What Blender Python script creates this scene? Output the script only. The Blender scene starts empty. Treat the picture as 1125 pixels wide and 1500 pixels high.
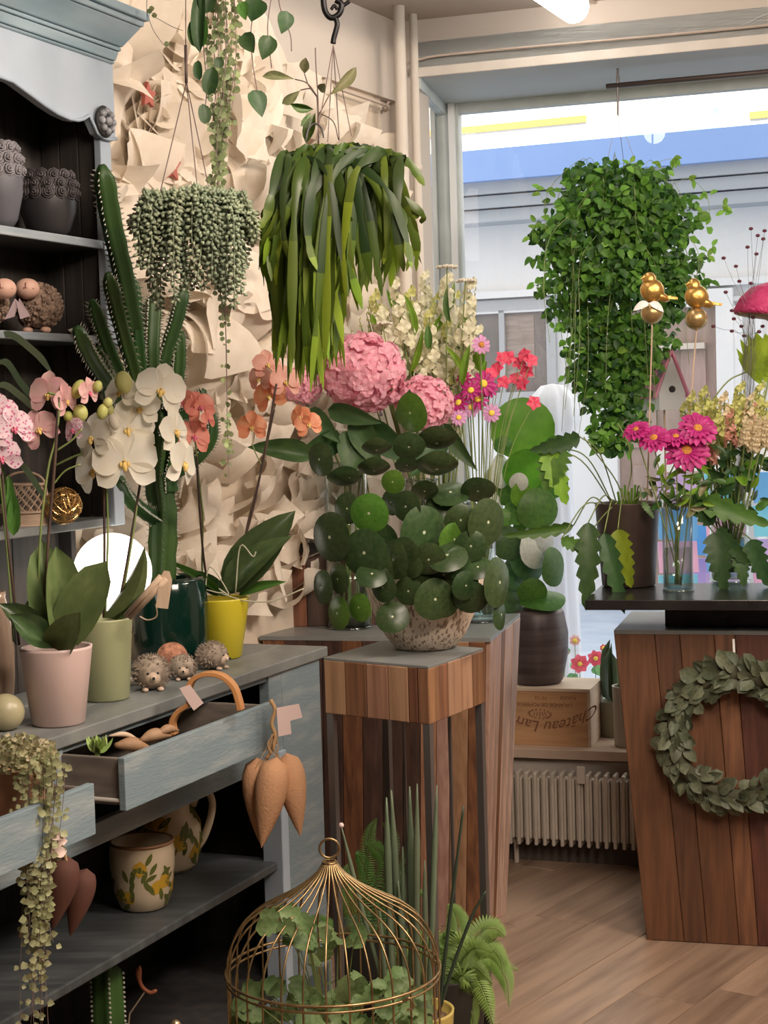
import bpy, bmesh, math, random
from mathutils import Vector as V, Matrix, Euler
PI = math.pi
R = random.Random(7)
SC = bpy.context.scene
COL = SC.collection

# ---------------------------------------------------------------- camera
F = 2400.0; H = 1.60; ROLL = 0.029; PITCH = math.atan(144/F)
cr, sr, cp, sp = math.cos(ROLL), math.sin(ROLL), math.cos(PITCH), math.sin(PITCH)
_U0 = V((0, sp, cp)); _X = V((1, 0, 0))
CR = _X*cr - _U0*sr; CU = _X*sr + _U0*cr; CF = V((0, cp, -sp)); CAM = V((0, 0, H))
cd = bpy.data.cameras.new('camera'); cam = bpy.data.objects.new('camera', cd); COL.objects.link(cam)
cd.sensor_fit = 'VERTICAL'; cd.sensor_height = 36.0; cd.lens = F/1500*36.0
cd.clip_start = 0.05; cd.clip_end = 200
m3 = Matrix((CR, CU, -CF)).transposed()
cam.matrix_world = Matrix.Translation(CAM) @ m3.to_4x4()
SC.camera = cam

# ---------------------------------------------------------------- world, sun, added fill lights, exposure
w = bpy.data.worlds.new('sky'); SC.world = w; w.use_nodes = True
bg = w.node_tree.nodes['Background']; bg.inputs[0].default_value = (1.0, 0.98, 0.96, 1); bg.inputs[1].default_value = 2.3
sd = bpy.data.lights.new('sun', 'SUN'); sd.energy = 10.0; sd.angle = 0.01; sd.color = (1, .95, .86)
so = bpy.data.objects.new('sun', sd); COL.objects.link(so)
so.matrix_world = (V((0.40, 0.914, -0.99))).to_track_quat('-Z', 'Y').to_matrix().to_4x4()
def area(name, loc, target, sx, sy, power, col):
    d = bpy.data.lights.new(name, 'AREA'); d.shape = 'RECTANGLE'; d.size = sx; d.size_y = sy; d.energy = power; d.color = col
    o = bpy.data.objects.new(name, d); COL.objects.link(o)
    o.matrix_world = Matrix.Translation(V(loc)) @ (V(target)-V(loc)).to_track_quat('-Z', 'Y').to_matrix().to_4x4()
    return o
WARM = (1.0, 0.84, 0.70)
area('ceiling_fill_light', (0.9, 1.2, 2.90), (0.1, 3.6, 0.6), 1.2, 0.6, 70, WARM)  # this and the next two: unseen area lights added as warm room fill
area('ceiling_fill_light', (0.55, 2.3, 2.90), (-0.5, 3.7, 0.6), 0.7, 0.4, 40, WARM)
area('ceiling_fill_light', (2.2, 2.6, 2.90), (1.2, 4.4, 0.2), 0.9, 0.3, 26, WARM)
area('wall_fill_light', (2.0, 3.1, 2.88), (-0.7, 4.3, 1.3), 0.8, 0.3, 48, WARM)  # unseen area light added to brighten the paper relief wall
SC.view_settings.view_transform = 'Standard'; SC.view_settings.look = 'None'
SC.view_settings.gamma = 1.0; SC.view_settings.use_curve_mapping = False
SC.view_settings.exposure = -0.08
SC.cycles.use_denoising = True
SC.cycles.max_bounces = 8; SC.cycles.transparent_max_bounces = 16; SC.cycles.caustics_reflective = False; SC.cycles.caustics_refractive = False
SC.cycles.sample_clamp_indirect = 4.0

# ---------------------------------------------------------------- pixel helpers
def ray(px, py):
    return CR*((px-562.5)/F) + CU*((750-py)/F) + CF
def at(px, py, Y):
    d = ray(px, py); return CAM + d*(Y/d.y)
def onz(px, py, z):
    d = ray(px, py); return CAM + d*((z-H)/d.z)
def onp(px, py, P, n):
    d = ray(px, py); return CAM + d*((P-CAM).dot(n)/d.dot(n))
def S(Y): return Y/F
def Vn(v): return v.normalized()
def U(a, b): return R.uniform(a, b)

# ---------------------------------------------------------------- materials
MATS = {}
def mat(name, col, rough=.55, metal=0.0, col2=None, scale=6.0, stretch=(1,1,1), amt=.5, rand=0.0, bump=0.0, bscale=None, trans=0.0, spec=.5,
        emit=None, estr=0, kind='noise', detail=4.0, contrast=(.35,.65), coat=0.0, tcol=None, huer=0.0):
    if name in MATS: return MATS[name]
    m = bpy.data.materials.new(name); m.use_nodes = True; nt = m.node_tree; N = nt.nodes; L = nt.links
    p = N['Principled BSDF']; out = N['Material Output']
    p.inputs['Roughness'].default_value = rough; p.inputs['Metallic'].default_value = metal
    p.inputs['Specular IOR Level'].default_value = spec
    if coat: p.inputs['Coat Weight'].default_value = coat; p.inputs['Coat Roughness'].default_value = .08
    rgb = N.new('ShaderNodeRGB'); rgb.outputs[0].default_value = (*col, 1); cur = rgb.outputs[0]
    tc = N.new('ShaderNodeTexCoord'); mp = N.new('ShaderNodeMapping'); L.new(tc.outputs['Object'], mp.inputs[0]); mp.inputs['Scale'].default_value = stretch
    oi = N.new('ShaderNodeObjectInfo')
    ad = N.new('ShaderNodeVectorMath'); ad.operation = 'ADD'; L.new(mp.outputs[0], ad.inputs[0])
    mu = N.new('ShaderNodeVectorMath'); mu.operation = 'SCALE'; mu.inputs[0].default_value = (17, 9, 23); L.new(oi.outputs['Random'], mu.inputs['Scale']); L.new(mu.outputs[0], ad.inputs[1])
    vec = ad.outputs[0]
    fac = None
    if col2 is not None:
        if kind == 'noise':
            t = N.new('ShaderNodeTexNoise'); t.inputs['Scale'].default_value = scale; t.inputs['Detail'].default_value = detail; fo = t.outputs[0]
        elif kind == 'voronoi':
            t = N.new('ShaderNodeTexVoronoi'); t.inputs['Scale'].default_value = scale; fo = t.outputs['Distance']
        L.new(vec, t.inputs['Vector'])
        cr_ = N.new('ShaderNodeMapRange'); cr_.inputs[1].default_value = contrast[0]; cr_.inputs[2].default_value = contrast[1]; cr_.inputs[4].default_value = amt*2 if amt < .5 else 1.0
        L.new(fo, cr_.inputs[0]); fac = cr_.outputs[0]
        mx = N.new('ShaderNodeMix'); mx.data_type = 'RGBA'; L.new(fac, mx.inputs[0]); L.new(cur, mx.inputs[6]); mx.inputs[7].default_value = (*col2, 1); cur = mx.outputs[2]
    if rand or huer:
        hs = N.new('ShaderNodeHueSaturation'); mr = N.new('ShaderNodeMapRange'); L.new(oi.outputs['Random'], mr.inputs[0])
        mr.inputs[3].default_value = 1-rand; mr.inputs[4].default_value = 1+rand; L.new(mr.outputs[0], hs.inputs['Value']); L.new(cur, hs.inputs['Color'])
        if huer:
            m2 = N.new('ShaderNodeMath'); m2.operation = 'FRACT'; m5 = N.new('ShaderNodeMath'); m5.operation = 'MULTIPLY'; m5.inputs[1].default_value = 7.3
            L.new(oi.outputs['Random'], m5.inputs[0]); L.new(m5.outputs[0], m2.inputs[0])
            mr2 = N.new('ShaderNodeMapRange'); L.new(m2.outputs[0], mr2.inputs[0]); mr2.inputs[3].default_value = .5-huer; mr2.inputs[4].default_value = .5+huer
            L.new(mr2.outputs[0], hs.inputs['Hue'])
        cur = hs.outputs[0]
    L.new(cur, p.inputs['Base Color'])
    if bump:
        b = N.new('ShaderNodeBump'); b.inputs['Strength'].default_value = bump; b.inputs['Distance'].default_value = .01
        t2 = N.new('ShaderNodeTexNoise'); t2.inputs['Scale'].default_value = bscale or scale; L.new(vec, t2.inputs['Vector']); L.new(t2.outputs[0], b.inputs['Height']); L.new(b.outputs[0], p.inputs['Normal'])
    if emit: p.inputs['Emission Color'].default_value = (*emit, 1); p.inputs['Emission Strength'].default_value = estr
    if trans:
        tr = N.new('ShaderNodeBsdfTranslucent'); ms = N.new('ShaderNodeMixShader'); ms.inputs[0].default_value = trans
        if tcol: tr.inputs[0].default_value = (*tcol, 1)
        else: L.new(cur, tr.inputs[0])
        L.new(p.outputs[0], ms.inputs[1]); L.new(tr.outputs[0], ms.inputs[2]); L.new(ms.outputs[0], out.inputs[0])
    MATS[name] = m; return m
def glassmat(name, tint=(1,1,1), refl=.12, rough=0.0, dens=0.0):
    """thin glass: mostly see-through, fresnel reflection, light tint"""
    if name in MATS: return MATS[name]
    m = bpy.data.materials.new(name); m.use_nodes = True; nt = m.node_tree; N = nt.nodes; L = nt.links
    N.remove(N['Principled BSDF']); out = N['Material Output']
    t = N.new('ShaderNodeBsdfTransparent'); t.inputs[0].default_value = (*tint, 1)
    g = N.new('ShaderNodeBsdfGlossy'); g.inputs['Roughness'].default_value = rough
    lw = N.new('ShaderNodeLayerWeight'); lw.inputs[0].default_value = .5
    mr = N.new('ShaderNodeMapRange'); mr.inputs[3].default_value = refl; mr.inputs[4].default_value = .9; mp = N.new('ShaderNodeMath'); mp.operation = 'POWER'; mp.inputs[1].default_value = 2.5
    L.new(lw.outputs['Facing'], mp.inputs[0]); L.new(mp.outputs[0], mr.inputs[0])
    mx = N.new('ShaderNodeMixShader'); L.new(mr.outputs[0], mx.inputs[0]); L.new(t.outputs[0], mx.inputs[1]); L.new(g.outputs[0], mx.inputs[2]); L.new(mx.outputs[0], out.inputs[0])
    MATS[name] = m; return m

# ---------------------------------------------------------------- mesh builder
class MB:
    def __init__(s): s.v = []; s.f = []; s.mi = []; s.cur = 0
    def add(s, vs, fs):
        o = len(s.v); s.v += [V(x) for x in vs]; s.f += [tuple(i+o for i in f) for f in fs]; s.mi += [s.cur]*len(fs); return s
    def hexa(s, b, t):     # bottom loop (4), top loop (4)
        return s.add(list(b)+list(t), [(3,2,1,0),(4,5,6,7),(0,1,5,4),(1,2,6,5),(2,3,7,6),(3,0,4,7)])
    def box(s, c, x, y, z):  # centre and half axis vectors
        c = V(c); x, y, z = V(x), V(y), V(z)
        return s.hexa([c-x-y-z, c+x-y-z, c+x+y-z, c-x+y-z], [c-x-y+z, c+x-y+z, c+x+y+z, c-x+y+z])
    def tube(s, pts, r, seg=6, cap=True, closed=False):
        pts = [V(p) for p in pts]; n = len(pts); rs = r if isinstance(r, (list, tuple)) else [r]*n
        rings = []; prev = None
        for i, p in enumerate(pts):
            if closed: t = pts[(i+1) % n]-pts[i-1]
            else: t = pts[min(i+1, n-1)]-pts[max(i-1, 0)]
            t = Vn(t) if t.length > 1e-9 else V((0,0,1))
            if prev is None:
                a = t.orthogonal().normalized()
            else:
                a = prev - t*prev.dot(t); a = Vn(a) if a.length > 1e-6 else t.orthogonal().normalized()
            prev = a; b = t.cross(a)
            rings.append([p+(a*math.cos(2*PI*k/seg)+b*math.sin(2*PI*k/seg))*rs[i] for k in range(seg)])
        vs = [q for g in rings for q in g]; fs = []
        for i in range(n if closed else n-1):
            j = (i+1) % n
            for k in range(seg):
                l = (k+1) % seg; fs.append((i*seg+k, i*seg+l, j*seg+l, j*seg+k))
        if cap and not closed: fs += [tuple(range(seg))[::-1], tuple((n-1)*seg+k for k in range(seg))]
        return s.add(vs, fs)
    def lathe(s, prof, c=(0,0,0), seg=28, rot=None, wob=None):
        c = V(c); vs = []; fs = []; n = len(prof)
        for i, (r, z) in enumerate(prof):
            for k in range(seg):
                a = 2*PI*k/seg; rr = r*(1+(wob(a, z) if wob else 0)); p = V((rr*math.cos(a), rr*math.sin(a), z))
                if rot: p = rot @ p
                vs.append(c+p)
        for i in range(n-1):
            for k in range(seg):
                l = (k+1) % seg; fs.append((i*seg+k, i*seg+l, (i+1)*seg+l, (i+1)*seg+k))
        if prof[0][0] > 1e-5: fs.append(tuple(range(seg))[::-1])
        if prof[-1][0] > 1e-5: fs.append(tuple((n-1)*seg+k for k in range(seg)))
        return s.add(vs, fs)
    def ell(s, c, r, rot=None, seg=10, rings=7):
        c = V(c); r = V(r) if hasattr(r, '__len__') else V((r, r, r)); vs = []; fs = []
        for i in range(rings+1):
            th = PI*i/rings
            for k in range(seg):
                a = 2*PI*k/seg; p = V((r.x*math.sin(th)*math.cos(a), r.y*math.sin(th)*math.sin(a), r.z*math.cos(th)))
                if rot: p = rot @ p
                vs.append(c+p)
        for i in range(rings):
            for k in range(seg):
                l = (k+1) % seg; fs.append((i*seg+k, (i+1)*seg+k, (i+1)*seg+l, i*seg+l))
        return s.add(vs, fs)
    def grid(s, fn, nu, nv):
        vs = [fn(i/nu, j/nv) for i in range(nu+1) for j in range(nv+1)]
        fs = [(i*(nv+1)+j, (i+1)*(nv+1)+j, (i+1)*(nv+1)+j+1, i*(nv+1)+j+1) for i in range(nu) for j in range(nv)]
        return s.add(vs, fs)
    def blade(s, M, shape='lance', bend=0.0, cup=0.0, nu=8, nv=4, wave=0.0, thick=0.0):
        f = SHAPES[shape]
        def fn(u, v):
            x = v*2-1; wd = .5*f(u)
            if abs(bend) > 1e-4:
                a = bend*u; y = math.sin(a)/bend; z = -(1-math.cos(a))/bend
            else: y, z = u, 0
            zz = z + cup*(x*x)*wd + wave*math.sin(u*11+x*2.2)*abs(x)
            return M @ V((x*wd, y, zz))
        return s.grid(fn, nu, nv)
    def mesh(s, name, mats, off=None, smooth=True, weld=False):
        me = bpy.data.meshes.new(name); vs = [tuple(p-off) for p in s.v] if off is not None else [tuple(p) for p in s.v]
        me.from_pydata(vs, [], s.f)
        mats = mats if isinstance(mats, (list, tuple)) else [mats]
        for m in mats: me.materials.append(m)
        if len(mats) > 1: me.polygons.foreach_set('material_index', s.mi)
        if smooth: me.polygons.foreach_set('use_smooth', [True]*len(me.polygons))
        if weld:
            b = bmesh.new(); b.from_mesh(me); bmesh.ops.remove_doubles(b, verts=b.verts, dist=1e-5); b.to_mesh(me); b.free()
        me.update(); return me
    def build(s, name, mats, parent=None, smooth=False, bevel=0.0, autos=False, origin=None):
        off = wloc(parent) if parent else (origin if origin is not None else s.center())
        me = s.mesh(name, mats, off, smooth)
        o = bpy.data.objects.new(name, me); COL.objects.link(o)
        if parent: o.parent = parent
        else: o.location = off
        if bevel:
            b = o.modifiers.new('bevel', 'BEVEL'); b.width = bevel; b.segments = 2; b.limit_method = 'ANGLE'
        return o
    def center(s):
        n = len(s.v); c = V((0,0,0))
        for p in s.v: c += p
        c /= n; c.z = min(p.z for p in s.v); return c
def wloc(o):
    l = V((0,0,0))
    while o: l = l + o.location; o = o.parent
    return l
SHAPES = {
 'lance': lambda t: max(0, math.sin(PI*min(1, t**.8)))**.75,
 'orb': lambda t: math.sqrt(max(0, 1-(2*t-1)**2)),
 'strap': lambda t: min(1, (t+.02)*6, ((1-t)*5)**.6 if t < 1 else 0),
 'obov': lambda t: max(0, math.sin(PI*t**1.6))**.7,
 'heart': lambda t: min(1.0, math.sqrt(max(0, t))*2.2)*max(0, (1-t))**.62*1.12,
 'heart2': lambda t: math.sqrt(max(0, 1-(1.0-min(t*2.6, 1))**2))*(1 if t < .38 else max(0, 1-((t-.38)/.62)**1.7)),
 'sheet': lambda t: 1.0,
 'phil': lambda t: max(0, math.sin(PI*min(1, t**.65)))**.6*(.50+.50*((t*6.3) % 1.0)**.8),
 'petal': lambda t: max(0, math.sin(PI*(t**1.3)))**.5*(.35+.65*min(1, t*2)) ,
 'spoon': lambda t: (.25+.75*t**.5)*math.sqrt(max(0, 1-max(0, (t-.6)/.4)**2)),
 'notch': lambda t: max(0, math.sin(PI*t))**.5*(.62+.38*abs(math.sin(t*10))),
}
def tag(o, label=None, cat=None, group=None, kind=None):
    if label: o['label'] = label
    if cat: o['category'] = cat
    if group: o['group'] = group
    if kind: o['kind'] = kind
    return o
def thing(name, loc, label, cat, group=None):
    o = bpy.data.objects.new(name, None); COL.objects.link(o); o.location = V(loc); o.empty_display_size = .05
    return tag(o, label, cat, group)
def inst(name, me, parent, M):
    """M: world matrix (roots are unrotated)"""
    o = bpy.data.objects.new(name, me); COL.objects.link(o)
    if parent: o.parent = parent; M = Matrix.Translation(-wloc(parent)) @ M
    o.matrix_local = M; return o
def inst_l(name, me, parent, M):
    o = bpy.data.objects.new(name, me); COL.objects.link(o); o.parent = parent; o.matrix_local = M; return o
def frame(pos, axis, nrm, sx=1, sy=1, sz=1):
    y = Vn(V(axis)); n = V(nrm); z = n - y*n.dot(y); z = Vn(z) if z.length > 1e-5 else y.orthogonal().normalized(); x = y.cross(z)
    m = Matrix((x*sx, y*sy, z*sz)).transposed().to_4x4(); return Matrix.Translation(V(pos)) @ m
BL = {}
def blade_mesh(shape, bend, cup, m, nu=8, nv=4, wave=0):
    k = (shape, round(bend, 1), round(cup, 1), m.name, nu, nv, wave)
    if k not in BL:
        b = MB(); b.blade(Matrix.Identity(4), shape, round(bend, 1), round(cup, 1), nu, nv, wave); BL[k] = b.mesh('leaf_'+shape, m)
    return BL[k]
def pxleaf(parent, m, base, tip, W, Y, dY=0.0, shape='lance', bend=.5, cup=.2, roll=0.0, name='leaf', nu=8, nv=4, wave=0):
    b = at(base[0], base[1], Y); t = at(tip[0], tip[1], Y+dY); ax = t-b; L = ax.length
    n = -Vn(ray((base[0]+tip[0])/2, (base[1]+tip[1])/2)); n = n - Vn(ax)*n.dot(Vn(ax))
    n = Matrix.Rotation(roll, 3, Vn(ax)) @ Vn(n); wd = W*S(Y)
    # leaf arcs: rotate start so chord meets the tip
    me = blade_mesh(shape, bend, cup, m, nu, nv, wave)
    bb = round(bend, 1)
    M = frame(b, ax, n, wd, L, L)
    if abs(bb) > .05:
        ch = 2*math.sin(bb/2)/bb; M = M @ Matrix.Rotation(bb/2, 4, 'X') @ Matrix.Diagonal((1, 1/ch, 1/ch, 1))
    return inst(name, me, parent, M)
def curve(pts, n=12):
    """catmull-rom through points"""
    P = [V(p) for p in pts]; P = [P[0]*2-P[1]]+P+[P[-1]*2-P[-2]]; out = []
    for i in range(1, len(P)-2):
        for k in range(n):
            t = k/n; a, b, c, d = P[i-1], P[i], P[i+1], P[i+2]
            out.append(.5*((2*b)+(c-a)*t+(2*a-5*b+4*c-d)*t*t+(3*b-a-3*c+d)*t**3))
    out.append(P[-2]); return out
def pxcurve(pts, Y, n=6):
    return curve([at(p[0], p[1], p[2] if len(p) > 2 else Y) for p in pts], n)
# ================================================================ palette
m_wall = mat('wall_paint', (.57,.51,.455), .85, col2=(.53,.475,.42), scale=1.5, bump=.08, bscale=60)
m_ceil = mat('ceiling_paint', (.46,.41,.37), .9, col2=(.43,.38,.34), scale=1.2)
m_trim = mat('trim_paint', (.66,.62,.57), .5, col2=(.58,.54,.49), scale=9)
m_pipe = mat('pipe_paint', (.68,.62,.55), .45)
m_frame = mat('window_frame_paint', (.55,.60,.60), .45, col2=(.45,.5,.5), scale=7)
m_soffit = mat('bay_soffit_paint', (.52,.54,.53), .6, col2=(.48,.5,.49), scale=3)
m_glass = glassmat('window_glass', (.985,.985,.975), .07)
m_vglass = glassmat('vase_glass', (.90,.93,.92), .05, .02)
m_floor = mat('oak_laminate', (.37,.255,.18), .40, col2=(.20,.13,.09), scale=2.6, stretch=(9,.8,1), rand=.16, bump=.05, bscale=30, detail=6, contrast=(.38,.72))
m_floor_base = mat('floor_underlay', (.10,.06,.04), .8)
m_paper = mat('cream_paper', (.90,.83,.73), .8, col2=(.84,.76,.65), scale=5, rand=.07, trans=.25)
m_board = mat('paper_backing', (.66,.56,.45), .9)
m_blue = mat('blue_grey_paint', (.145,.19,.215), .62, col2=(.30,.33,.33), scale=5, stretch=(6,6,1.3), contrast=(.5,.82), bump=.12, bscale=22, rand=.05, detail=7)
m_blueh = mat('blue_grey_paint_front', (.20,.265,.30), .6, col2=(.34,.38,.39), scale=4, stretch=(1.5,1.5,9), contrast=(.48,.8), bump=.15, bscale=24, rand=.06, detail=7)
m_bluel = mat('pale_blue_paint', (.46,.54,.63), .5, col2=(.36,.44,.53), scale=4, bump=.08, bscale=18)
m_bluecor = mat('teal_blue_paint', (.24,.35,.41), .45, col2=(.34,.44,.50), scale=4, stretch=(1,1,6))
m_top = mat('worn_grey_top', (.25,.26,.25), .45, col2=(.15,.165,.165), scale=4, stretch=(3,1,1), bump=.1, bscale=20, detail=7)
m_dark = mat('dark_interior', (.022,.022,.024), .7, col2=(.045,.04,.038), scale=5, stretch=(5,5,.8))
m_darkwood = mat('dark_stained_board', (.065,.055,.05), .6, col2=(.03,.027,.026), scale=5, stretch=(8,8,.7), rand=.15)
m_shelf = mat('shelf_paint', (.05,.056,.06), .45, col2=(.09,.10,.105), scale=5, stretch=(1,6,1))
m_raw = mat('raw_drawer_wood', (.21,.175,.145), .7, col2=(.13,.11,.095), scale=5, stretch=(2,2,8))
def wood(n, c, c2, **k): return mat(n, c, .5, col2=c2, scale=4.2, stretch=(14,14,.8), rand=k.pop('rand', .16), huer=.012, bump=.12, bscale=9, detail=7, contrast=k.pop('contrast', (.36,.68)), **k)
W_A = wood('wood_russet', (.30,.135,.07), (.16,.068,.038))
W_B = wood('wood_chestnut', (.24,.10,.05), (.11,.045,.025))
W_C = wood('wood_honey', (.38,.215,.13), (.25,.13,.075))
W_F = wood('wood_umber', (.13,.05,.027), (.075,.03,.018))
W_G = wood('wood_redbrown', (.17,.064,.033), (.105,.04,.022))
W_D = wood('wood_pinkish', (.50,.33,.26), (.34,.20,.155))
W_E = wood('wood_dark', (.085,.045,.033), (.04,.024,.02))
m_slate = mat('slate_top', (.23,.24,.235), .35, col2=(.17,.18,.18), scale=6)
m_black = mat('black_lacquer', (.012,.011,.012), .25, col2=(.022,.02,.02), scale=8)
m_steel = mat('grey_steel', (.20,.18,.17), .4, metal=.7)
m_brass = mat('aged_gold_wire', (.46,.33,.17), .38, metal=.85, col2=(.26,.17,.08), scale=30, rand=.1)
m_radi = mat('radiator_enamel', (.62,.55,.47), .45, col2=(.54,.47,.40), scale=8)

# ================================================================ room frame
C1 = at(583, 604, 5.90); C1.z = 0
Lu = Vn(V((.469,.883,0))); Ln = V((Lu.y, -Lu.x, 0))          # along left wall (away), into the room
Wd = Vn(V((.951,-.309,0))); Wn = V((Wd.y, -Wd.x, 0))          # along window wall (right), Wn points into the room
Wo = -Wn
Z = V((0,0,1)); CEIL = 2.98
def wallp(px, py, off=0.0):      # point on window wall plane pushed outward
    return onp(px, py, C1+Wo*off, Wn)
SOF = wallp(617, 112).z; SILL = .405
tL = (wallp(614, 300)-C1).dot(Wd); WEND = 3.3
def wbox(mb, t0, t1, z0, z1, o0, o1):   # box on window wall: t along, o outward
    p = lambda t, o, z: C1+Wd*t+Wo*o+Z*z
    mb.hexa([p(t0,o0,z0), p(t1,o0,z0), p(t1,o1,z0), p(t0,o1,z0)], [p(t0,o0,z1), p(t1,o0,z1), p(t1,o1,z1), p(t0,o1,z1)]); return mb
def struct(o): o['kind'] = 'structure'; return o
CR2 = C1+Wd*WEND
BACK = -2.2
LB = C1 - Lu*((C1.y-BACK)/Lu.y)
# floor slab + planks
b = MB(); b.hexa([V((-5.2,BACK-.3,-.12)), V((4.6,BACK-.3,-.12)), CR2+V((.5,.2,-.12)), C1+V((-.3,.35,-.12))], [V((-5.2,BACK-.3,-.012)), V((4.6,BACK-.3,-.012)), CR2+V((.5,.2,-.012)), C1+V((-.3,.35,-.012))])
floor = struct(b.build('floor', m_floor_base, origin=V((0,0,0))))
fa = math.radians(35.5); fu = V((math.sin(fa), math.cos(fa), 0)); fv = V((fu.y, -fu.x, 0))
def inroom(p): return (p-C1).dot(Wn) > -.10 and (p-C1).dot(Ln) > -.08 and p.x < 3.0
pw, pl = .19, 1.25; plank_me = {}
fo = V((.3, 3.6, 0))
cnt = 0
for i in range(-13, 14):
    sh = R.random()*pl
    for j in range(-5, 6):
        a0, a1 = i*pw, (i+1)*pw-.0022; b0 = j*pl+sh; b1 = b0+pl-.0022
        # clip length against room
        c = fo+fv*((a0+a1)/2)
        s0, s1 = b0, b1; st = .05
        while s0 < s1 and not (inroom(c+fu*s0-fv*pw/2) and inroom(c+fu*s0+fv*pw/2)): s0 += st
        while s1 > s0 and not (inroom(c+fu*s1-fv*pw/2) and inroom(c+fu*s1+fv*pw/2)): s1 -= st
        if s1-s0 < .05: continue
        mid = c+fu*(s0+s1)/2
        if mid.y < 1.0: continue
        if mid.x < -1.3: continue
        mb = MB(); hh = U(-.0004, .0004)
        L2 = (s1-s0)/2; ch = .0015
        P = lambda x, y, z: V((x, y, z))
        w2 = (a1-a0)/2
        mb.add([P(-w2,-L2,-.012), P(w2,-L2,-.012), P(w2,L2,-.012), P(-w2,L2,-.012), P(-w2,-L2,-.0015), P(w2,-L2,-.0015), P(w2,L2,-.0015), P(-w2,L2,-.0015), P(-w2+ch,-L2+ch,hh), P(w2-ch,-L2+ch,hh), P(w2-ch,L2-ch,hh), P(-w2+ch,L2-ch,hh)],
               [(3,2,1,0),(0,1,5,4),(1,2,6,5),(2,3,7,6),(3,0,4,7),(4,5,9,8),(5,6,10,9),(6,7,11,10),(7,4,8,11),(8,9,10,11)])
        me = mb.mesh('plank', m_floor, smooth=False)
        inst('plank', me, floor, frame(mid, fu, Z)); cnt += 1
# ceiling
b = MB(); b.hexa([V((-5.2,BACK-.3,CEIL)), V((4.6,BACK-.3,CEIL)), CR2+V((.5,.2,CEIL)), C1+V((-.3,.35,CEIL))], [V((-5.2,BACK-.3,CEIL+.25)), V((4.6,BACK-.3,CEIL+.25)), CR2+V((.5,.2,CEIL+.25)), C1+V((-.3,.35,CEIL+.25))])
struct(b.build('ceiling', m_ceil, origin=V((0,0,CEIL))))
# left wall
b = MB(); b.box((C1+LB)/2 - Ln*.1 + Z*CEIL/2, Lu*((C1-LB).length/2+.1), Ln*.1, Z*CEIL/2); struct(b.build('wall_left', m_wall))
# bulkhead beam on the left wall
BZ = 2.70
b = MB(); b.box((C1+LB)/2 + Ln*.015 + Z*(CEIL+BZ)/2, Lu*((C1-LB).length/2), Ln*.022, Z*(CEIL-BZ)/2); struct(b.build('trim_1', m_wall))
# right and back walls
b = MB(); b.hexa([CR2+V((-.02,.3,0)), CR2+V((.25,.3,0)), V((4.0,BACK,0)), V((3.75,BACK,0))], [CR2+V((-.02,.3,CEIL)), CR2+V((.25,.3,CEIL)), V((4.0,BACK,CEIL)), V((3.75,BACK,CEIL))]); struct(b.build('wall_right', m_wall))
b = MB(); b.box(V((-.4,BACK-.1,CEIL/2)), V((4.8,0,0)), V((0,.1,0)), V((0,0,CEIL/2))); struct(b.build('wall_back', m_wall))
# window wall: under the sill, above the opening, left strip, unseen tall outside wall, height set to shade the facade opposite
b = MB(); wbox(b, -.25, WEND+.3, 0, SILL-.045, 0, .16); wbox(b, -.25, WEND+.3, SOF, CEIL, 0, .16); wbox(b, -.25, tL, SILL-.045, SOF, 0, .16); wbox(b, 3.0, WEND+.3, SILL-.045, SOF, 0, .16)
struct(b.build('wall_window', m_wall))
b = MB(); wbox(b, -6, 9, CEIL+.25, 11.85, -.3, .12); wbox(b, -6, -.25, 0, CEIL+.25, 0, .12); struct(b.build('wall_outside', mat('outside_render', (.55,.53,.50), .9, col2=(.48,.46,.44), scale=2)))
# bay window: soffit, sill, posts, panes
BAY = .56; sd_ = V((math.sin(math.radians(12)), math.cos(math.radians(12)), 0))   # direction of the bay's left side
J0 = C1+Wd*tL; J1 = J0 + sd_*(BAY/sd_.dot(Wo)); JR0 = C1+Wd*3.0; JR1 = JR0+Wo*BAY
b = MB(); q = [J0, J1, JR1, JR0]; b.hexa([p+Z*(SOF-.003) for p in q], [p+Z*(SOF+.12) for p in q]); struct(b.build('trim_2', m_soffit))
b = MB(); wbox(b, tL-.02, 3.0, SILL-.035, SILL, -.035, .02); b.hexa([p+Z*(SILL-.035) for p in [J0+Wo*.02, J1, JR1, JR0+Wo*.02]], [p+Z*SILL for p in [J0+Wo*.02, J1, JR1, JR0+Wo*.02]])
sill = struct(b.build('trim_3', mat('sill_wood', (.60,.46,.36), .4, col2=(.52,.39,.30), scale=4, stretch=(1,6,1)), bevel=.003))
b = MB(); b.hexa([p for p in [J1-Wo*.02, JR1-Wo*.02, JR1+Wo*.08, J1+Wo*.08]], [p+Z*(SILL-.01) for p in [J1-Wo*.02, JR1-Wo*.02, JR1+Wo*.08, J1+Wo*.08]]); b.hexa([J0, J1, J1-Wd*.08, J0-Wd*.08], [p+Z*(SILL-.01) for p in [J0, J1, J1-Wd*.08, J0-Wd*.08]]); struct(b.build('trim_4', m_frame))
win = struct(MB().box(J1+Wd*.015+Z*(SILL+SOF)/2, Wd*.052, Wo*.028, Z*(SOF-SILL)/2).build('window_1', m_frame, bevel=.004))
def wpart(name, mb, m, **k): return mb.build(name, m, win, **k)
wpart('frame_bead', MB().box(J1+Wd*.043-Wo*.035+Z*(SILL+SOF)/2, Wd*.012, Wo*.01, Z*(SOF-SILL)/2), mat('white_bead', (.78,.80,.82), .4))
wpart('frame_bead', MB().box(J1-Wd*.03-Wo*.035+Z*(SILL+SOF)/2, Wd*.010, Wo*.008, Z*(SOF-SILL)/2), m_frame)
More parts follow.
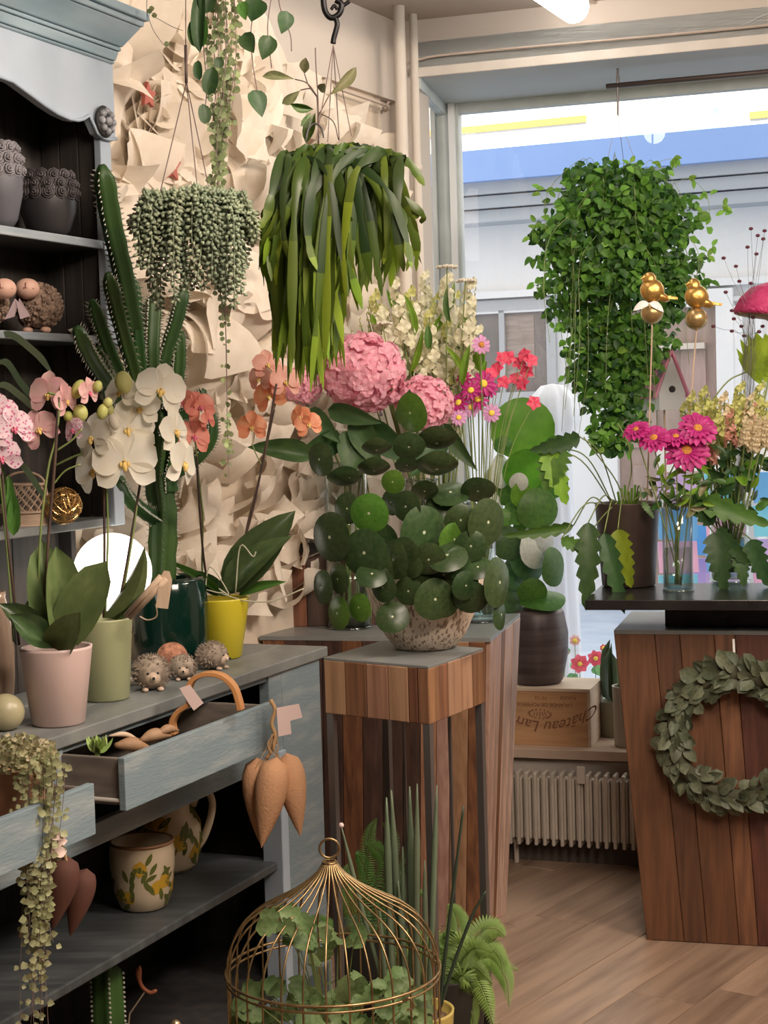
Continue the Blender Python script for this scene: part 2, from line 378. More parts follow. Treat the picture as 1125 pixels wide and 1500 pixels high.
b = MB(); b.hexa([J0+Z*SILL, J0+sd_*.03+Z*SILL, J0+sd_*.03-Wd*.03+Z*SILL, J0-Wd*.03+Z*SILL], [J0+Z*SOF, J0+sd_*.03+Z*SOF, J0+sd_*.03-Wd*.03+Z*SOF, J0-Wd*.03+Z*SOF]); wpart('side_jamb', b, m_frame)
for zc in (SOF-.02, SILL+.02):
    wpart('head_rail' if zc > 1 else 'bottom_rail', MB().box((J1+JR1)/2+Z*zc, Wd*(JR1-J1).length/2, Wo*.022, Z*.02), m_frame)
    wpart('head_rail' if zc > 1 else 'bottom_rail', MB().box((J0+J1)/2+Z*zc, sd_*(J1-J0).length/2, Wd*.018, Z*.022), m_frame)
g = MB().box((J1+JR1)/2+Z*(SILL+SOF)/2, Wd*((JR1-J1).length/2), Wo*.002, Z*(SOF-SILL)/2); wpart('pane', MB().add([J1+Z*SILL, JR1+Z*SILL, JR1+Z*SOF, J1+Z*SOF], [(0,1,2,3)]), m_glass)
wpart('pane', MB().add([J0+Z*SILL, J1+Z*SILL, J1+Z*SOF, J0+Z*SOF], [(0,1,2,3)]), m_glass)
wpart('right_jamb', MB().box(JR1-Wo*.2+Z*(SILL+SOF)/2, Wd*.04, Wo*.22, Z*(SOF-SILL)/2), m_frame)
# moulding round the opening and the thin cables along it
b = MB(); wbox(b, tL-.03, 3.0, SOF-.004, SOF+.03, -.012, 0.0); struct(b.build('trim_5', m_trim, bevel=.003))
b = MB(); wbox(b, tL-.05, tL-.012, SILL, SOF+.03, -.012, 0.0); struct(b.build('trim_6', m_trim, bevel=.003))
cab = [C1+Wd*(tL-.03)-Wo*.02+Z*(SOF-.35), C1+Wd*(tL-.035)-Wo*.02+Z*(SOF+.0), C1+Wd*(tL+.02)-Wo*.02+Z*(SOF+.055), C1+Wd*(tL+.3)-Wo*.02+Z*(SOF+.062), C1+Wd*1.2-Wo*.02+Z*(SOF+.055), C1+Wd*2.9-Wo*.02+Z*(SOF+.06)]
m_cable = mat('cream_cable', (.50,.42,.36), .5)
tag(MB().tube(curve(cab, 6), .004, 5).build('wall_cable', m_cable), 'thin cream cable running along the top edge of the shop window', 'cable')
cab = [C1+Ln*.06-Lu*.9+Z*(BZ-.01), C1+Ln*.06-Lu*.5+Z*(BZ-.03), C1+Ln*.06-Lu*.14+Z*(BZ-.035), C1+Wd*(tL-.10)-Wo*.06+Z*(BZ-.03), C1+Wd*(tL-.06)-Wo*.02+Z*(BZ+.06)]
tag(MB().tube(curve(cab, 6), .006, 5).build('wall_cable', m_cable), 'cream cable crossing from the paper wall behind the two pipes', 'cable')
# vertical pipes in the corner
for k, (px, r, g_) in enumerate([(585, .021, 'left and wider'), (606, .015, 'right and thinner')]):
    p = at(px, 60, 5.66 if k == 0 else 5.78); t = thing('heating_pipe', V((p.x, p.y, 0)), 'white vertical heating pipe in the room corner, '+('farther from' if k == 0 else 'nearer to')+' the window', 'pipe')
    MB().tube([V((p.x, p.y, .0)), V((p.x, p.y, CEIL))], r, 12).build('pipe', m_pipe, t, smooth=True)
    for zz in (2.45, 1.2): MB().tube([V((p.x, p.y, zz-.012)), V((p.x, p.y, zz+.012))], r+.003, 12).build('clamp', m_pipe, t, smooth=True)
# ceiling tube lamp
e1 = onz(845, 14, 2.925); dirL = Vn(V((-.41,-.91,0))); e0 = e1 + dirL*1.25
tl = thing('tube_lamp', V((e1.x, e1.y, 2.86)), 'glowing white fluorescent tube lamp fixed to the ceiling', 'lamp')
MB().tube([e1+Z*.0, e1+dirL*.03, e0-dirL*.03, e0], [.038,.052,.052,.038], 16).build('diffuser', mat('lamp_glow', (1,1,1), .4, emit=(1,.95,.88), estr=9), tl, smooth=True)
MB().box((e0+e1)/2+Z*.04, dirL*.6, V((dirL.y,-dirL.x,0))*.028, Z*.013).build('mounting_rail', m_trim, tl)
tag(MB().tube(curve([e1+V((.03,.05,.05)), onz(890,10,CEIL-.006), onz(930,18,CEIL-.006), onz(1000,2,CEIL-.006)], 6), .005, 5).build('lamp_cable', m_cable), 'thin grey cable looping along the ceiling from the tube lamp', 'cable')

# ================================================================ outside: street and facade
FY = 14.0; fp = at(925, 595, FY); faz = math.radians(68); Fd = V((math.sin(faz), -math.cos(faz), 0)); Fn = V((Fd.y, -Fd.x, 0))*1.0
if Fn.y > 0: Fn = -Fn
def fac(px, py, off=0.0): return onp(px, py, fp+Fn*off, Fn)
m_fw = mat('facade_plaster', (.76,.76,.77), .85, col2=(.70,.705,.72), scale=.8)
m_fup = mat('facade_upper_plaster', (.85,.83,.76), .85, col2=(.78,.76,.70), scale=.6)
m_yel = mat('facade_yellow_band', (.80,.50,.10), .8)
m_cyan = mat('facade_teal_window', (.25,.55,.55), .3, col2=(.5,.75,.72), scale=3)
m_fblue = mat('fascia_blue', (.27,.42,.78), .6, col2=(.24,.38,.72), scale=.6)
m_fgrey = mat('fascia_grey', (.40,.43,.47), .7, col2=(.36,.39,.43), scale=1, stretch=(.2,.2,12))
m_door = mat('street_door_wood', (.38,.28,.24), .6, col2=(.30,.22,.19), scale=3, stretch=(6,6,1))
m_street = mat('street_paving', (.34,.42,.54), .9, col2=(.42,.49,.60), scale=3, bump=.1)
b = MB(); b.hexa([V((-12,6.9,-.25)), V((16,4.6,-.25)), V((16,24,-.25)), V((-12,24,-.25))], [V((-12,6.9,-.1)), V((16,4.6,-.1)), V((16,24,-.1)), V((-12,24,-.1))]); struct(b.build('ground', m_street, origin=V((0,8,-.1))))
def facbox(mb, x0, y0, x1, y1, d0, d1):
    """box on the facade between two picture corners (left-top, right-bottom measured at x0 / x1); follows the facade's own horizontals"""
    a = fac(x0, y0); c = fac(x1, y1); t0 = (a-fp).dot(Fd); t1 = (c-fp).dot(Fd); z1 = a.z; z0 = c.z
    return fbox(mb, t0, t1, z0, z1, d0, d1)
def fbox(mb, t0, t1, z0, z1, d0, d1):
    p = lambda t, d, z: V((fp.x, fp.y, 0))+Fd*t+Fn*d+Z*z
    return mb.hexa([p(t0,d1,z0), p(t1,d1,z0), p(t1,d0,z0), p(t0,d0,z0)], [p(t0,d1,z1), p(t1,d1,z1), p(t1,d0,z1), p(t0,d0,z1)])
def fz(px, py, off=0): return fac(px, py, off).z
def ft(px, off=0): return (fac(px, 500, off)-fp).dot(Fd)
house = thing('street_building', V((fp.x, fp.y, -.1)), 'pale building across the street with blue fascia and brown door, seen through the window', 'building')
zb1 = fz(925, 212); zb0 = fz(925, 258); zg0 = fz(925, 318)
b = MB(); fbox(b, -9, 8, -.1, zb1, -.3, 0); b.build('ground_floor_wall', m_fw, house)
b = MB(); fbox(b, -9, 8, zb1, 10.5, -.3, .05); b.build('upper_wall', m_fup, house)
b = MB(); fbox(b, -9, 8, zb0, zb1, .0, .45); b.build('blue_fascia', m_fblue, house)
n = 3
for k in range(n):
    z0 = zg0+(zb0-zg0)*k/n; b = MB(); fbox(b, -9, 8, z0+.012, zg0+(zb0-zg0)*(k+1)/n, .0, .30+.04*k); b.build('fascia_board', m_fgrey, house)
for (x0, y0, x1, y1) in [(560,196,868,194-11), (1105,158,1300,165)]:
    b = MB(); a = ft(x0); c = ft(x1); zc = fz((x0+x1)/2, (y0+y1)/2); fbox(b, a, c, zc-.028, zc+.028, .05, .07); b.build('yellow_band', m_yel, house)
for (x0, y0, x1, y1) in [(913,172,978,208), (1000,160,1062,202)]:
    b = MB(); facbox(b, x0, y0, x1, y1, .02, .07); f = b.build('upper_window', m_fup, house)
    b = MB(); facbox(b, x0+6, y0+5, x1-6, y1-4, .06, .075); b.build('pane', m_cyan, f)
zl = fz(740, 432); b = MB(); fbox(b, -9, 8, zl-.03, zl+.03, 0, .10); b.build('ledge', m_fw, house)
b = MB(); fbox(b, -9, 8, zl-.16, zl-.12, 0, .05); b.build('ledge', m_fw, house)
# window with roller blind
t0, t1 = ft(694), ft(803); z1 = fz(740, 455); z0 = fz(740, 575)
wf = MB(); fbox(wf, t0-.08, t1+.08, z1, z1+.09, 0, .06); fbox(wf, t0-.08, t1+.08, z0-.10, z0, 0, .14); fbox(wf, t0-.08, t0, z0, z1, 0, .06); fbox(wf, t1, t1+.08, z0, z1, 0, .06)
wo_ = wf.build('shop_window', mat('outer_frame_grey', (.42,.43,.45), .5), house)
b = MB(); fbox(b, t0, t1, z0, z1, -.02, .015); b.build('pane', mat('dim_window', (.16,.145,.14), .15, col2=(.24,.21,.20), scale=3), wo_)
b = MB(); fbox(b, t0+.25, t1-.12, z0+.12, z1-.05, .015, .02); b.build('blind', mat('brown_blind', (.28,.22,.19), .7, col2=(.36,.3,.27), scale=5, stretch=(1,1,9)), wo_)
b = MB(); fbox(b, t0+.25, t0+.30, z0, z1, .015, .05); b.build('mullion', MATS['outer_frame_grey'], wo_)
# door
t0, t1 = ft(905), ft(1052); z1 = fz(980, 452); z0 = 0.0
df = MB(); fbox(df, t0-.12, t1+.14, z1, z1+.14, 0, .10); fbox(df, t0-.12, t0, -.1, z1, 0, .10); fbox(df, t1, t1+.14, -.1, z1, 0, .10)
do = df.build('street_door', m_fw, house)
b = MB(); fbox(b, t0, t1, -.1, z1, -.02, .02); b.build('door_leaf', m_door, do)
for k in range(2):
    for j in range(2):
        a0 = t0+.12+(t1-t0)/2*k; a1 = a0+(t1-t0)/2-.22; b = MB(); fbox(b, a0, a1, .25+j*1.0, 1.1+j*1.0, .02, .045); b.build('door_panel', m_door, do)
a = ft(958); c = ft(1035); zz = fz(1000, 507); b = MB(); fbox(b, a, c, zz-.03, zz+.02, .03, .10); b.build('door_handle', mat('pale_metal', (.65,.58,.52), .35, metal=.4), do)
# pilaster right of the door
for x0, x1 in ((1075,1090), (1108,1119)):
    b = MB(); fbox(b, ft(x0), ft(x1), -.1, zl-.2, 0, .09); b.build('pilaster', m_fw, house)
# ================================================================ furniture
# ---- buffet and hutch: local frame from two picture points of the top's front edge
BT = .97
A = onz(46, 1088, BT); B = onz(472, 947, BT)
bu = Vn(V((B.x-A.x, B.y-A.y, 0))); bn = V((-bu.y, bu.x, 0))      # bn towards the wall
B0 = V((A.x, A.y, 0)); BLEN = (B-A).dot(bu)
def bp(t, d, z): return B0+bu*t+bn*d+Z*z
def onb(px, py, d=0.0): return onp(px, py, B0+bn*d, bn)          # point on plane parallel to the front, d behind it
def tb(p): return (p-B0).dot(bu)
def bbox(mb, t0, t1, d0, d1, z0, z1): return mb.hexa([bp(t0,d0,z0), bp(t1,d0,z0), bp(t1,d1,z0), bp(t0,d1,z0)], [bp(t0,d0,z1), bp(t1,d0,z1), bp(t1,d1,z1), bp(t0,d1,z1)])
TL = -.75; TR = BLEN; DEP = .40
buf = thing('buffet_cabinet', bp(.4, .2, 0), 'weathered blue-grey buffet with open drawers and shelves along the left wall', 'cabinet')
def bpart(name, m, *args, **k): mb = MB(); bbox(mb, *args); return mb.build(name, m, k.pop('parent', buf), bevel=k.pop('bevel', .003), **k)
nb = 3
for k in range(nb): bpart('top_board', m_top, TL, TR+.01, -.012+(DEP+.012)*k/nb, -.012+(DEP+.012)*(k+1)/nb-.0012, BT-.028, BT)
zr1 = onb(352, 1143, .0).z; railz = zr1
pl = tb(onb(410, 1200)); 
bpart('end_post', m_blueh, pl+.035, TR-.02, 0, .05, 0, BT-.028)
bpart('end_post_moulding', m_bluel, pl-.005, pl+.034, -.008, .05, 0, railz+.03)
bpart('apron_end_panel', m_blueh, tb(onb(396, 1060)), pl+.035, .0, .03, railz, BT-.028)
bpart('lower_rail', m_blueh, TL, pl, -.004, .02, railz, railz+.05)
bpart('upper_rail', m_blueh, TL, pl, .006, .02, BT-.045, BT-.028)
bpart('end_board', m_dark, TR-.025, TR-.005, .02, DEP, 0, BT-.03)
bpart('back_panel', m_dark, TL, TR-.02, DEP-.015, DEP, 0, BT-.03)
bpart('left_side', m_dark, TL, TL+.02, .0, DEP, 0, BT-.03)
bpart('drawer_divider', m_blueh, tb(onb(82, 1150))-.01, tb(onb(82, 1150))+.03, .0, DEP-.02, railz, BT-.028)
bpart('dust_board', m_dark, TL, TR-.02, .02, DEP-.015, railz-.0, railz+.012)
SHZ = onb(190, 1388, .01).z
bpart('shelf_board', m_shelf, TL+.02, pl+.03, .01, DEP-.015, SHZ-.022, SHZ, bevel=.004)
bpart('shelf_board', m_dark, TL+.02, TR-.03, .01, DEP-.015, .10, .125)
bpart('plinth', m_blueh, TL, TR, .0, .02, 0, .10)
# drawers: front, two sides, back, bottom
def drawer(t0, t1, out, zt, zb, back=.34):
    f = bpart('drawer', m_blueh, t0, t1, -out, -out+.016, zb, zt, bevel=.002)
    off = f
    for a, c in ((t0+.012, t0+.024), (t1-.024, t1-.012)): bpart('drawer_side', m_raw, a, c, -out+.016, -out+back, zb+.012, zt-.004, parent=f)
    bpart('drawer_back', m_raw, t0+.012, t1-.012, -out+back, -out+back+.01, zb+.012, zt-.02, parent=f)
    bpart('drawer_bottom', m_raw, t0+.012, t1-.012, -out+.016, -out+back, zb+.008, zb+.016, parent=f)
    return f
DZ = .93
pA = onz(188, 1111, DZ); pB = onz(394, 1028, DZ); OUT1 = -((pA-B0).dot(bn)+(pB-B0).dot(bn))/2; D1 = (tb(pA), tb(pB))
zb = onp(191, 1186, B0-bn*OUT1, bn).z; zb = (zb+onp(392, 1099, B0-bn*OUT1, bn).z)/2
dr1 = drawer(D1[0], D1[1], OUT1, DZ, zb); DRB1 = zb
pC = onz(138, 1147, DZ); OUT2 = -(pC-B0).dot(bn); D2 = (-.75, tb(pC))
zb = onp(141, 1222, B0-bn*OUT2, bn).z
dr2 = drawer(D2[0], D2[1], OUT2, DZ, zb); DRB2 = zb
bpart('drawer_runner', m_trim, D1[0]+.002, D1[0]+.012, -OUT1+.016, .1, zb+.004, zb+.012)

# ---- hutch
HD = .20; HB = .392
def hp_(px, py): return onb(px, py, HD)
ht1 = tb(hp_(166, 300)); ht0 = TL
zc0 = hp_(110, 78).z      # bottom of cornice at the front
hut = thing('hutch', bp(-.2, HD+.1, BT), 'dark hutch with pale blue carved front and cornice standing on the buffet', 'cabinet')
def hpart(name, m, *a, **k): return bpart(name, m, *a, parent=k.pop('parent', hut), **k)
zc_t = hp_(0, 30).z
pz = lambda px, py: hp_(px, py).z
ztop = (pz(150, 88)+pz(10, 48))/2
for (py, th, md) in ((346, .018, m_shelf), (493, .016, m_shelf), (777, .02, m_top)):
    z = hp_(70, py).z; hpart('shelf', md, TL, ht1-.03, HD+.012, HB-.012, z-th/2, z+th/2)
    if py != 777: hpart('shelf_front', mat('shelf_edge_paint', (.26,.31,.35), .45, col2=(.36,.4,.43), scale=5, stretch=(1,1,8)), TL, ht1-.03, HD+.004, HD+.0118, z-th/2-.001, z+th/2+.001)
SHELF1 = hp_(70, 346).z+.009; SHELF2 = hp_(70, 493).z+.008; SHELF3 = hp_(70, 777).z+.01
hpart('right_side', m_darkwood, ht1-.02, ht1, HD+.02, HB, SHELF3-.02, ztop)
hpart('right_side_foot', m_darkwood, ht1-.02, ht1, HB-.05, HB, BT, SHELF3-.02)
stt = tb(hp_(151, 300))
hpart('stile', m_bluel, stt, ht1, HD, HD+.02, SHELF3-.02, ztop)
nbk = 7
for k in range(nbk):
    t0 = TL+(ht1-TL)*k/nbk; t1 = TL+(ht1-TL)*(k+1)/nbk-.0015
    hpart('back_board', m_darkwood, t0, t1, HB-.012, HB, BT, ztop, bevel=.002)
for k in range(3):     # boards lining the right side
    d0 = HD+.022+(HB-.012-HD-.022)*k/3; hpart('side_board', m_darkwood, ht1-.03, ht1-.02, d0, d0+(HB-.034-HD)/3-.002, SHELF3, ztop, bevel=.002)
hpart('top_panel', m_darkwood, TL, ht1, HD+.01, HB, ztop-.015, ztop)
# valance with scalloped lower edge (picture points on the front plane)
val = [(-60,95),(-30,104),(0,116),(14,121),(40,140),(60,155),(80,168),(98,176),(110,178),(118,176),(126,171),(131,180),(138,196),(148,204),(157,206),(166,205)]
vs = []; fs = []
pts = [hp_(x, y) for x, y in val]
for p in pts:
    q = V((p.x, p.y, ztop)); vs += [p-bn*.006, q-bn*.006, p+bn*.012, q+bn*.012]
n = len(pts)
for i in range(n-1):
    a = 4*i; c = 4*(i+1); fs += [(a, c, c+1, a+1), (a+2, a+3, c+3, c+2), (a, a+2, c+2, c), (a+1, c+1, c+3, a+3)]
fs += [(4*n-4, 4*n-2, 4*n-1, 4*n-3)]
MB().add(vs, fs).build('valance', m_bluel, hut)
MB().tube([p-bn*.008+Z*.002 for p in pts], .0045, 6).build('valance_edge', m_bluel, hut, smooth=True)
# cornice: stepped mouldings swept along the front and the right end
def cornice(z0, z1, d0, d1):
    t1 = ht1
    b = MB(); P = lambda t, d, z: bp(t, d, z)
    b.hexa([P(TL,HD-d0,z0), P(t1+d0,HD-d0,z0), P(t1+d0,HB,z0), P(TL,HB,z0)], [P(TL,HD-d1,z1), P(t1+d1,HD-d1,z1), P(t1+d1,HB,z1), P(TL,HB,z1)])
    b.build('cornice_moulding', m_bluecor, hut, bevel=.003)
hc = [(0,.006,.010,.014),(.008,.030,.014,.020),(.031,.040,.024,.024),(.041,.090,.026,.060),(.091,.104,.064,.066),(.105,.125,.074,.076)]
for a, c, d0, d1 in hc: cornice(ztop+a, ztop+c, d0, d1)
# carved rosette
rc = hp_(146, 179)-bn*.014
ros = thing('rosette', rc, 'x', 'x'); bpy.data.objects.remove(ros)
m_ros = mat('rosette_silver', (.50,.52,.56), .45, col2=(.2,.21,.23), scale=60)
b = MB(); rr = 24*S(3.75); rf = Matrix((bu, Z, -bn)).transposed()
b.ell(rc, (rr, rr, .008), rot=rf, seg=18, rings=6); rb = b.build('rosette', m_dark, hut, smooth=True)
for k in range(8):
    a = 2*PI*k/8; b = MB(); b.ell(rc-bn*.008+(bu*math.cos(a)+Z*math.sin(a))*rr*.62, (rr*.25, rr*.25, .008), rot=rf, seg=8, rings=6); b.build('bead', m_ros, rb, smooth=True)
b = MB(); b.ell(rc-bn*.010, (rr*.3, rr*.3, .010), rot=rf, seg=10, rings=6); b.build('bead', m_ros, rb, smooth=True)
# ---- plank-clad counters
WOODS = [W_A, W_B, W_C, W_D, W_E]
def planks(parent, bl, br, tr, tl, nrm, n, mats, th=.018, gap=.0012, name='plank', ws=None):
    bl, br, tr, tl = map(V, (bl, br, tr, tl)); nrm = Vn(V(nrm)); ws = ws or [U(.7, 1.4) for _ in range(n)]; s = sum(ws); a = 0
    W = (br-bl).length
    for i, w_ in enumerate(ws):
        f0 = a/s + gap/W/2; a += w_; f1 = a/s - gap/W/2; pr = th+U(0, .0025)
        p = [bl.lerp(br, f0), bl.lerp(br, f1), tl.lerp(tr, f1), tl.lerp(tr, f0)]
        b = MB(); c = .0018
        e = Vn(br-bl)*c; f = Vn(tl-bl)*c
        q = [p[0]+e+f, p[1]-e+f, p[2]-e-f, p[3]+e-f]
        b.add([x for x in p]+[x+nrm*(pr-c) for x in p]+[x+nrm*pr for x in q], [(3,2,1,0),(0,1,5,4),(1,2,6,5),(2,3,7,6),(3,0,4,7),(4,5,9,8),(5,6,10,9),(6,7,11,10),(7,4,8,11),(8,9,10,11)])
        m = mats[i % len(mats)] if isinstance(mats, list) else mats
        o = b.build(name, m, parent)
# right counter (front face nearly frontal, tapering to the floor)
CT = .93
cFL = onz(899, 923, CT); cBL = onz(947, 1377, 0)
cdir = Vn(V((onz(1125, 1387, 0)-cBL).to_tuple())); cdir.z = 0; cdir = Vn(cdir); cin = V((-cdir.y, cdir.x, 0))   # cin away from the viewer
LEN = 1.25; CD = .46
cnt_r = thing('wood_counter', V((cBL.x+.5, cBL.y+.2, 0)), 'reddish reclaimed-plank counter tapering to the floor, carrying the black table top, right', 'counter')
f_bl = cBL; f_br = cBL+cdir*(LEN-.1); f_tl = cFL; f_tr = cFL+cdir*LEN
b_bl = cBL+cin*(CD-.06)+cdir*0; b_br = f_br+cin*(CD-.06); b_tl = cFL+cin*CD; b_tr = f_tr+cin*CD
i_ = .019
core = MB().hexa([f_bl+cin*i_+cdir*i_, f_br+cin*i_, b_br, b_bl+cdir*i_], [f_tl+cin*i_+cdir*i_-Z*.012, f_tr+cin*i_-Z*.012, b_tr-Z*.012, b_tl+cdir*i_-Z*.012]); core.build('carcass', m_dark, cnt_r)
nf = (f_tl-f_bl).cross(f_br-f_bl); nf = Vn(nf); nf = nf if nf.y < 0 else -nf
planks(cnt_r, f_bl+cin*i_, f_br+cin*i_, f_tr+cin*i_-Z*.012, f_tl+cin*i_-Z*.012, nf, 11, [W_G, W_F, W_G, W_B, W_F, W_F, W_G, W_F, W_F, W_G, W_F], ws=[.9,.55,.75,.45,1.0,1.15,.8,.9,1.0,.8,1.0])
NFR = nf.copy()
nl = Vn((b_bl-f_bl).cross(f_tl-f_bl)); nl = nl if nl.x < 0 else -nl
planks(cnt_r, b_bl+cdir*i_, f_bl+cdir*i_, f_tl+cdir*i_-Z*.012, b_tl+cdir*i_-Z*.012, nl, 4, [W_A, W_B])
MB().hexa([f_tl-Z*.012, f_tr-Z*.012, b_tr-Z*.012, b_tl-Z*.012], [f_tl, f_tr, b_tr, b_tl]).build('counter_top', m_slate, cnt_r, bevel=.001)
# black table top on its block
bt_z1 = 1.035; bF = onz(857, 879, bt_z1); bdir = Vn(V((onz(1125, 879, bt_z1)-bF).to_tuple())); bdir.z = 0; bdir = Vn(bdir); bin_ = V((-bdir.y, bdir.x, 0))
bt = thing('black_table_top', bF+bdir*.6+bin_*.2-Z*(bt_z1-CT), 'long black lacquered board on a low block on top of the right counter', 'table')
MB().hexa([bF-Z*.030, bF+bdir*1.5-Z*.030, bF+bdir*1.5+bin_*.46-Z*.030, bF+bin_*.46-Z*.030], [bF, bF+bdir*1.5, bF+bdir*1.5+bin_*.46, bF+bin_*.46]).build('board', m_black, bt, bevel=.002)
q = onz(973, 919, CT); q = q+cin*.03
MB().hexa([q, q+bdir*1.0, q+bdir*1.0+bin_*.3, q+bin_*.3], [x+Z*(bt_z1-.030-CT) for x in (q, q+bdir*1.0, q+bdir*1.0+bin_*.3, q+bin_*.3)]).build('support_block', m_black, bt)
# rear left counter
rc_ = thing('wood_counter', onz(620, 1345, 0)+V((0,.2,0)), 'tall plank-clad wooden counter behind the pedestal, with a grey slate top', 'counter')
kfl = onz(386, 931, CT); kfr = onz(712, 934, CT); kbr = onz(757, 899, CT); kbl = onz(450, 911, CT)
lfl = onz(395, 1352, 0); lfr = onz(706, 1356, 0); lbr = onz(736, 1338, 0); lbl = lfl+(kbl-kfl)*.8
T_ = Z*.012
ii = V((0,.03,0)); jj = V((-.02,0,0)); MB().hexa([lfl+ii-jj, lfr+ii+jj, lbr+jj, lbl-jj], [kfl-T_+ii-jj, kfr-T_+ii+jj, kbr-T_+jj, kbl-T_-jj]).build('carcass', m_dark, rc_)
nf = V((0,-1,0.02)); th = .012
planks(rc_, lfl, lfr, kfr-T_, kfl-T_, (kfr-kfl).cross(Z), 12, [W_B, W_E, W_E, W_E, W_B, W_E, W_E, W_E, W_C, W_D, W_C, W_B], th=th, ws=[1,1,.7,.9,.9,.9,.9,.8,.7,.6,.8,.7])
planks(rc_, lfr, lbr, kbr-T_, kfr-T_, (kbr-kfr).cross(Z), 5, [W_D, W_D, W_B, W_D, W_D], th=th)
e = .012
MB().hexa([kfl-T_-V((e,e,0)), kfr-T_+V((e,-e,0)), kbr-T_+V((e,e,0)), kbl-T_], [kfl-V((e,e,0)), kfr+V((e,-e,0)), kbr+V((e,e,0)), kbl]).build('counter_top', m_slate, rc_)
# wooden box with a black board standing on that counter
q0 = onz(418, 918, CT); q0.z = CT
bxt = thing('wooden_plinth', q0+V((.12,.12,0)), 'dark wooden box with a black board on top, standing behind the pink hydrangea vases', 'plinth')
zt_ = H-(812-611)/F*q0.y
ex = V((.30,-.01,0)); ey = V((.055,.10,0))
MB().hexa([q0, q0+ex, q0+ex+ey, q0+ey], [x+Z*(zt_-CT-.002) for x in (q0, q0+ex, q0+ex+ey, q0+ey)]).build('box', m_dark, bxt)
planks(bxt, q0, q0+ex, q0+ex+Z*(zt_-CT), q0+Z*(zt_-CT), (0,-1,0), 4, [W_B, W_E], th=.01)
MB().hexa([x+Z*(zt_-CT) for x in (q0-V((.005,.02,0)), q0+ex+V((.10,-.02,0)), q0+ex+ey+V((.10,0,0)), q0+ey)], [x+Z*(zt_-CT+.034) for x in (q0-V((.005,.02,0)), q0+ex+V((.10,-.02,0)), q0+ex+ey+V((.10,0,0)), q0+ey)]).build('black_board', m_black, bxt, bevel=.002)
# ---- pedestal in front
PZ = 1.05
pf = onz(627, 976, PZ); plf = onz(474, 963, PZ); prt = onz(708, 949, PZ)
pu = Vn(V((plf.x-pf.x, plf.y-pf.y, 0))); pv = Vn(V((prt.x-pf.x, prt.y-pf.y, 0)))
a1 = (plf-pf).length; a2 = (prt-pf).length; pb = pf+pu*a1+pv*a2
bh = .128
ped = thing('plant_pedestal', V(((pf.x+pb.x)/2, (pf.y+pb.y)/2, 0)), 'tall pedestal with a plank-clad wooden head on grey metal legs, under the striped bowl', 'stand')
MB().hexa([x-Z*bh+Z*.001 for x in (pf+pu*.018+pv*.018, plf+pv*.018, pb, prt+pu*.018)], [x-Z*.006 for x in (pf+pu*.018+pv*.018, plf+pv*.018, pb, prt+pu*.018)]).build('head_core', m_dark, ped)
planks(ped, pf+pv*.018-Z*bh, plf+pv*.018-Z*bh, plf+pv*.018-Z*.006, pf+pv*.018-Z*.006, -pv, 6, [W_A, W_G, W_C, W_C, W_B, W_C], ws=[.5,.4,.9,1,1,1])
planks(ped, pf+pu*.018-Z*bh, prt+pu*.018-Z*bh, prt+pu*.018-Z*.006, pf+pu*.018-Z*.006, -pu, 5, [W_A, W_B, W_C, W_C, W_B])
MB().hexa([x-Z*.006 for x in (pf, plf, pb, prt)], [pf, plf, pb, prt]).build('top_slab', m_slate, ped, bevel=.0008)
for (c, dx) in ((pf, pu*.010+pv*.010), (plf, -pu*.012+pv*.010), (prt, pu*.010-pv*.008), (pb, -pu*.01-pv*.01)):
    q = V((c.x, c.y, 0))+dx; MB().box(q+Z*(PZ-bh)/2, pu*.009, pv*.009, Z*(PZ-bh)/2).build('leg', m_steel, ped)
for k in (.28, .46, .74):
    q = V((pf.x, pf.y, 0)).lerp(V((plf.x, plf.y, 0)), k)+pv*.25; MB().box(q+Z*(PZ-bh)/2, pu*.0035, pv*.0035, Z*(PZ-bh)/2).build('rod', m_steel, ped)
# ---- radiator under the sill
rt0 = (wallp(720, 1180)-C1).dot(Wd); rt1 = (wallp(960, 1180)-C1).dot(Wd); rz1 = wallp(830, 1124).z; rz0 = wallp(830, 1240, -.1).z
rad = thing('radiator', C1+Wd*(rt0+rt1)/2+Wn*.08+Z*0, 'cream ribbed column radiator under the window sill', 'radiator')
n = 20
for k in range(n):
    t = rt0+(rt1-rt0)*k/(n-1); c = C1+Wd*t+Wn*.075
    b = MB(); hw = (rt1-rt0)/(n-1)/2
    b.box(c+Z*(rz0+rz1)/2, Wd*hw*.42, Wn*.035, Z*(rz1-rz0)/2); b.box(c+Wn*.012+Z*(rz0+rz1)/2, Wd*hw*.86, Wn*.012, Z*((rz1-rz0)/2-.02)); b.build('radiator_rib', m_radi, rad, bevel=.004)
MB().tube([C1+Wd*(rt0-.01)+Wn*.06+Z*(rz0+.03), C1+Wd*(rt1+.01)+Wn*.06+Z*(rz0+.03)], .012, 8).build('header_tube', m_radi, rad, smooth=True)
MB().tube([C1+Wd*(rt0-.01)+Wn*.06+Z*(rz1-.03), C1+Wd*(rt1+.01)+Wn*.06+Z*(rz1-.03)], .012, 8).build('header_tube', m_radi, rad, smooth=True)
b = MB(); c = C1+Wd*((wallp(852, 1130, -.1)-C1).dot(Wd))+Wn*.115+Z*(rz1-.0); b.box(c, Wd*.014, Wn*.004, Z*.03); b.build('bracket', m_radi, rad, bevel=.002)
for k in range(2): MB().tube([C1+Wd*(rt0+.1+k*.8)+Wn*.05+Z*0.0, C1+Wd*(rt0+.1+k*.8)+Wn*.05+Z*(rz0+.05)], .009, 8).build('foot_pipe', m_radi, rad)
MB().box(C1+Wd*.9+Wn*.012+Z*.035, Wd*1.4, Wn*.01, Z*.035); 
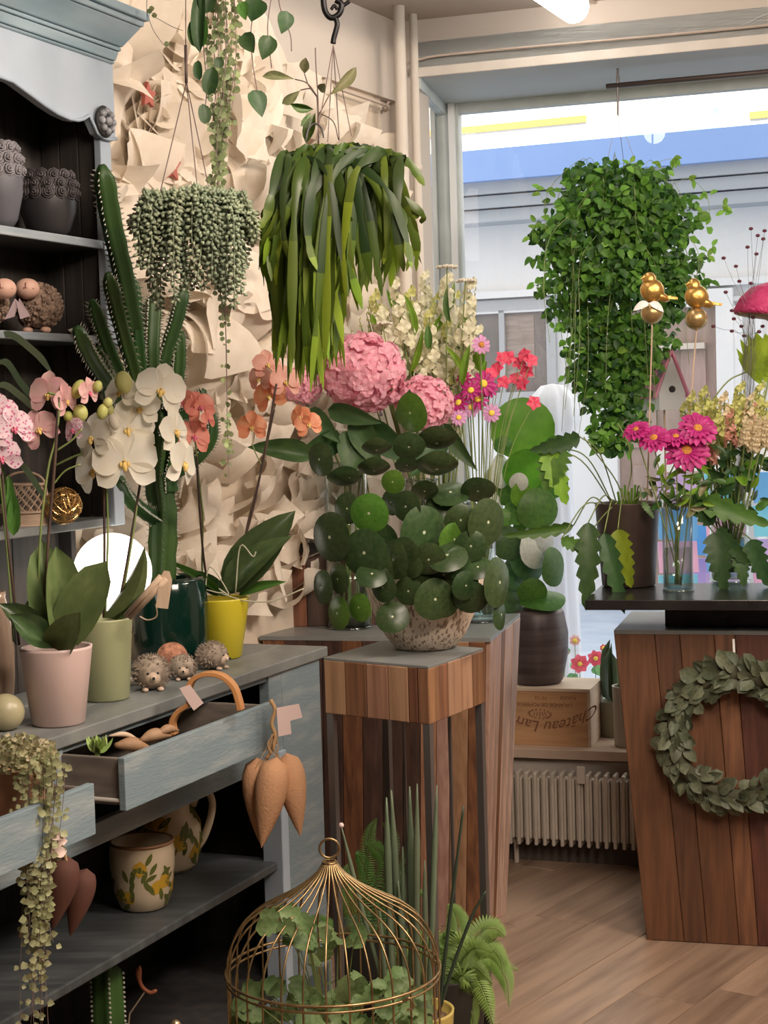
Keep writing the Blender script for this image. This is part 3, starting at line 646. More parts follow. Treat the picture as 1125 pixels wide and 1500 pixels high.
bb_ = MB().box(C1+Wd*1.6+Wn*.008+Z*.04, Wd*1.55, Wn*.008, Z*.04).build('baseboard_window', mat('dark_baseboard', (.09,.07,.06), .6)); struct(bb_)

# ================================================================ paper relief on the left wall
tw0, tw1 = -2.6, -.02
pr = thing('paper_wall_relief', C1-Lu*1.2+Ln*.02+Z*.9, 'wall relief of crumpled cream paper sheets behind the plants', 'wall decoration')
b = MB(); b.box(C1-Lu*1.4+Ln*.008+Z*1.78, Lu*1.3, Ln*.008, Z*.95); b.build('backing', m_board, pr)
sheets = []
for k in range(8):
    b = MB(); L_ = 1.0; bend = U(.9, 2.2)*(1 if k % 4 else -1.2); cone = U(.3, .9); ph = U(-.5, .5)
    def fn(u, v, bend=bend, cone=cone, ph=ph):
        x = v-.5; y = u; wdt = .55+cone*u*.6; a = bend*(x*(.5+u)); z = .35*math.sin(u*2.6+ph)+ (1-math.cos(a*1.6))*.28 + .05*math.sin(7*x+3*u)
        return V((x*wdt*1.3, y*.95, z))
    b.grid(fn, 6, 6); sheets.append(b.mesh('paper_sheet', m_paper))
def wl(t, z, off=0): return C1+Lu*t+Z*z+Ln*(.016+off)
ROSES = ((250,105,.13),(243,212,.135),(228,292,.10),(200,240,.075),(300,60,.085),(338,122,.08),(304,165,.07),(215,52,.07),(195,160,.06))
RC = [(onp(px, py, wl(0,0,.03), Ln), r*.95) for px, py, r in ROSES]
rows = 20
for i in range(rows):
    z = .95+i*.088; t = -2.5
    while t < -.12:
        if i >= rows-1 and t > -.6: t += .2; continue
        big = t < -1.05 and z > 1.75
        s_ = U(.17, .24) if big else U(.10, .155)
        tilt = U(.35, .95)*(1 if R.random() < .7 else -1); yaw = U(-.9, .9); roll = R.choice([0, PI, U(-1, 1), PI/2, -PI/2]) if big else R.choice([0, 0, U(-.8, .8), PI/2*R.choice([-1, 1])])
        p = wl(t+U(-.03, .03), min(z+U(-.02, .02), BZ-.04), U(0, .015))
        base = Matrix((Lu*-1, Z, Ln)).transposed() if False else Matrix((Vn(Z.cross(Ln)), Z, Ln)).transposed()
        rot = base @ Matrix.Rotation(roll, 3, 'Z') @ Matrix.Rotation(tilt*.7, 3, 'X') @ Matrix.Rotation(yaw*.6, 3, 'Y')
        M = Matrix.Translation(p) @ (rot.to_4x4()) @ Matrix.Diagonal((s_, s_, s_*.8, 1))
        me = R.choice(sheets)
        if any((p-c_).length < rd_ for c_, rd_ in RC):
            t += .07; continue
        if tb(p)-s_*.55 < ht1+.02 and p.z < ztop+.1:
            t += .06; continue
        if p.z < BT+.02 or t > -.42+.22*(z > 2.1)*(z < 2.5) : t += .08; continue
        # keep the sheet outside the wall
        mn = min((M @ v.co - wl(0, 0)).dot(Ln) for v in me.vertices)
        mx = max((M @ v.co).z for v in me.vertices)
        M = Matrix.Translation(Ln*(max(0, .004-mn)) - Z*max(0, mx-BZ+.01)*(1 if z > 2.4 else 0)) @ M
        inst('paper_sheet', me, pr, M)
        t += s_*U(.62, .85)
# large paper roses on the left part of the relief
def rose(px, py, r):
    c = onp(px, py, wl(0,0,.03), Ln); ex = Vn(Z.cross(Ln)); up = Z
    for j in range(7):
        rr = r*(.16+.14*j); n_ = 3+j//2
        for i in range(n_):
            a0 = 2*PI*(i+.37*j)/n_; sp_ = 2*PI/n_*.62; hh = .13-.012*j; fl = .012+.012*j; ph = U(0,6)
            def fn(u, v):
                a = a0+sp_*(u*2-1); q = rr*(1+.10*(u-.5))+fl*v*v*2.0+.006*math.sin(5*u+ph)*v; e = (1-.35*(2*u-1)**2)
                return c+(ex*math.cos(a)+up*math.sin(a))*q+Ln*(hh*v*e+.0)
            MB().grid(fn, 8, 5).build('rose_sheet', m_paper, pr, smooth=True)
for a_ in ROSES: rose(*a_)
m_star = mat('red_clay', (.42,.12,.09), .7)
for (px, py, r) in ((247, 243, .045), (213, 140, .035)):
    c = onp(px, py, wl(0,0,.14), Ln); vs = []; 
    for s_ in (0, 1):
        for k in range(10):
            a = PI/2+2*PI*k/10; q = r*(1 if k % 2 == 0 else .5); vs.append(c+Z.cross(Ln)*math.cos(a)*q+Z*math.sin(a)*q+Ln*.012*s_)
    b = MB(); b.add(vs, [tuple(range(10))[::-1], tuple(range(10, 20))]+[(k, (k+1) % 10, 10+(k+1) % 10, 10+k) for k in range(10)])
    tag(b.build('clay_star', m_star), 'small red clay star in the paper relief, '+('just above the hanging succulent' if py > 200 else 'higher, right of the hutch rosette'), 'star', )
# ================================================================ plant materials
def leafm(n, c, c2, **k): return mat(n, c, k.pop('rough', .46), spec=k.pop('spec', .35), col2=c2, scale=k.pop('scale', 5), rand=k.pop('rand', .22), huer=k.pop('huer', .015), trans=k.pop('trans', .22), contrast=(.3,.7), **k)
L_DARK = leafm('leaf_dark', (.030,.075,.026), (.055,.115,.035))
L_MID = leafm('leaf_mid', (.055,.15,.03), (.10,.23,.04))
L_BRIGHT = leafm('leaf_bright', (.16,.34,.03), (.26,.46,.05), trans=.4)
L_ORCH = leafm('leaf_orchid', (.04,.075,.03), (.085,.135,.05), rough=.28, trans=.1)
L_CACT = leafm('cactus_skin', (.025,.075,.022), (.055,.13,.03), trans=0, rough=.45)
L_RHIP = leafm('strap_leaf', (.035,.075,.015), (.085,.135,.022), rand=.4, huer=.02, trans=.3, rough=.32)
L_RHIPT = leafm('strap_leaf_tip', (.15,.25,.02), (.26,.36,.03), trans=.35)
L_RHIPM = leafm('strap_leaf_olive', (.075,.125,.015), (.13,.19,.025), rand=.3, trans=.35)
L_RHIPR = leafm('strap_leaf_deep', (.018,.042,.012), (.045,.075,.018), rand=.3, trans=.2)
L_SED = leafm('sedum_leaf', (.19,.25,.17), (.30,.34,.22), trans=.05, rand=.15)
L_OLIVE = leafm('leaf_olive', (.17,.20,.08), (.30,.28,.16), rand=.3, huer=.03)
L_FERN = leafm('fern_leaf', (.18,.32,.07), (.30,.46,.12), trans=.35)
L_PALE = leafm('leaf_pale_green', (.16,.28,.12), (.26,.40,.17), trans=.3)
L_SANS = leafm('rod_leaf', (.15,.19,.12), (.10,.135,.085), trans=0, rand=.12)
L_EUC = leafm('dried_eucalyptus', (.085,.11,.07), (.17,.185,.115), rand=.3, huer=.02)
m_stemd = mat('dark_stick', (.05,.03,.03), .5, col2=(.10,.06,.04), scale=20)
m_stemg = mat('green_stem', (.16,.24,.07), .5, col2=(.24,.28,.10), scale=20)
m_root = mat('aerial_root', (.48,.46,.34), .6)
m_soil = mat('potting_bark', (.10,.06,.035), .9, col2=(.22,.14,.08), scale=60, bump=.5, bscale=70)
m_cord = mat('hanging_cord', (.16,.11,.10), .7)
m_wire = mat('thin_wire', (.13,.12,.12), .4, metal=.6)
def petal(n, c, c2, **k): return mat(n, c, .5, col2=c2, scale=k.pop('scale', 2.2), rand=k.pop('rand', .05), trans=k.pop('trans', .25), contrast=k.pop('contrast', (.35,.7)), **k)
P_WH = petal('petal_white', (.90,.87,.78), (.88,.82,.68), trans=.35)
P_PK = petal('petal_soft_pink', (.78,.42,.44), (.80,.55,.50))
P_SP = petal('petal_speckled', (.62,.12,.30), (.86,.66,.72), kind='voronoi', scale=7, contrast=(.25,.45))
P_CO = petal('petal_coral', (.74,.20,.16), (.80,.32,.22))
P_OR = petal('petal_orange', (.80,.26,.13), (.82,.40,.22))
P_YG = petal('petal_green_bud', (.55,.58,.16), (.70,.68,.30))
P_CR = petal('petal_cream', (.82,.80,.55), (.86,.84,.70))
P_HY = petal('petal_hydrangea', (.92,.46,.58), (.95,.62,.70), rand=.08, trans=.4)
P_MG = petal('petal_magenta', (.46,.015,.17), (.58,.04,.28), rand=.15)
P_RD = petal('petal_carmine', (.78,.05,.14), (.85,.15,.22), rand=.1)
P_LI = petal('petal_lilac', (.68,.30,.60), (.76,.42,.66))
P_SA = petal('petal_salmon', (.76,.35,.28), (.80,.48,.38), rand=.12)
m_lipY = mat('lip_yellow', (.86,.68,.25), .5, col2=(.78,.48,.12), scale=40)
m_lipR = mat('lip_crimson', (.55,.03,.12), .5, col2=(.80,.25,.35), scale=30)
m_disc = mat('flower_centre', (.75,.35,.05), .8, col2=(.35,.12,.03), scale=200)
m_discY = mat('flower_centre_yellow', (.85,.65,.08), .8)

L_ORP = leafm('leaf_orchid_pale', (.10,.15,.055), (.17,.22,.085), rough=.34, trans=.12)
def pot(name, parent, c, r0, r1, h, m, seg=32, lip=.004, soil=True, sname='soil'):
    """tapered pot standing at c: r0 foot radius, r1 rim radius"""
    b = MB(); b.lathe([(r0*.9, 0), (r0, .004), (r1, h-lip), (r1+.001, h), (r1-.004, h), (r1-.007, h-.006), (r1*.9, h-.03), (0, h-.03)] if not soil else [(r0*.9, 0), (r0, .004), (r1, h-lip), (r1+.001, h), (r1-.004, h), (r1-.006, h-.004), (r1-.010, h-.022), (0, h-.022)], c, seg)
    o = b.build(name, m, parent, smooth=True)
    if soil: MB().lathe([(0, h-.018), (r1-.012, h-.020), (r1-.012, h-.0215), (0, h-.0215)], c, 20).build(sname, m_soil, parent)
    return o
# ---- orchid flowers
def petal_mesh(m, L, W, bend, cup, shape='obov'):
    b = MB(); b.blade(Matrix.Diagonal((W, L, L, 1)), shape, bend, cup, 7, 6); return b.mesh('petal', m)
ORC = {}
def orchid_flower(parent, m, lipm, c, r, face, up, openness=1.0):
    key = m.name
    if key not in ORC:
        ORC[key] = (petal_mesh(m, 1.0, 1.12, .5, .12, 'orb'), petal_mesh(m, .98, .66, .4, .15, 'obov'))
    wide, narrow = ORC[key]
    f = Vn(V(face)); u = V(up); u = Vn(u-f*u.dot(f)); rt = u.cross(f); 
    base = Matrix((rt, u, f)).transposed().to_4x4()
    M = Matrix.Translation(V(c)) @ base
    b = MB(); b.ell((0,0,0), .07, seg=6, rings=4); fl = inst('flower', b.mesh('flower_heart', m), parent, M @ Matrix.Scale(r, 4))
    for ang, me, k in ((0, narrow, 1), (125, narrow, .95), (-125, narrow, .95), (66, wide, .92), (-66, wide, .92)):
        op = 1.0 if me is narrow else 1.0
        T = Matrix.Rotation(math.radians(-ang), 4, 'Z') @ Matrix.Translation((0, .02, .03 if me is wide else 0)) @ Matrix.Rotation(math.radians((1-openness)*60+U(0, 14)), 4, 'X') @ Matrix.Scale(k, 4)
        inst_l('petal', me, fl, T)
    b = MB(); b.ell((0, -.12, .12), (.075, .15, .08), seg=8, rings=6); b.ell((-.10, -.05, .12), (.05, .09, .04), seg=6, rings=5); b.ell((.10, -.05, .12), (.05, .09, .04), seg=6, rings=5); b.ell((0, .04, .10), (.05, .05, .07), seg=6, rings=5)
    inst_l('lip', b.mesh('lip', lipm, smooth=True), fl, Matrix.Identity(4))
    return fl
def tocam(p, yaw=0, pitch=0):
    d = Vn(CAM-V(p)); side = Vn(d.cross(Z))
    return Vn(Matrix.Rotation(pitch, 3, side) @ (Matrix.Rotation(yaw, 3, 'Z') @ d))
def oflower(parent, m, lipm, px, py, rpx, Y, yaw=0, pitch=0, roll=0, openness=1.0):
    p = at(px, py, Y); rpx *= 1.17; f = tocam(p, yaw, pitch); up = Matrix.Rotation(roll, 3, f) @ Z
    return orchid_flower(parent, m, lipm, p, rpx*S(Y), f, up, openness)
def bud(parent, m, px, py, rx, ry, Y, rot=0, name='bud'):
    b = MB(); b.ell((0,0,0), (rx*S(Y), rx*S(Y), ry*S(Y)), seg=9, rings=7); me = b.mesh('bud', m); 
    return inst(name, me, parent, Matrix.Translation(at(px, py, Y)) @ Matrix.Rotation(rot, 4, 'Y'))
def stem(parent, pts, r, m, Y, name='flower_stem', n=5, seg=6):
    return MB().tube(pxcurve(pts, Y, n), r, seg).build(name, m, parent, smooth=True)

# ---- pink pot orchid (front)
Y1 = onz(83, 1060, BT).y
c = onz(82, 1064, BT)+V((0,.03,0))
o1 = thing('potted_orchid', V((c.x, c.y, BT)), 'orchid in a pale pink pot, speckled pink and soft pink blooms on two dark sticks', 'plant')
r1 = 53*S(c.y); pot('pot', o1, V((c.x, c.y, BT)), 39*S(c.y), r1, (1060-943)*S(c.y)*.985, mat('pink_glaze', (.66,.50,.46), .35, col2=(.63,.47,.44), scale=2), lip=.006)
Yo = c.y
for (b_, t_, w_, dy, bend, cup, ro) in [((80,948),(62,792),54,.02,.3,.25,0), ((92,948),(82,800),50,-.02,.2,.35,.3), ((92,945),(156,822),60,-.03,.4,.2,-.2), ((74,944),(-2,884),34,-.06,.9,.3,.3), ((80,950),(14,900),38,-.08,.8,.3,.2), ((84,952),(118,896),44,-.09,.7,.3,-.2), ((75,945),(40,880),40,.03,.6,.3,0)]:
    pxleaf(o1, L_ORP if t_[0] > 50 else L_ORCH, b_, t_, w_*1.12, Yo, dy, 'orb' if t_[0] > 50 else 'obov', bend, cup, ro)
stem(o1, [(28,945),(18,850),(8,760),(3,690)], .0032, m_stemd, Yo, 'support_stick'); stem(o1, [(62,945),(70,800),(80,680),(86,582)], .0036, m_stemd, Yo, 'support_stick')
stem(o1, [(56,945),(58,800),(70,690),(82,640),(86,585),(70,575)], .0028, m_stemg, Yo); stem(o1, [(20,940),(10,800),(0,700),(-10,640)], .0028, m_stemg, Yo)
stem(o1, [(83,660),(105,645),(120,628)], .002, m_stemg, Yo); stem(o1, [(78,710),(95,690),(118,680)], .002, m_stemg, Yo)
for a in [(20,628,30,.2,.1,.2), (0,608,28,.3,0,0), (2,672,30,-.2,0,.4)]: oflower(o1, P_SP, m_lipR, a[0], a[1], a[2], Yo-.02, a[3], a[4], a[5])
for a in [(72,578,31,-.5,.1,0), (96,588,24,.9,0,.3), (58,630,29,-.4,.2,.5)]: oflower(o1, P_PK, m_lipY, a[0], a[1], a[2], Yo+.02, a[3], a[4], a[5])
oflower(o1, P_SP, m_lipR, 108, 630, 20, Yo+.03, -.9, 0, .2); oflower(o1, P_PK, m_lipR, 130, 575, 20, Yo+.03, .9, 0, .1)
for a in [(115,570,10,15),(143,566,7,9),(118,605,11,13),(150,603,8,12),(158,590,7,8),(100,610,7,8)]: bud(o1, P_YG, a[0], a[1], a[2], a[3], Yo+.04, U(-.5,.5))
MB().tube(curve([at(22,900,Yo-.05), at(18,925,Yo-.05), at(24,945,Yo-.05), at(20,915,Yo-.04)],4), .0012, 4).build('plant_tie', m_wire, o1)
# ---- sage pot orchid (white)
c = onz(157, 1014, BT)+V((0,.05,0)); c.y = 3.70; Y2 = c.y
o2 = thing('potted_orchid', V((c.x, c.y, BT)), 'white orchid in full bloom in a sage green pot', 'plant')
rr = 43*S(Y2); pot('pot', o2, V((at(155,1014,Y2).x, c.y, BT)), 35*S(Y2), rr, (H-BT)-(905-617)*S(Y2), mat('sage_glaze', (.40,.42,.24), .4, col2=(.36,.38,.21), scale=3, stretch=(3,3,.6)), lip=.004)
for (b_, t_, w_, dy, bend, cup, ro) in [((150,905),(212,800),22,.0,.3,.5,1.0), ((145,905),(128,830),28,.03,.4,.3,0), ((160,905),(226,852),14,-.03,.4,.3,.6)]:
    pxleaf(o2, L_ORP, b_, t_, w_, Y2, dy, 'lance', bend, cup, ro)
stem(o2, [(152,905),(153,800),(152,700),(150,665)], .0032, m_stemd, Y2, 'support_stick'); stem(o2, [(170,905),(185,830),(200,740),(222,615)], .0032, m_stemd, Y2, 'support_stick')
stem(o2, [(154,905),(158,780),(156,690),(162,650),(185,630),(205,640)], .0026, m_stemg, Y2); stem(o2, [(174,905),(192,800),(206,700),(216,640),(208,585),(188,560)], .0026, m_stemg, Y2)
stem(o2, [(80,682),(110,668),(140,658),(170,640)], .0024, m_stemg, Y2)
for a in [(187,630,40,.1,.15,.1), (235,572,37,.25,.1,-.3), (183,678,47,-.1,.1,.05), (138,690,37,-.8,0,.3), (136,642,34,-.9,.1,.1), (256,632,32,.9,.05,.2), (268,680,37,1.0,-.1,-.2), (206,600,30,-.3,.5,0), (176,575,26,-.5,.3,0)]:
    oflower(o2, P_WH, m_lipY, a[0], a[1], a[2], Y2-.03+U(-.03,.03), a[3], a[4], a[5])
for a in [(181,560,13,17),(167,618,8,13),(160,600,7,9)]: bud(o2, P_YG if a[0] != 167 else P_WH, a[0], a[1], a[2], a[3], Y2-.06, U(-.4,.4))
# ---- yellow pot orchid
c = onz(325, 966, BT); Y3 = c.y+.03; c = V((at(325,950,Y3).x, Y3, BT))
o3 = thing('potted_orchid', c, 'coral orchid in a bright yellow pot with one huge dark leaf', 'plant')
pot('pot', o3, c, 29*S(Y3), 43*S(Y3), (H-BT)-(876-613)*S(Y3), mat('yellow_glaze', (.62,.52,.03), .35, col2=(.56,.47,.03), scale=3), lip=.005)
for (b_, t_, w_, dy, bend, cup, ro) in [((330,868),(433,748),64,.02,.5,.25,-.2), ((335,870),(428,785),46,-.02,.8,.3,-.5), ((325,870),(272,835),26,-.03,.6,.3,.2), ((322,872),(222,815),12,-.05,1.0,.3,.3), ((320,872),(345,835),26,.0,.4,.3,.2), ((350,872),(420,852),16,-.03,.5,.3,-.3)]:
    pxleaf(o3, L_ORCH if w_ > 20 else L_MID, b_, t_, w_, Y3, dy, 'lance', bend, cup, ro)
stem(o3, [(312,870),(300,830),(292,740,4.15),(288,668,4.0)], .0032, m_stemd, Y3, 'support_stick'); stem(o3, [(360,785),(372,740),(390,650),(405,562)], .0030, m_stemd, Y3, 'support_stick')
stem(o3, [(345,865),(362,770),(380,700),(402,600)], .0026, m_stemd, Y3); stem(o3, [(302,868),(296,830),(297,760,4.2),(290,690,4.05),(285,640,3.95),(275,600,3.93)], .0026, m_stemg, Y3)
for k, p in enumerate([[(300,866),(308,830),(335,870),(320,862)],[(330,868),(262,900),(238,905),(205,902)][:1]+[(318,868),(290,862),(270,872),(258,860)], [(325,870),(360,880),(400,880),(445,862)], [(345,868),(352,800),(370,815),(375,808)]]):
    stem(o3, p, .002, m_root, Y3-.05, 'aerial_root')
for a in [(266,590,22,-.4,.1,0),(293,597,22,.3,.1,.3),(284,640,26,.5,.2,-.3),(305,615,14,.8,0,0)]: oflower(o3, P_CO, m_lipR, a[0], a[1], a[2], 3.92, a[3], a[4], a[5])
for a in [(369,626,22,0,.1,0),(452,622,20,.2,.1,.2),(440,610,16,-.5,.1,.2),(395,580,26,-.5,.2,.3),(380,555,20,-.7,0,0),(418,560,24,.4,.3,0),(392,535,22,.2,.4,.1)]: oflower(o3, P_OR if a[0] < 460 and a[1] > 570 else P_SA, m_lipY, a[0], a[1], a[2], Y3+.03, a[3], a[4], a[5])
stem(o3, [(369,650),(375,665),(384,682)], .0018, m_stemg, Y3)
pxleaf(o3, L_DARK, (455,668), (362,655), 34, Y3+.25, -.05, 'lance', .9, .3, .2)
# ---- strap-leaf plant arching in from the left
c = V((at(-70,900,3.62).x, 3.55, BT)); o4 = thing('potted_strap_plant', c, 'arching grey-green strap leaves reaching in from the left edge, below the sheep ornaments', 'plant')
pot('pot', o4, c, .05, .075, .15, mat('grey_glaze', (.4,.4,.38), .5))
for p in [[(-70,860),(-60,560),(0,490),(50,515),(80,552)], [(-70,860),(-50,600),(0,530),(30,560),(52,590)], [(-70,860),(-55,620),(-5,565),(30,580),(60,610)], [(-70,860),(-40,650),(0,640),(40,690),(72,740)],[(-70,860),(-20,700),(20,730),(30,770)]]:
    P = pxcurve(p, 3.52, 6); b = MB(); n = len(P)-1
    b.grid(lambda u, v: P[round(u*n)] + Vn(V((.5,-.2,.6)))*(v-.5)*.016*min(1, (1-u)*6+.1), n, 2); b.build('leaf', leafm('leaf_greygreen', (.10,.16,.09), (.20,.25,.15)), o4, smooth=True)
for p in [(8,720),(15,745),(-5,700)]: pxleaf(o4, L_MID, (p[0]+5, p[1]+40), (p[0]+5, p[1]-25), 20, 3.5, 0, 'lance', .4, .2)
# ---- euphorbia cactus in a dark green glass pot
Yc = 4.20; c = V((at(250,900,Yc).x, Yc, BT))
o5 = thing('potted_cactus', c, 'tall branching green cactus growing from a dark green glossy pot', 'plant')
b = MB(); k = S(Yc); b.lathe([(.0,.0),(44*k,.0),(50*k,.01),(55*k,.06),(56*k,.16),(52*k,.215),(48*k,.228),(45*k,.222),(50*k,.16),(0,.15)], c, 32)
b.build('pot', mat('dark_green_glaze', (.003,.022,.015), .12, coat=.4, spec=.5), o5, smooth=True)
MB().lathe([(0,.19),(47*k,.19),(47*k,.185),(0,.185)], c, 20).build('soil', m_soil, o5)
def ribbed(parent, pts, r, Y, ribs=4, name='branch', spines=True, lean=0.0):
    pts = [(p[0], p[1], Y-lean*max(0, 235-p[0])) for p in pts] if lean else pts
    P = pxcurve(pts, Y, 5); n = len(P); b = MB(); seg = ribs*4; vs = []; fs = []; sp = []; prev = None
    for i, p in enumerate(P):
        t = Vn(P[min(i+1, n-1)]-P[max(i-1, 0)]); a = t.orthogonal().normalized() if prev is None else Vn(prev-t*prev.dot(t)); prev = a; bb = t.cross(a)
        rr_ = r*(min(1, .35+2.2*math.sqrt(max(0, (n-1-i)/(n-1)))))
        for k in range(seg):
            an = 2*PI*k/seg+.4; q = rr_*(.52+.48*abs(math.cos(ribs*(an-.4)/2))**1.4)*(1+.05*math.sin(i*2.5)); w_ = p+(a*math.cos(an)+bb*math.sin(an))*q; vs.append(w_)
            if k % 4 == 0: sp.append((w_, Vn(a*math.cos(an)+bb*math.sin(an))))
    for i in range(n-1):
        for k in range(seg): l = (k+1) % seg; fs.append((i*seg+k, i*seg+l, (i+1)*seg+l, (i+1)*seg+k))
    fs.append(tuple((n-1)*seg+k for k in range(seg))); b.add(vs, fs); o = b.build(name, L_CACT, parent, smooth=True)
    if spines:
        b = MB()
        for i in range(len(sp)-ribs):
            for f in (0, .5):
                q = sp[i][0].lerp(sp[i+ribs][0], f); d = sp[i][1]
                b.add([q-Z*.003, q+Z*.003, q+d.cross(Z)*.002, q+d*.010+Z*U(-.004,.004)], [(0,1,2),(0,1,3),(1,2,3),(0,2,3)])
        s_ = b.build('spines', mat('pale_spines', (.50,.50,.42), .7), o); s_['kind'] = 'stuff'
    return o
k = S(Yc)
ribbed(o5, [(236,850),(238,760),(232,700),(236,640),(228,560)], 22*k, Yc, 5, 'trunk')
for pts, r in [([(195,480),(180,400),(162,320),(150,242)],16), ([(208,600),(200,560),(175,470),(158,400)],12), ([(205,610),(185,570),(155,500),(135,440)],11), ([(200,620),(170,575),(135,525),(112,480)],12), ([(210,600),(205,540),(200,480),(195,405)],11), ([(225,590),(222,520),(224,470),(226,430)],13), ([(235,590),(240,530),(258,470),(270,420)],12), ([(245,600),(258,560),(262,520),(260,480)],12), ([(205,640),(190,600),(165,590),(150,560)],10), ([(240,640),(262,610),(282,600),(300,570)],10), ([(236,700),(262,690),(290,670),(310,640),(308,600)],10), ([(228,760),(205,745),(185,725),(172,700)],11), ([(250,720),(250,690),(262,640),(268,600)],12), ([(180,580),(165,560),(150,530),(140,510)],10), ([(215,560),(212,520),(214,470),(216,440)],10)]:
    ribbed(o5, pts, r*k, Yc+(U(-.05,.05) if r < 16 else -.02), 4, lean=.0052)
# ---- globe lamp
Yg = 3.90; gc = at(165, 838, Yg); gr = 57.5*S(Yg)
g = thing('globe_lamp', V((gc.x, gc.y, BT)), 'glowing white globe lamp behind the orchid pots', 'lamp')
MB().ell(gc, gr, seg=36, rings=24).build('globe', mat('globe_glow', (1,1,1), .4, emit=(1.0,.93,.82), estr=2.4), g, smooth=True)
MB().lathe([(0,0),(.05,0),(.05,.012),(.018,.02),(.018,gc.z-gr-BT+.004),(.03,gc.z-gr-BT+.006),(.03,gc.z-gr-BT+.012),(0,gc.z-gr-BT+.012)], V((gc.x, gc.y, BT)), 24).build('base', mat('lamp_base', (.7,.66,.6), .4), g, smooth=True)
# ---- wooden twig pieces with price tag leaning on the sage pot
m_pale = mat('pale_wood', (.62,.47,.34), .6, col2=(.52,.38,.27), scale=8, stretch=(8,8,1)); m_tag = mat('pink_tag', (.74,.56,.53), .7)
t = thing('wooden_clip', at(210,880,Y2-.1), 'pale wooden clip with a hanging tag leaning over the sage pot', 'decoration')
for p in (((190,905),(244,848)), ((184,902),(236,845))): MB().tube([at(*p[0], Y2-.09), at(*p[1], Y2-.13)], [.006,.008], 6).build('clip_leg', m_pale, t, smooth=True)
MB().tube(pxcurve([(205,903),(215,908),(225,906),(230,900),(228,885)], Y2-.1, 4), .0018, 5).build('cord', m_pale, t)
q = [at(x, y, Y2-.13) for x, y in ((228,890),(246,892),(252,850),(248,837),(240,836),(233,850))]; MB().add(q+[x+V((0,.003,0)) for x in q], [tuple(range(6)), tuple(range(6,12))[::-1]]+[(i, (i+1) % 6, 6+(i+1) % 6, 6+i) for i in range(6)]).build('tag', m_pale, t)
# ---- hedgehogs
m_spine = mat('hedgehog_spines', (.40,.32,.25), .8, col2=(.20,.155,.12), scale=60, rand=.1); m_face = mat('hedgehog_face', (.62,.47,.36), .7); m_eye = mat('black_bead', (.01,.01,.01), .2)
def hedgehog(px, py, rpx, yaw, label, side=False):
    c0 = onz(px, py, BT); Y = c0.y; r = rpx*S(Y); c = V((at(px, py, Y).x, Y, BT)); t = thing('hedgehog_figurine', c, label, 'figurine', None)
    d = tocam(c, yaw); d.z = 0; d = Vn(d); sd = d.cross(Z); rot = Matrix((sd, -d, Z)).transposed()
    cc = c+Z*r*.92; MB().ell(cc, (r*.95, r*1.1, r*.9), rot=rot, seg=18, rings=12).build('body', m_spine, t, smooth=True)
    b = MB()
    for i in range(420):
        z = U(-.75, 1); a = U(0, 2*PI); s_ = math.sqrt(max(0, 1-z*z)); v = V((s_*math.cos(a), s_*math.sin(a), z))
        if v.y < -.62 and v.z < .55: continue
        q = cc+rot @ V((v.x*r*.93, v.y*r*1.07, v.z*r*.88)); n = Vn(rot @ v); n = Vn(n+V((U(-.3,.3),U(-.3,.3),U(-.3,.3)))); a_ = n.orthogonal().normalized()*r*.05; b_ = n.cross(a_)
        b.add([q+a_, q-a_*.5+b_*.87, q-a_*.5-b_*.87, q+n*r*.2], [(0,1,3),(1,2,3),(2,0,3)])
    s_ = b.build('spines', m_spine, t); s_['kind'] = 'stuff'
    f = MB(); f.ell(cc-rot @ V((0, r*.72, r*.12)), (r*.5, r*.42, r*.48), rot=rot, seg=14, rings=10); f.ell(cc-rot @ V((0, r*1.05, r*.18)), (r*.2, r*.3, r*.18), rot=rot, seg=10, rings=8); f.build('face', m_face, t, smooth=True)
    for sx in (-1, 1): MB().ell(cc+rot @ V((sx*r*.26, -r*1.03, r*.08)), r*.07, seg=8, rings=6).build('eye', m_eye, t, smooth=True)
    MB().ell(cc+rot @ V((0, -r*1.36, -r*.14)), r*.085, seg=8, rings=6).build('nose', m_eye, t, smooth=True)
    for sx in (-1, 1): MB().ell(c+rot @ V((sx*r*.4, -r*.75, r*.12)), (r*.18, r*.24, r*.12), rot=rot, seg=8, rings=6).build('foot', m_face, t, smooth=True)
hedgehog(222, 1010, 28, .1, 'large spiny brown hedgehog figurine beside the sage pot')
hedgehog(269, 995, 20, .0, 'small hedgehog figurine in the middle of the three')
hedgehog(312, 980, 22, 1.0, 'hedgehog figurine turned sideways in front of the yellow pot')
c0 = onz(253, 988, BT); r = 24*S(c0.y); c = V((c0.x, c0.y, BT))
b = MB(); b.ell(c+Z*r, r, seg=22, rings=14); o = b.build('wicker_ball', mat('terracotta_wicker', (.55,.25,.15), .8, col2=(.25,.10,.06), scale=60, bump=.8, bscale=80), smooth=True)
tag(o, 'rough terracotta-coloured ball behind the hedgehog figurines', 'ball')
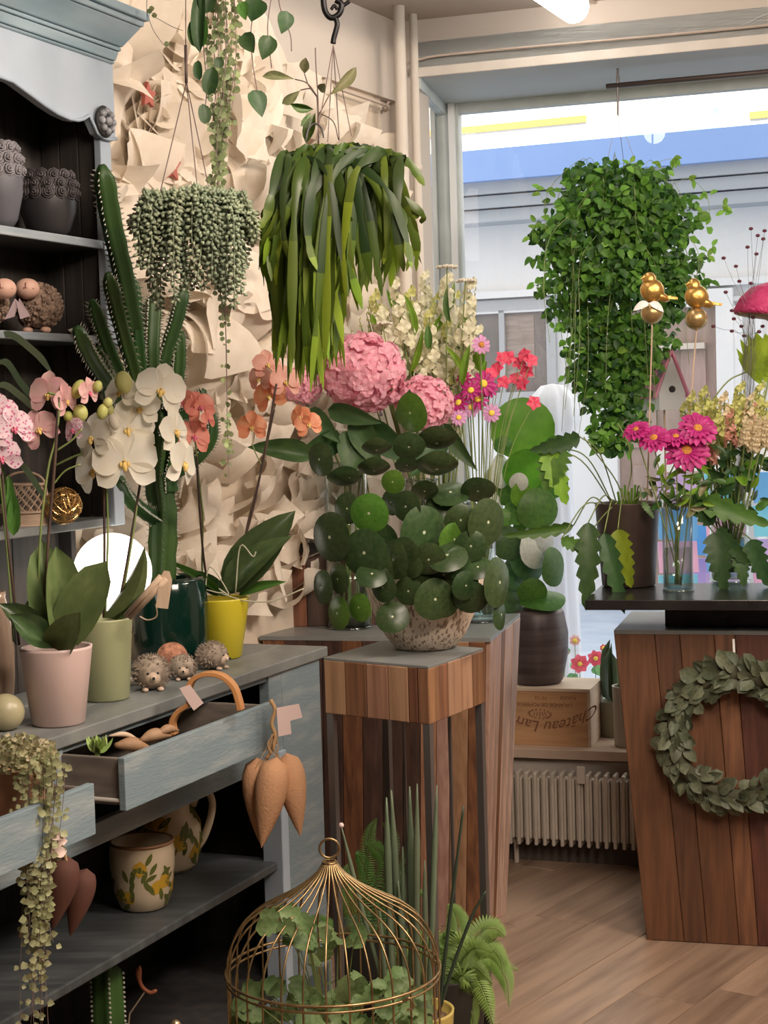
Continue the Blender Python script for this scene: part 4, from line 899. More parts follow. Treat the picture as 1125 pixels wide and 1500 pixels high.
# ---- beige vase and marbled stone at the left edge
Yv = 3.50; Yv = 3.52; c = V((0, Yv, BT)); ZS = 1.32; k = S(Yv)
b = MB(); b.lathe([(r_*k, z_*ZS) for r_, z_ in ((0,0),(16,0),(22,.02),(26,.06),(27,.11),(23,.17),(17,.195),(18,.205),(14,.205),(12,.19),(0,.18))], V((at(-4,1000,Yv).x, Yv, BT)), 28)
tag(b.build('beige_vase', mat('beige_lustre', (.50,.37,.28), .25, metal=.3, col2=(.42,.30,.22), scale=4), smooth=True), 'shiny beige vase cut by the left edge, left of the pink pot', 'vase')
c = onz(8, 1070, BT); k = S(c.y); b = MB(); b.ell(c+Z*27*k, (30*k, 26*k, 28*k), seg=16, rings=10)
mm = mat('marbled_green', (.17,.19,.12), .35, col2=(.40,.36,.22), scale=6, contrast=(.45,.55))
o = b.build('marbled_candle', mm, smooth=True); o.scale = (1, 1, 1); tag(o, 'rounded marbled green candle at the left edge in front of the beige vase', 'candle')
# ---- hutch contents
m_char = mat('charcoal_ceramic', (.14,.14,.16), .5, col2=(.10,.10,.12), scale=6); m_black_c = mat('black_ceramic', (.035,.033,.036), .4)
def rosepot(px, wpx, top, bot, zsh, m, label, prof, nr, y_extra=.0, cat='vase'):
    Y = hp_(px, bot).y+.10+y_extra; k = S(Y); hgt = (bot-top)*k; c = V((at(px, bot, Y).x, Y, zsh)); t = thing('rose_relief_vase', c, label, cat)
    P = [(r*wpx/2*k, z*hgt) for r, z in prof]; MB().lathe(P, c, 32).build('body', m, t, smooth=True)
    mr = mat('relief_'+m.name, (.22,.21,.23) if m is m_char else (.07,.06,.065), .55)
    for j, z in enumerate([.80, .93, .67][:nr]):
        n = 14; rr = wpx/2*k*np_interp(z, prof)
        for i in range(n):
            a = 2*PI*(i+.5*j)/n; q = c+V((rr*math.cos(a), rr*math.sin(a), z*hgt)); nn = V((math.cos(a), math.sin(a), .1))
            if nn.dot(CAM-q) < -.2: continue
            b = MB(); fr = frame(q, Z, nn, 1, 1, 1)
            for rad, tz in ((.014,0),(.009,.004),(.004,.007)):
                b.tube([fr @ V((rad*math.cos(x), rad*math.sin(x), tz+.002*math.sin(3*x+i))) for x in [2*PI*w_/9 for w_ in range(9)]], .0032, 4, closed=True)
            b.build('rose', mr, t, smooth=True)
    return t
def np_interp(z, prof):
    for (r0, z0), (r1, z1) in zip(prof, prof[1:]):
        if z0 <= z <= z1 and z1 > z0: return r0+(r1-r0)*(z-z0)/(z1-z0)
    return prof[-1][0]
rosepot(0, 72, 205, 330, SHELF1, m_char, 'grey ovoid vase with a rose relief collar on the top hutch shelf', [(0,0),(.45,0),(.72,.12),(.95,.4),(1,.6),(.92,.8),(.75,.93),(.6,1),(.5,.98),(0,.9)], 3)
rosepot(72, 84, 252, 345, SHELF1, m_black_c, 'black round pot with rose relief band, right of the grey vase', [(0,0),(.5,0),(.75,.12),(.95,.4),(1,.62),(.97,.8),(.88,.95),(.8,1),(.7,.97),(0,.85)], 3, .02)
m_wool = mat('curly_wool', (.38,.27,.20), .9, col2=(.17,.115,.085), scale=70, bump=1.0, bscale=90); m_head = mat('soft_pink_ceramic', (.74,.46,.36), .5)
def sheep(px, hx, flip, label):
    Y = hp_(px, 480).y+.07; k = S(Y); c = V((at(px, 485, Y).x, Y, SHELF2)); t = thing('sheep_figurine', c, label, 'figurine', None)
    body = MB(); body.ell(c+Z*40*k, (34*k, 28*k, 33*k), seg=20, rings=14); 
    bo = body.build('body', m_wool, t, smooth=True)
    b = MB()
    for i in range(260):
        z = U(-.8, 1); a = U(0, 2*PI); s_ = math.sqrt(1-z*z); b.ell(c+Z*40*k+V((s_*math.cos(a)*34*k, s_*math.sin(a)*28*k, z*33*k)), 3.6*k, seg=4, rings=3)
    s_ = b.build('curls', m_wool, t, smooth=True); s_['kind'] = 'stuff'
    h = at(hx, 423, Y-.05); b = MB(); b.ell(h, (18*k, 17*k, 15*k), seg=16, rings=12); b.build('head', m_head, t, smooth=True)
    MB().tube([h+V((flip*-14*k,-10*k,-1*k)), h+V((0,-17.3*k,0)), h+V((flip*12*k,-12*k,-1*k))], .9*k, 4).build('mouth', mat('mouth_line', (.3,.13,.1), .7), t)
    MB().tube([h+V((flip*2*k,-17*k,8*k)), h+V((flip*1*k,-17.3*k,0))], .8*k, 4).build('mouth', MATS['mouth_line'], t)
    for sx in (-14, 12):
        MB().ell(c+V((sx*k, -16*k, 5*k)), (8*k, 9*k, 5*k), seg=8, rings=6).build('foot', m_head, t, smooth=True)
    return t, h, k
t1_, h, k = sheep(58, 40, 1, 'curly brown sheep figurine with a pink head on the middle hutch shelf')
for s_ in ((-1, .2), (.9, .25)):
    b = MB(); p = h+V((-12*k, -14*k, -14*k)); q = p+V((s_[0]*12*k, -3*k, -30*k)); b.hexa([p+V((-3*k,0,0)), p+V((3*k,0,0)), p+V((3*k,1.5*k,0)), p+V((-3*k,1.5*k,0))], [q+V((-7*k,0,0)), q+V((7*k,3*k,4*k)), q+V((7*k,5*k,4*k)), q+V((-7*k,2*k,0))]); b.build('ribbon', mat('mauve_ribbon', (.48,.36,.38), .6), t1_)
sheep(-22, 6, -1, 'second sheep figurine cut by the left edge, kissing the brown one')
# basket and wire ball on the lowest hutch shelf
Yb = hp_(40, 780).y+.11; k = S(Yb); c = V((at(38, 770, Yb).x, Yb, SHELF3)); t = thing('woven_basket', c, 'woven pale straw basket with open lattice on the lowest hutch shelf', 'basket')
m_straw = mat('pale_straw', (.58,.43,.32), .75, col2=(.45,.32,.23), scale=30, stretch=(1,1,6)); ry = 20*k; rx = 36*k
def bel(a, z, s_=1.0): return c+V((rx*s_*math.cos(a), ry*s_*math.sin(a), z))
b = MB(); b.grid(lambda u, v: bel(2*PI*u, v*.030, .93+.07*v), 28, 3); b.build('base_wall', m_straw, t, smooth=True)
for d_ in (1, -1):
    for i in range(18):
        b = MB(); a0 = 2*PI*i/18; b.tube([bel(a0+d_*j*.16, .028+j*.0105, 1-.004*j*j) for j in range(7)], .0018, 4); b.build('weave', m_straw, t)
for zz, s_ in ((.0,.94),(.03,1.0),(.092,.86)): MB().tube([bel(2*PI*j/28, zz, s_) for j in range(28)], .0035, 6, closed=True).build('rim', m_straw, t, smooth=True)
MB().tube([c+V((rx*.0+math.cos(x)*rx*.85, 0, .09+math.sin(x)*.03)) for x in [PI*j/12 for j in range(13)]], .003, 6).build('handle', m_straw, t, smooth=True)
k = S(Yb); c = V((at(95, 765, Yb).x, Yb-.01, SHELF3)); t = thing('wire_ball', c, 'golden ball of tangled wire beside the woven basket', 'ball'); m_gold = mat('gold_wire', (.70,.45,.18), .3, metal=.9)
for i in range(34):
    n = Vn(V((U(-1,1),U(-1,1),U(-1,1)))); a = n.orthogonal().normalized(); b_ = n.cross(a); rr = 27*k*U(.93,1.0); off = n*U(-.3,.3)*rr; r2 = math.sqrt(max(1e-6, rr*rr-off.length_squared))
    MB().tube([c+Z*28*k+off+(a*math.cos(2*PI*j/20)+b_*math.sin(2*PI*j/20))*r2*(1+.03*math.sin(5*j)) for j in range(20)], .0013, 4, closed=True).build('wire', m_gold, t)
MB().ell(c+Z*28*k, 22*k, seg=16, rings=10).build('core', mat('gold_core', (.30,.19,.08), .5, metal=.5), t, smooth=True)
# ================================================================ pilea on the pedestal
pc = onz(624, 950, PZ); pc = V((pc.x, pc.y+.015, PZ)); Yp = pc.y; k = S(Yp)
pil = thing('potted_pilea', pc, 'round-leaved green plant in a striped cream bowl on the wooden pedestal', 'plant')
m_bowl = mat('striped_bowl', (.78,.66,.54), .55, col2=(.30,.21,.15), scale=150, stretch=(1,1,.06), contrast=(.52,.62), detail=1)
b = MB(); b.lathe([(0,0),(40*k,0),(46*k,3*k),(60*k,22*k),(76*k,56*k),(86*k,92*k),(91*k,125*k),(89*k,127*k),(84*k,110*k),(0,100*k)], pc, 48, wob=lambda a, z: .012*math.sin(a*22+z*30)); b.build('bowl', m_bowl, pil, smooth=True)
MB().lathe([(0,104*k),(84*k,104*k),(84*k,101*k),(0,101*k)], pc, 24).build('soil', m_soil, pil)
def dotleaf(n, c, c2):
    m = leafm(n, c, c2, rough=.3, trans=.12, rand=.18); nt = m.node_tree; N = nt.nodes; L = nt.links; p = [x for x in N if x.type == 'BSDF_PRINCIPLED'][0]
    src = p.inputs['Base Color'].links[0].from_socket; tc = N.new('ShaderNodeTexCoord'); ln = N.new('ShaderNodeVectorMath'); ln.operation = 'LENGTH'; L.new(tc.outputs['Object'], ln.inputs[0])
    mr = N.new('ShaderNodeMapRange'); mr.inputs[1].default_value = .045; mr.inputs[2].default_value = .085; mr.inputs[3].default_value = 1; mr.inputs[4].default_value = 0; L.new(ln.outputs['Value'], mr.inputs[0])
    mx = N.new('ShaderNodeMix'); mx.data_type = 'RGBA'; L.new(mr.outputs[0], mx.inputs[0]); L.new(src, mx.inputs[6]); mx.inputs[7].default_value = (.55,.6,.42,1); L.new(mx.outputs[2], p.inputs['Base Color'])
    # fine pale vein rays
    return m
L_PIL = dotleaf('pilea_leaf', (.024,.050,.017), (.050,.082,.030)); L_PILG = dotleaf('pilea_leaf_fresh', (.06,.15,.02), (.10,.20,.03))
def disc_mesh(m, egg=.06, dome=.16, wv=.03):
    b = MB(); seg = 22; rs = [.0,.06,.3,.6,.85,.97,1.0]; vs = [V((0,0,-.03))]; fs = []
    for j, r in enumerate(rs[1:]):
        for i in range(seg):
            a = 2*PI*i/seg; rr = r*(1+.02*math.sin(2*a+1)); y = math.sin(a)*rr; x = math.cos(a)*rr*(1-egg*y)
            vs.append(V((x, y-.12*r*r*0, -dome*r*r+wv*math.sin(3*a)*r*r+(-.03 if r < .05 else 0)-.02*(r < .1))))
    for i in range(seg): fs.append((0, 1+i, 1+(i+1) % seg))
    for j in range(len(rs)-2):
        for i in range(seg): a = 1+j*seg; fs.append((a+i, a+seg+i, a+seg+(i+1) % seg, a+(i+1) % seg))
    b.add(vs, fs); return b.mesh('round_leaf', m)
D1m = disc_mesh(L_PIL); D2m = disc_mesh(L_PILG); D3m = disc_mesh(L_PIL, .1, .35, .06)
crown = pc+Z*112*k
def rleaf(parent, me, px, py, rx, ry, Y, yaw=0, tilt=None, petiole=True, root=None):
    """round leaf at pixel centre; rx, ry apparent radii in pixels; yaw turns it sideways, tilt up/down"""
    p = at(px, py, Y); r = max(rx, ry)*S(Y)
    ti = tilt if tilt is not None else math.acos(min(1, ry/max(rx, ry)))*(1 if R.random() < .6 else -1)
    ya = yaw if yaw else math.acos(min(1, rx/max(rx, ry)))*(1 if px > 610 else -1)
    n = tocam(p, 0, 0); sd = Vn(n.cross(Z)); n = Matrix.Rotation(ya, 3, 'Z') @ n; n = Vn(Matrix.Rotation(-ti, 3, sd) @ n)
    roll = U(-.5, .5); up = Matrix.Rotation(roll, 3, n) @ Z
    o = inst('leaf', me, parent, frame(p, up-n*up.dot(n), n, r, r, r))
    if petiole:
        rt = (root or crown)+V((U(-.02,.02), U(-.02,.02), 0)); mid = (rt+p)/2+V((0, .02, .03))
        P = curve([rt, mid, p-n*r*.03], 5); off = Matrix.Translation(p).inverted()
        b = MB().tube(P, .0014, 5); m_ = b.mesh('petiole', m_stemg); so_ = bpy.data.objects.new('petiole', m_); COL.objects.link(so_); so_.parent = o; so_.matrix_parent_inverse = Matrix.Identity(4)
        so_.matrix_local = (Matrix.Translation(wloc(parent)) @ o.matrix_local).inverted()
    return o
PL = [(533,810,33,36),(638,878,29,32),(575,903,25,24),(482,787,27,38),(540,752,28,30),(594,742,21,24),(622,780,33,40),(675,762,24,24),(716,765,26,36),(666,790,20,25),(602,829,15,19),(598,866,21,22),(575,820,19,30),(683,858,20,22),(690,876,26,24),(733,853,18,38),(575,706,17,18),(599,655,24,20),(552,660,22,15),(640,650,30,22),(640,688,32,20),(548,690,24,16),(505,705,26,16),(467,673,18,26),(600,605,22,30),(494,848,14,23),(493,898,15,26),(525,890,16,22),(470,860,14,26),(660,720,28,18),(508,745,20,24),(622,720,20,14),(735,900,9,24),(655,812,30,24),(628,820,26,24),(590,812,22,26),(672,825,22,24),(610,850,22,20),(650,842,20,20),(560,832,20,22),(630,835,20,16),(560,790,20,24),(596,682,18,12),(700,720,26,18),(572,736,15,20),(654,880,22,26),(512,700,14,10),(700,830,22,18),(560,860,18,24),(620,905,0,0),(690,800,24,24),(545,840,24,20),(646,740,24,22)]
for i, (x, y, rx, ry) in enumerate(PL):
    if rx == 0: continue
    front = i < 20; Y = Yp - (.175 if y > 795 else .13) + (U(0,.02) if front else (U(0, .03) if y > 795 else U(.02, .13))) + (.0 if y > 740 else .04)
    rleaf(pil, D2m if i in (4, 9, 16, 24, 26, 27) else (D3m if i in (18, 19, 20, 21, 22) else D1m), x, y, rx, ry, Y, tilt=(1.0 if i in (19, 20, 18, 21, 22) else None) if rx > ry else .15)
# ================================================================ pink hydrangeas in glass vases
def clear_vase(c, r, h, label, name='glass_vase', water=.45, flare=0.0):
    t = thing(name, c, label, 'vase')
    MB().lathe([(0,.0),(r*.9,0),(r,.006),(r,h*.5),(r+flare,h),(r+flare-.003,h),(r-.003,h*.5),(r-.0035,.012),(0,.012)], c, 32).build('glass', m_vglass, t, smooth=True)
    MB().lathe([(0,.0135),(r-.0045,.0135),(r-.0045,h*water),(0,h*water)], c, 28).build('water', glassmat('water_surface', (.80,.88,.84), .04), t, smooth=True)
    MB().tube([c+V((r*math.cos(2*PI*i/28), r*math.sin(2*PI*i/28), .004)) for i in range(28)], .0035, 5, closed=True).build('base_ring', glassmat('thick_glass', (.62,.72,.70), .2), t, smooth=True)
    MB().tube([c+V(((r+flare)*math.cos(2*PI*i/28), (r+flare)*math.sin(2*PI*i/28), h)) for i in range(28)], .0018, 5, closed=True).build('rim', MATS['thick_glass'], t, smooth=True)
    return t
vY = 5.13; vc1 = V((at(512, 900, vY).x, vY, CT)); clear_vase(vc1, .068, .52, 'tall clear glass cylinder vase with flower stems left of the striped bowl')
vc2 = V((at(620, 900, vY+.03).x, vY+.03, CT)); clear_vase(vc2, .06, .46, 'clear glass vase hidden behind the round-leaved plant')
fl4 = None
def floret_mesh(m, n=4):
    b = MB()
    for i in range(n): b.blade(Matrix.Rotation(2*PI*i/n, 4, 'Z') @ Matrix.Translation((0,.03,0)) @ Matrix.Rotation(.25, 4, 'X') @ Matrix.Diagonal((4.0/n if n > 4 else .98,1,1,1)), 'orb', .6, .35, 4 if n == 4 else 3, 3)
    return b.mesh('floret', m)
FH = floret_mesh(P_HY)
def hydrangea(px, py, rpx, Y, vc, label, n=110):
    c = at(px, py, Y); r = rpx*S(Y); t = thing('hydrangea', V((vc.x, vc.y, CT+.05)), label, 'flower', None)
    MB().tube(curve([V((vc.x, vc.y, CT+.03)), V((vc.x, vc.y, CT+.45)), c-Z*r*.5], 6), .004, 6).build('stem', m_stemg, t, smooth=True)
    MB().ell(c, r*.72, seg=14, rings=10).build('heart', P_HY, t, smooth=True)
    ga = PI*(3-math.sqrt(5))
    for i in range(n):
        z = 1-2*(i+.5)/n; 
        a = ga*i; s_ = math.sqrt(1-z*z); d = V((s_*math.cos(a), s_*math.sin(a), z)); d = Vn(d+V((U(-.1,.1),U(-.1,.1),U(-.1,.1))))
        if d.y > .55: continue
        sz = r*U(.155,.20); q = c+V((d.x*r*.9, d.y*r*.9, d.z*r*.84))*U(.93,1.06)
        nn = Vn(d+V((U(-.45,.45),U(-.45,.45),U(-.45,.45)))); inst('floret', FH, t, frame(q, nn.orthogonal(), nn, sz, sz, sz) @ Matrix.Rotation(U(0,6), 4, 'Z'))
    return t
h1 = hydrangea(533, 547, 64, 4.98, vc1, 'large pink hydrangea head, the fuller one on the left', 280)
h2 = hydrangea(622, 590, 44, 5.0, vc2, 'smaller pink hydrangea head, half hidden behind leaves on the right', 200)
h3 = hydrangea(442, 565, 32, 5.0, vc1, 'small pink hydrangea head behind the strap-leaved hanging plant, far left', 140)
for a in [(h1, (500,640),(440,660),40), (h1, (520,610),(560,690),40), (h1, (540,620),(610,680),44), (h1,(520,630),(510,700),50), (h2, (600,625),(600,570),40), (h2, (650,620),(700,690),26), (h1,(480,600),(560,620),30), (h2,(650,640),(600,700),40), (h3,(450,600),(500,650),30)]:
    pxleaf(a[0], L_DARK, a[1], a[2], a[3], 4.9, -.05, 'heart2', .5, .2, U(-.4,.4))
for i in range(7):
    x0 = 505+i*6; tag(MB().tube(pxcurve([(x0-4+i,915),(x0+U(-8,8),760),(x0+U(-22,22),640)], vc1.y+U(-.03,.03), 5), .0025, 5).build('cut_stem', m_stemg, smooth=True), 'green cut stem standing in the tall glass cylinder vase', 'stem', 'stems in the tall glass vase')
# ================================================================ white snapdragon bouquet behind
FW = floret_mesh(P_CR, 4); FG = floret_mesh(P_YG, 3)
FWH = floret_mesh(petal('petal_ivory', (.88,.86,.72), (.86,.84,.66)), 4)
def spike(parent_label, group, cat, name, root, tip, ipx, n, size, mats, bend=V((0,0,0)), taper=.5, part='floret'):
    t = thing(name, root, parent_label, cat, group)
    P = curve([root, (root+tip)/2+bend, tip], 8); MB().tube(P, [.0028]*(len(P)-1)+[.001], 5).build('stem', m_stemg, t, smooth=True)
    m = len(P)-1
    for i in range(n):
        f = i/(n-1); u = 1-ipx+ipx*f; q = P[min(m, int(u*m))].lerp(P[min(m, int(u*m)+1)], u*m-int(u*m)); a = 2.4*i; ax = Vn(P[m]-P[max(0, m-6)]); e = ax.orthogonal().normalized(); e = Matrix.Rotation(a, 3, ax) @ e
        sz = size*(1-taper*f); q = q+e*sz*.75; nn = Vn(e+ax*.4); me = mats[0] if f < .72 else mats[1]
        inst(part, me, t, frame(q, ax, nn, sz, sz, sz*1.3))
    return t
vY3 = 5.22; vc3 = V((at(650, 900, vY3).x, vY3, CT)); clear_vase(vc3, .065, .40, 'glass vase of white snapdragons, mostly hidden behind the round-leaved plant')
tips = [(560,455),(548,430),(578,412),(600,425),(622,400),(640,432),(655,405),(668,430),(690,412),(690,470),(676,495),(655,470),(700,480),(628,455),(605,465),(650,510),(625,500),(665,540),(645,550),(580,470),(612,520),(570,500)]
for i, (x, y) in enumerate(tips):
    root = vc3+Z*.04; tip = at(x, y, 5.2+U(-.12,.14)); ll = (tip-root).length
    spike('white and cream snapdragon spike in the big bouquet behind the hydrangeas', 'white snapdragon spikes', 'flower', 'snapdragon', root+V((U(-.02,.02),U(-.02,.02),0)), tip, .17/ll*1.4, 22, U(.026,.036), [FW if i % 3 else FWH, FG if i % 2 else FW], V((0,0,.05)))
for (px, py) in ((682,412), (560,475), (655,392)):
    t = thing('white_yarrow', vc3+Z*.04, 'flat white flower head on a long stem above the bouquet, %s' % {682:'at its right edge', 560:'at its left edge', 655:'at its top'}[px], 'flower'); q = at(px, py, 5.1)
    MB().tube(curve([vc3+Z*.05, (vc3+q)/2, q], 6), .002, 5).build('stem', m_stemg, t)
    b = MB()
    for i in range(60): a = U(0, 6.28); r_ = math.sqrt(R.random())*.032; b.ell(q+V((r_*math.cos(a), r_*math.sin(a), .006-r_*.2+U(0,.003))), .0045, seg=5, rings=4)
    b.build('flower_head', P_WH, t, smooth=True)
for i in range(26):
    x, y = R.choice(tips); root = vc3+Z*.05; 
    if i == 0: fol = thing('bouquet_foliage', root, 'green leaves among the white snapdragons', 'foliage')
    pxleaf(fol, L_BRIGHT if i % 3 else L_MID, (x+U(-10,10), y+U(40,90)), (x+U(-26,26), y+U(5,50)), U(8,14), 5.15+U(-.1,.1), 0, 'lance', .5, .2, U(-.7,.7))
# purple-grey filler behind the hanging strap plant
for i in range(6):
    tip = at(520+U(-14,22), 440+i*9, 5.25); spike('dusky lilac flower spike half hidden behind the hanging strap plant', 'dusky lilac spikes', 'flower', 'statice_spike', vc3+Z*.04+V((U(-.02,.02),0,0)), tip, .3, 14, .011, [floret_mesh(petal('petal_dusky', (.30,.24,.34), (.40,.34,.42)), 3) if i == 0 else DSK, FG] if i else [globals().setdefault('DSK', floret_mesh(petal('petal_dusky', (.30,.24,.34), (.40,.34,.42)), 3)), FG])
# ================================================================ pink daisies and carmine blooms
def daisy(px, py, rpx, Y, root, m, mc, label, group=None, yaw=0, pitch=.3, np_=16, double=True, name='pink_daisy', cr_=.22, bend=V((0,0,0))):
    c = at(px, py, Y); r = rpx*S(Y); f = tocam(c, yaw, pitch); t = thing(name, root, label, 'flower', group)
    MB().tube(curve([root, (root+c)/2+bend, c-f*.01-Z*.02, c-f*.003], 6), .0022, 5).build('stem', m_stemg, t, smooth=True)
    kk = ('daisy', m.name)
    if kk not in BL: b = MB(); b.blade(Matrix.Diagonal((.42 if m is P_MG else .50, 1, 1, 1)), 'spoon', .45, .25, 8, 2); BL[kk] = b.mesh('petal', m)
    up = Z-f*f.z; base = frame(c, up, f)
    for ring in range(2 if double else 1):
        for i in range(np_):
            a = 2*PI*(i+.5*ring)/np_+U(-.06,.06); s_ = r*(1 if ring == 0 else .68)*U(.93,1.05)
            inst('petal', BL[kk], t, base @ Matrix.Rotation(a, 4, 'Z') @ Matrix.Translation((0, r*.1, .002*ring)) @ Matrix.Rotation(.12+.25*ring+U(-.06,.06), 4, 'X') @ Matrix.Scale(s_*.92, 4))
    b = MB(); b.ell(base @ V((0,0,.003)), (r*cr_, r*cr_, r*.12), rot=base.to_3x3(), seg=12, rings=6); b.build('flower_centre', mc, t, smooth=True)
    return t
vY4 = 5.20; vc4 = V((at(705, 900, vY4).x, vY4-.02, CT)); clear_vase(vc4, .05, .38, 'narrow glass vase of small pink daisies right of the snapdragons')
for i, (x, y, r_, m, mc) in enumerate([(672,590,17,P_MG,m_discY),(690,572,16,P_MG,m_discY),(708,562,20,P_MG,m_discY),(700,585,18,P_MG,m_discY),(690,597,15,P_LI,m_discY),(720,605,15,P_LI,m_discY),(716,570,15,P_MG,m_discY),(672,612,13,P_LI,m_discY),(705,505,15,P_LI,m_disc),(680,555,13,P_MG,m_discY)]):
    daisy(x, y, r_, 5.1+U(-.05,.05), vc4+Z*.03+V((U(-.02,.02),U(-.02,.02),0)), m, mc, 'small magenta or lilac daisy in the cluster right of the hydrangeas', 'magenta and lilac daisies', U(-.5,.5), U(0,.5), 11, False, cr_=.3)
for i, (x, y) in enumerate([(728,540),(745,524),(768,520),(738,560),(755,555),(772,545),(760,532),(778,528),(718,548),(765,562),(735,525),(782,590)]):
    c = at(x, y, 5.15+U(-.05,.05)); t = thing('carmine_bloom', vc4+Z*.03, 'small bright carmine flower in the loose spray right of the daisies', 'flower', 'carmine spray flowers')
    MB().tube(curve([vc4+Z*.04, (vc4+Z*.3+c)/2, c], 5), .0014, 4).build('stem', m_stemg, t)
    kk = 'carm'
    if kk not in BL: BL[kk] = floret_mesh(P_RD, 5)
    f = tocam(c, U(-.6,.6), U(0,.6)); inst('petals', BL[kk], t, frame(c, f.orthogonal(), f, 12*S(5.1), 12*S(5.1), 12*S(5.1)) @ Matrix.Rotation(U(0,6), 4, 'Z'))
# ================================================================ crate, dark pot and round-leaf plant on the sill
def wz(t, o, z): return C1+Wd*t+Wo*o+Z*z
cr_f = onz(878, 1088, SILL); ct1 = (cr_f-C1).dot(Wd); co = .025
ct1 = (wallp(866, 1085, co)-C1).dot(Wd); ct0 = (wallp(728, 1085, co)-C1).dot(Wd); ch = wallp(800, 1008, co).z-SILL; cdp = .24
m_pine = mat('crate_pine', (.62,.36,.19), .6, col2=(.50,.27,.13), scale=4, stretch=(1.2,1,16), contrast=(.35,.7)); m_pinel = mat('crate_pine_side', (.70,.56,.44), .6, col2=(.62,.48,.36), scale=4, stretch=(1,1,10)); m_brand = mat('branded_ink', (.24,.11,.06), .8)
crate = thing('wine_crate', wz((ct0+ct1)/2, co+cdp/2, SILL), 'wooden wine crate with upside-down branded lettering on the window sill', 'crate')
def cb(t0, t1, o0, o1, z0, z1, n, m, par=crate): return wbox(MB(), t0, t1, z0, z1, o0, o1).build(n, m, par, bevel=.0015)
cfp = cb(ct0+.012, ct1-.012, co, co+.012, SILL, SILL+ch-.012, 'front_panel', m_pine)
cb(ct0, ct1, co+cdp-.012, co+cdp, SILL, SILL+ch-.012, 'back_panel', m_pinel)
cb(ct0, ct0+.012, co, co+cdp, SILL, SILL+ch-.0125, 'side_panel', m_pinel); cb(ct1-.0118, ct1, co-.001, co+cdp, SILL, SILL+ch-.0125, 'side_panel', m_pinel)
cb(ct0, ct1, co-.002, co+cdp, SILL+ch-.012, SILL+ch, 'lid', m_pinel)
def text(body, size, pos, right, up, parent, m, arc=0.0, shear=0.0, name='lettering'):
    cu = bpy.data.curves.new('t', 'FONT'); cu.body = body; cu.size = size; cu.align_x = 'CENTER'; cu.align_y = 'CENTER'; cu.extrude = 0; cu.shear = shear; cu.resolution_u = 3
    ob = bpy.data.objects.new('t', cu); COL.objects.link(ob); dg = bpy.context.evaluated_depsgraph_get(); me = bpy.data.meshes.new_from_object(ob.evaluated_get(dg)); bpy.data.objects.remove(ob)
    n = right.cross(up)
    base = wloc(parent)
    for v in me.vertices:
        x, y = v.co.x, v.co.y; y2 = y+arc*x*x; q = V(pos)+right*x+up*y2+n*.0012; v.co = q-base
    me.materials.clear(); me.materials.append(m); o = bpy.data.objects.new(name, me); COL.objects.link(o); o.parent = parent; return o
tx = lambda px, py: wallp(px, py, co)+Wn*.001
rt_, up_ = -Wd, -Z
text('Château Lamour', .058, tx(798, 1064), rt_, up_, crate, m_brand, arc=-2.0, shear=.35)
text('LALANDE DE POMEROL', .019, tx(797, 1032), rt_, up_, crate, m_brand)
text('ROUGE', .017, tx(832, 1022), rt_, up_, crate, m_brand); text('N° 12', .017, tx(792, 1022), rt_, up_, crate, m_brand)
b = MB(); pc_ = tx(791, 1046)
for i in range(16):
    a = 2*PI*i/16; q = pc_+Wd*math.cos(a)*.036-Z*math.sin(a)*.014; b.tube([q+Wn*.001, q+Wd*.006*math.cos(a+1)-Z*.006*math.sin(a+1)+Wn*.001, q+Wd*.008*math.cos(a)+Z*.002+Wn*.001], .0013, 4)
for i in range(5): b.tube([pc_+Wd*(i-2)*.011-Z*.008+Wn*.001, pc_+Wd*(i-2)*.009+Z*.008+Wn*.001], .0013, 4)
b.build('branded_crest', m_brand, crate)
CZ = SILL+ch; pY = 5.98; dpc = V((at(789, 995, pY).x, pY, CZ)); dpc = wz((wallp(786, 1000, .13)-C1).dot(Wd), .14, CZ); k = S(dpc.y)
dp = thing('potted_round_leaf', dpc, 'bushy plant with a big bright round leaf in a dark ringed pot on the crate', 'plant')
b = MB(); b.lathe([(0,0),(34*k,0),(39*k,6*k),(47*k,45*k),(48*k,75*k),(42*k,104*k),(38*k,110*k),(35*k,108*k),(38*k,95*k),(0,94*k)], dpc, 36, wob=lambda a, z: .012*math.sin(z*260)); b.build('pot', mat('dark_ringed_clay', (.065,.045,.045), .38, col2=(.13,.10,.10), scale=3, stretch=(1,1,10)), dp, smooth=True)
MB().lathe([(0,98*k),(37*k,98*k),(37*k,96*k),(0,96*k)], dpc, 20).build('soil', m_soil, dp)
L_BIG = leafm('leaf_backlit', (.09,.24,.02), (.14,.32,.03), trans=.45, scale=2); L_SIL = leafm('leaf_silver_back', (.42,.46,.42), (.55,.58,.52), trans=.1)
DB = disc_mesh(L_BIG, .02, .08, .02); DM = disc_mesh(L_MID, .1, .2, .05); DS = disc_mesh(L_SIL, .1, .25, .03); DD = disc_mesh(L_DARK, .15, .25, .05)
dcr = dpc+Z*100*k; Yd = dpc.y-.05
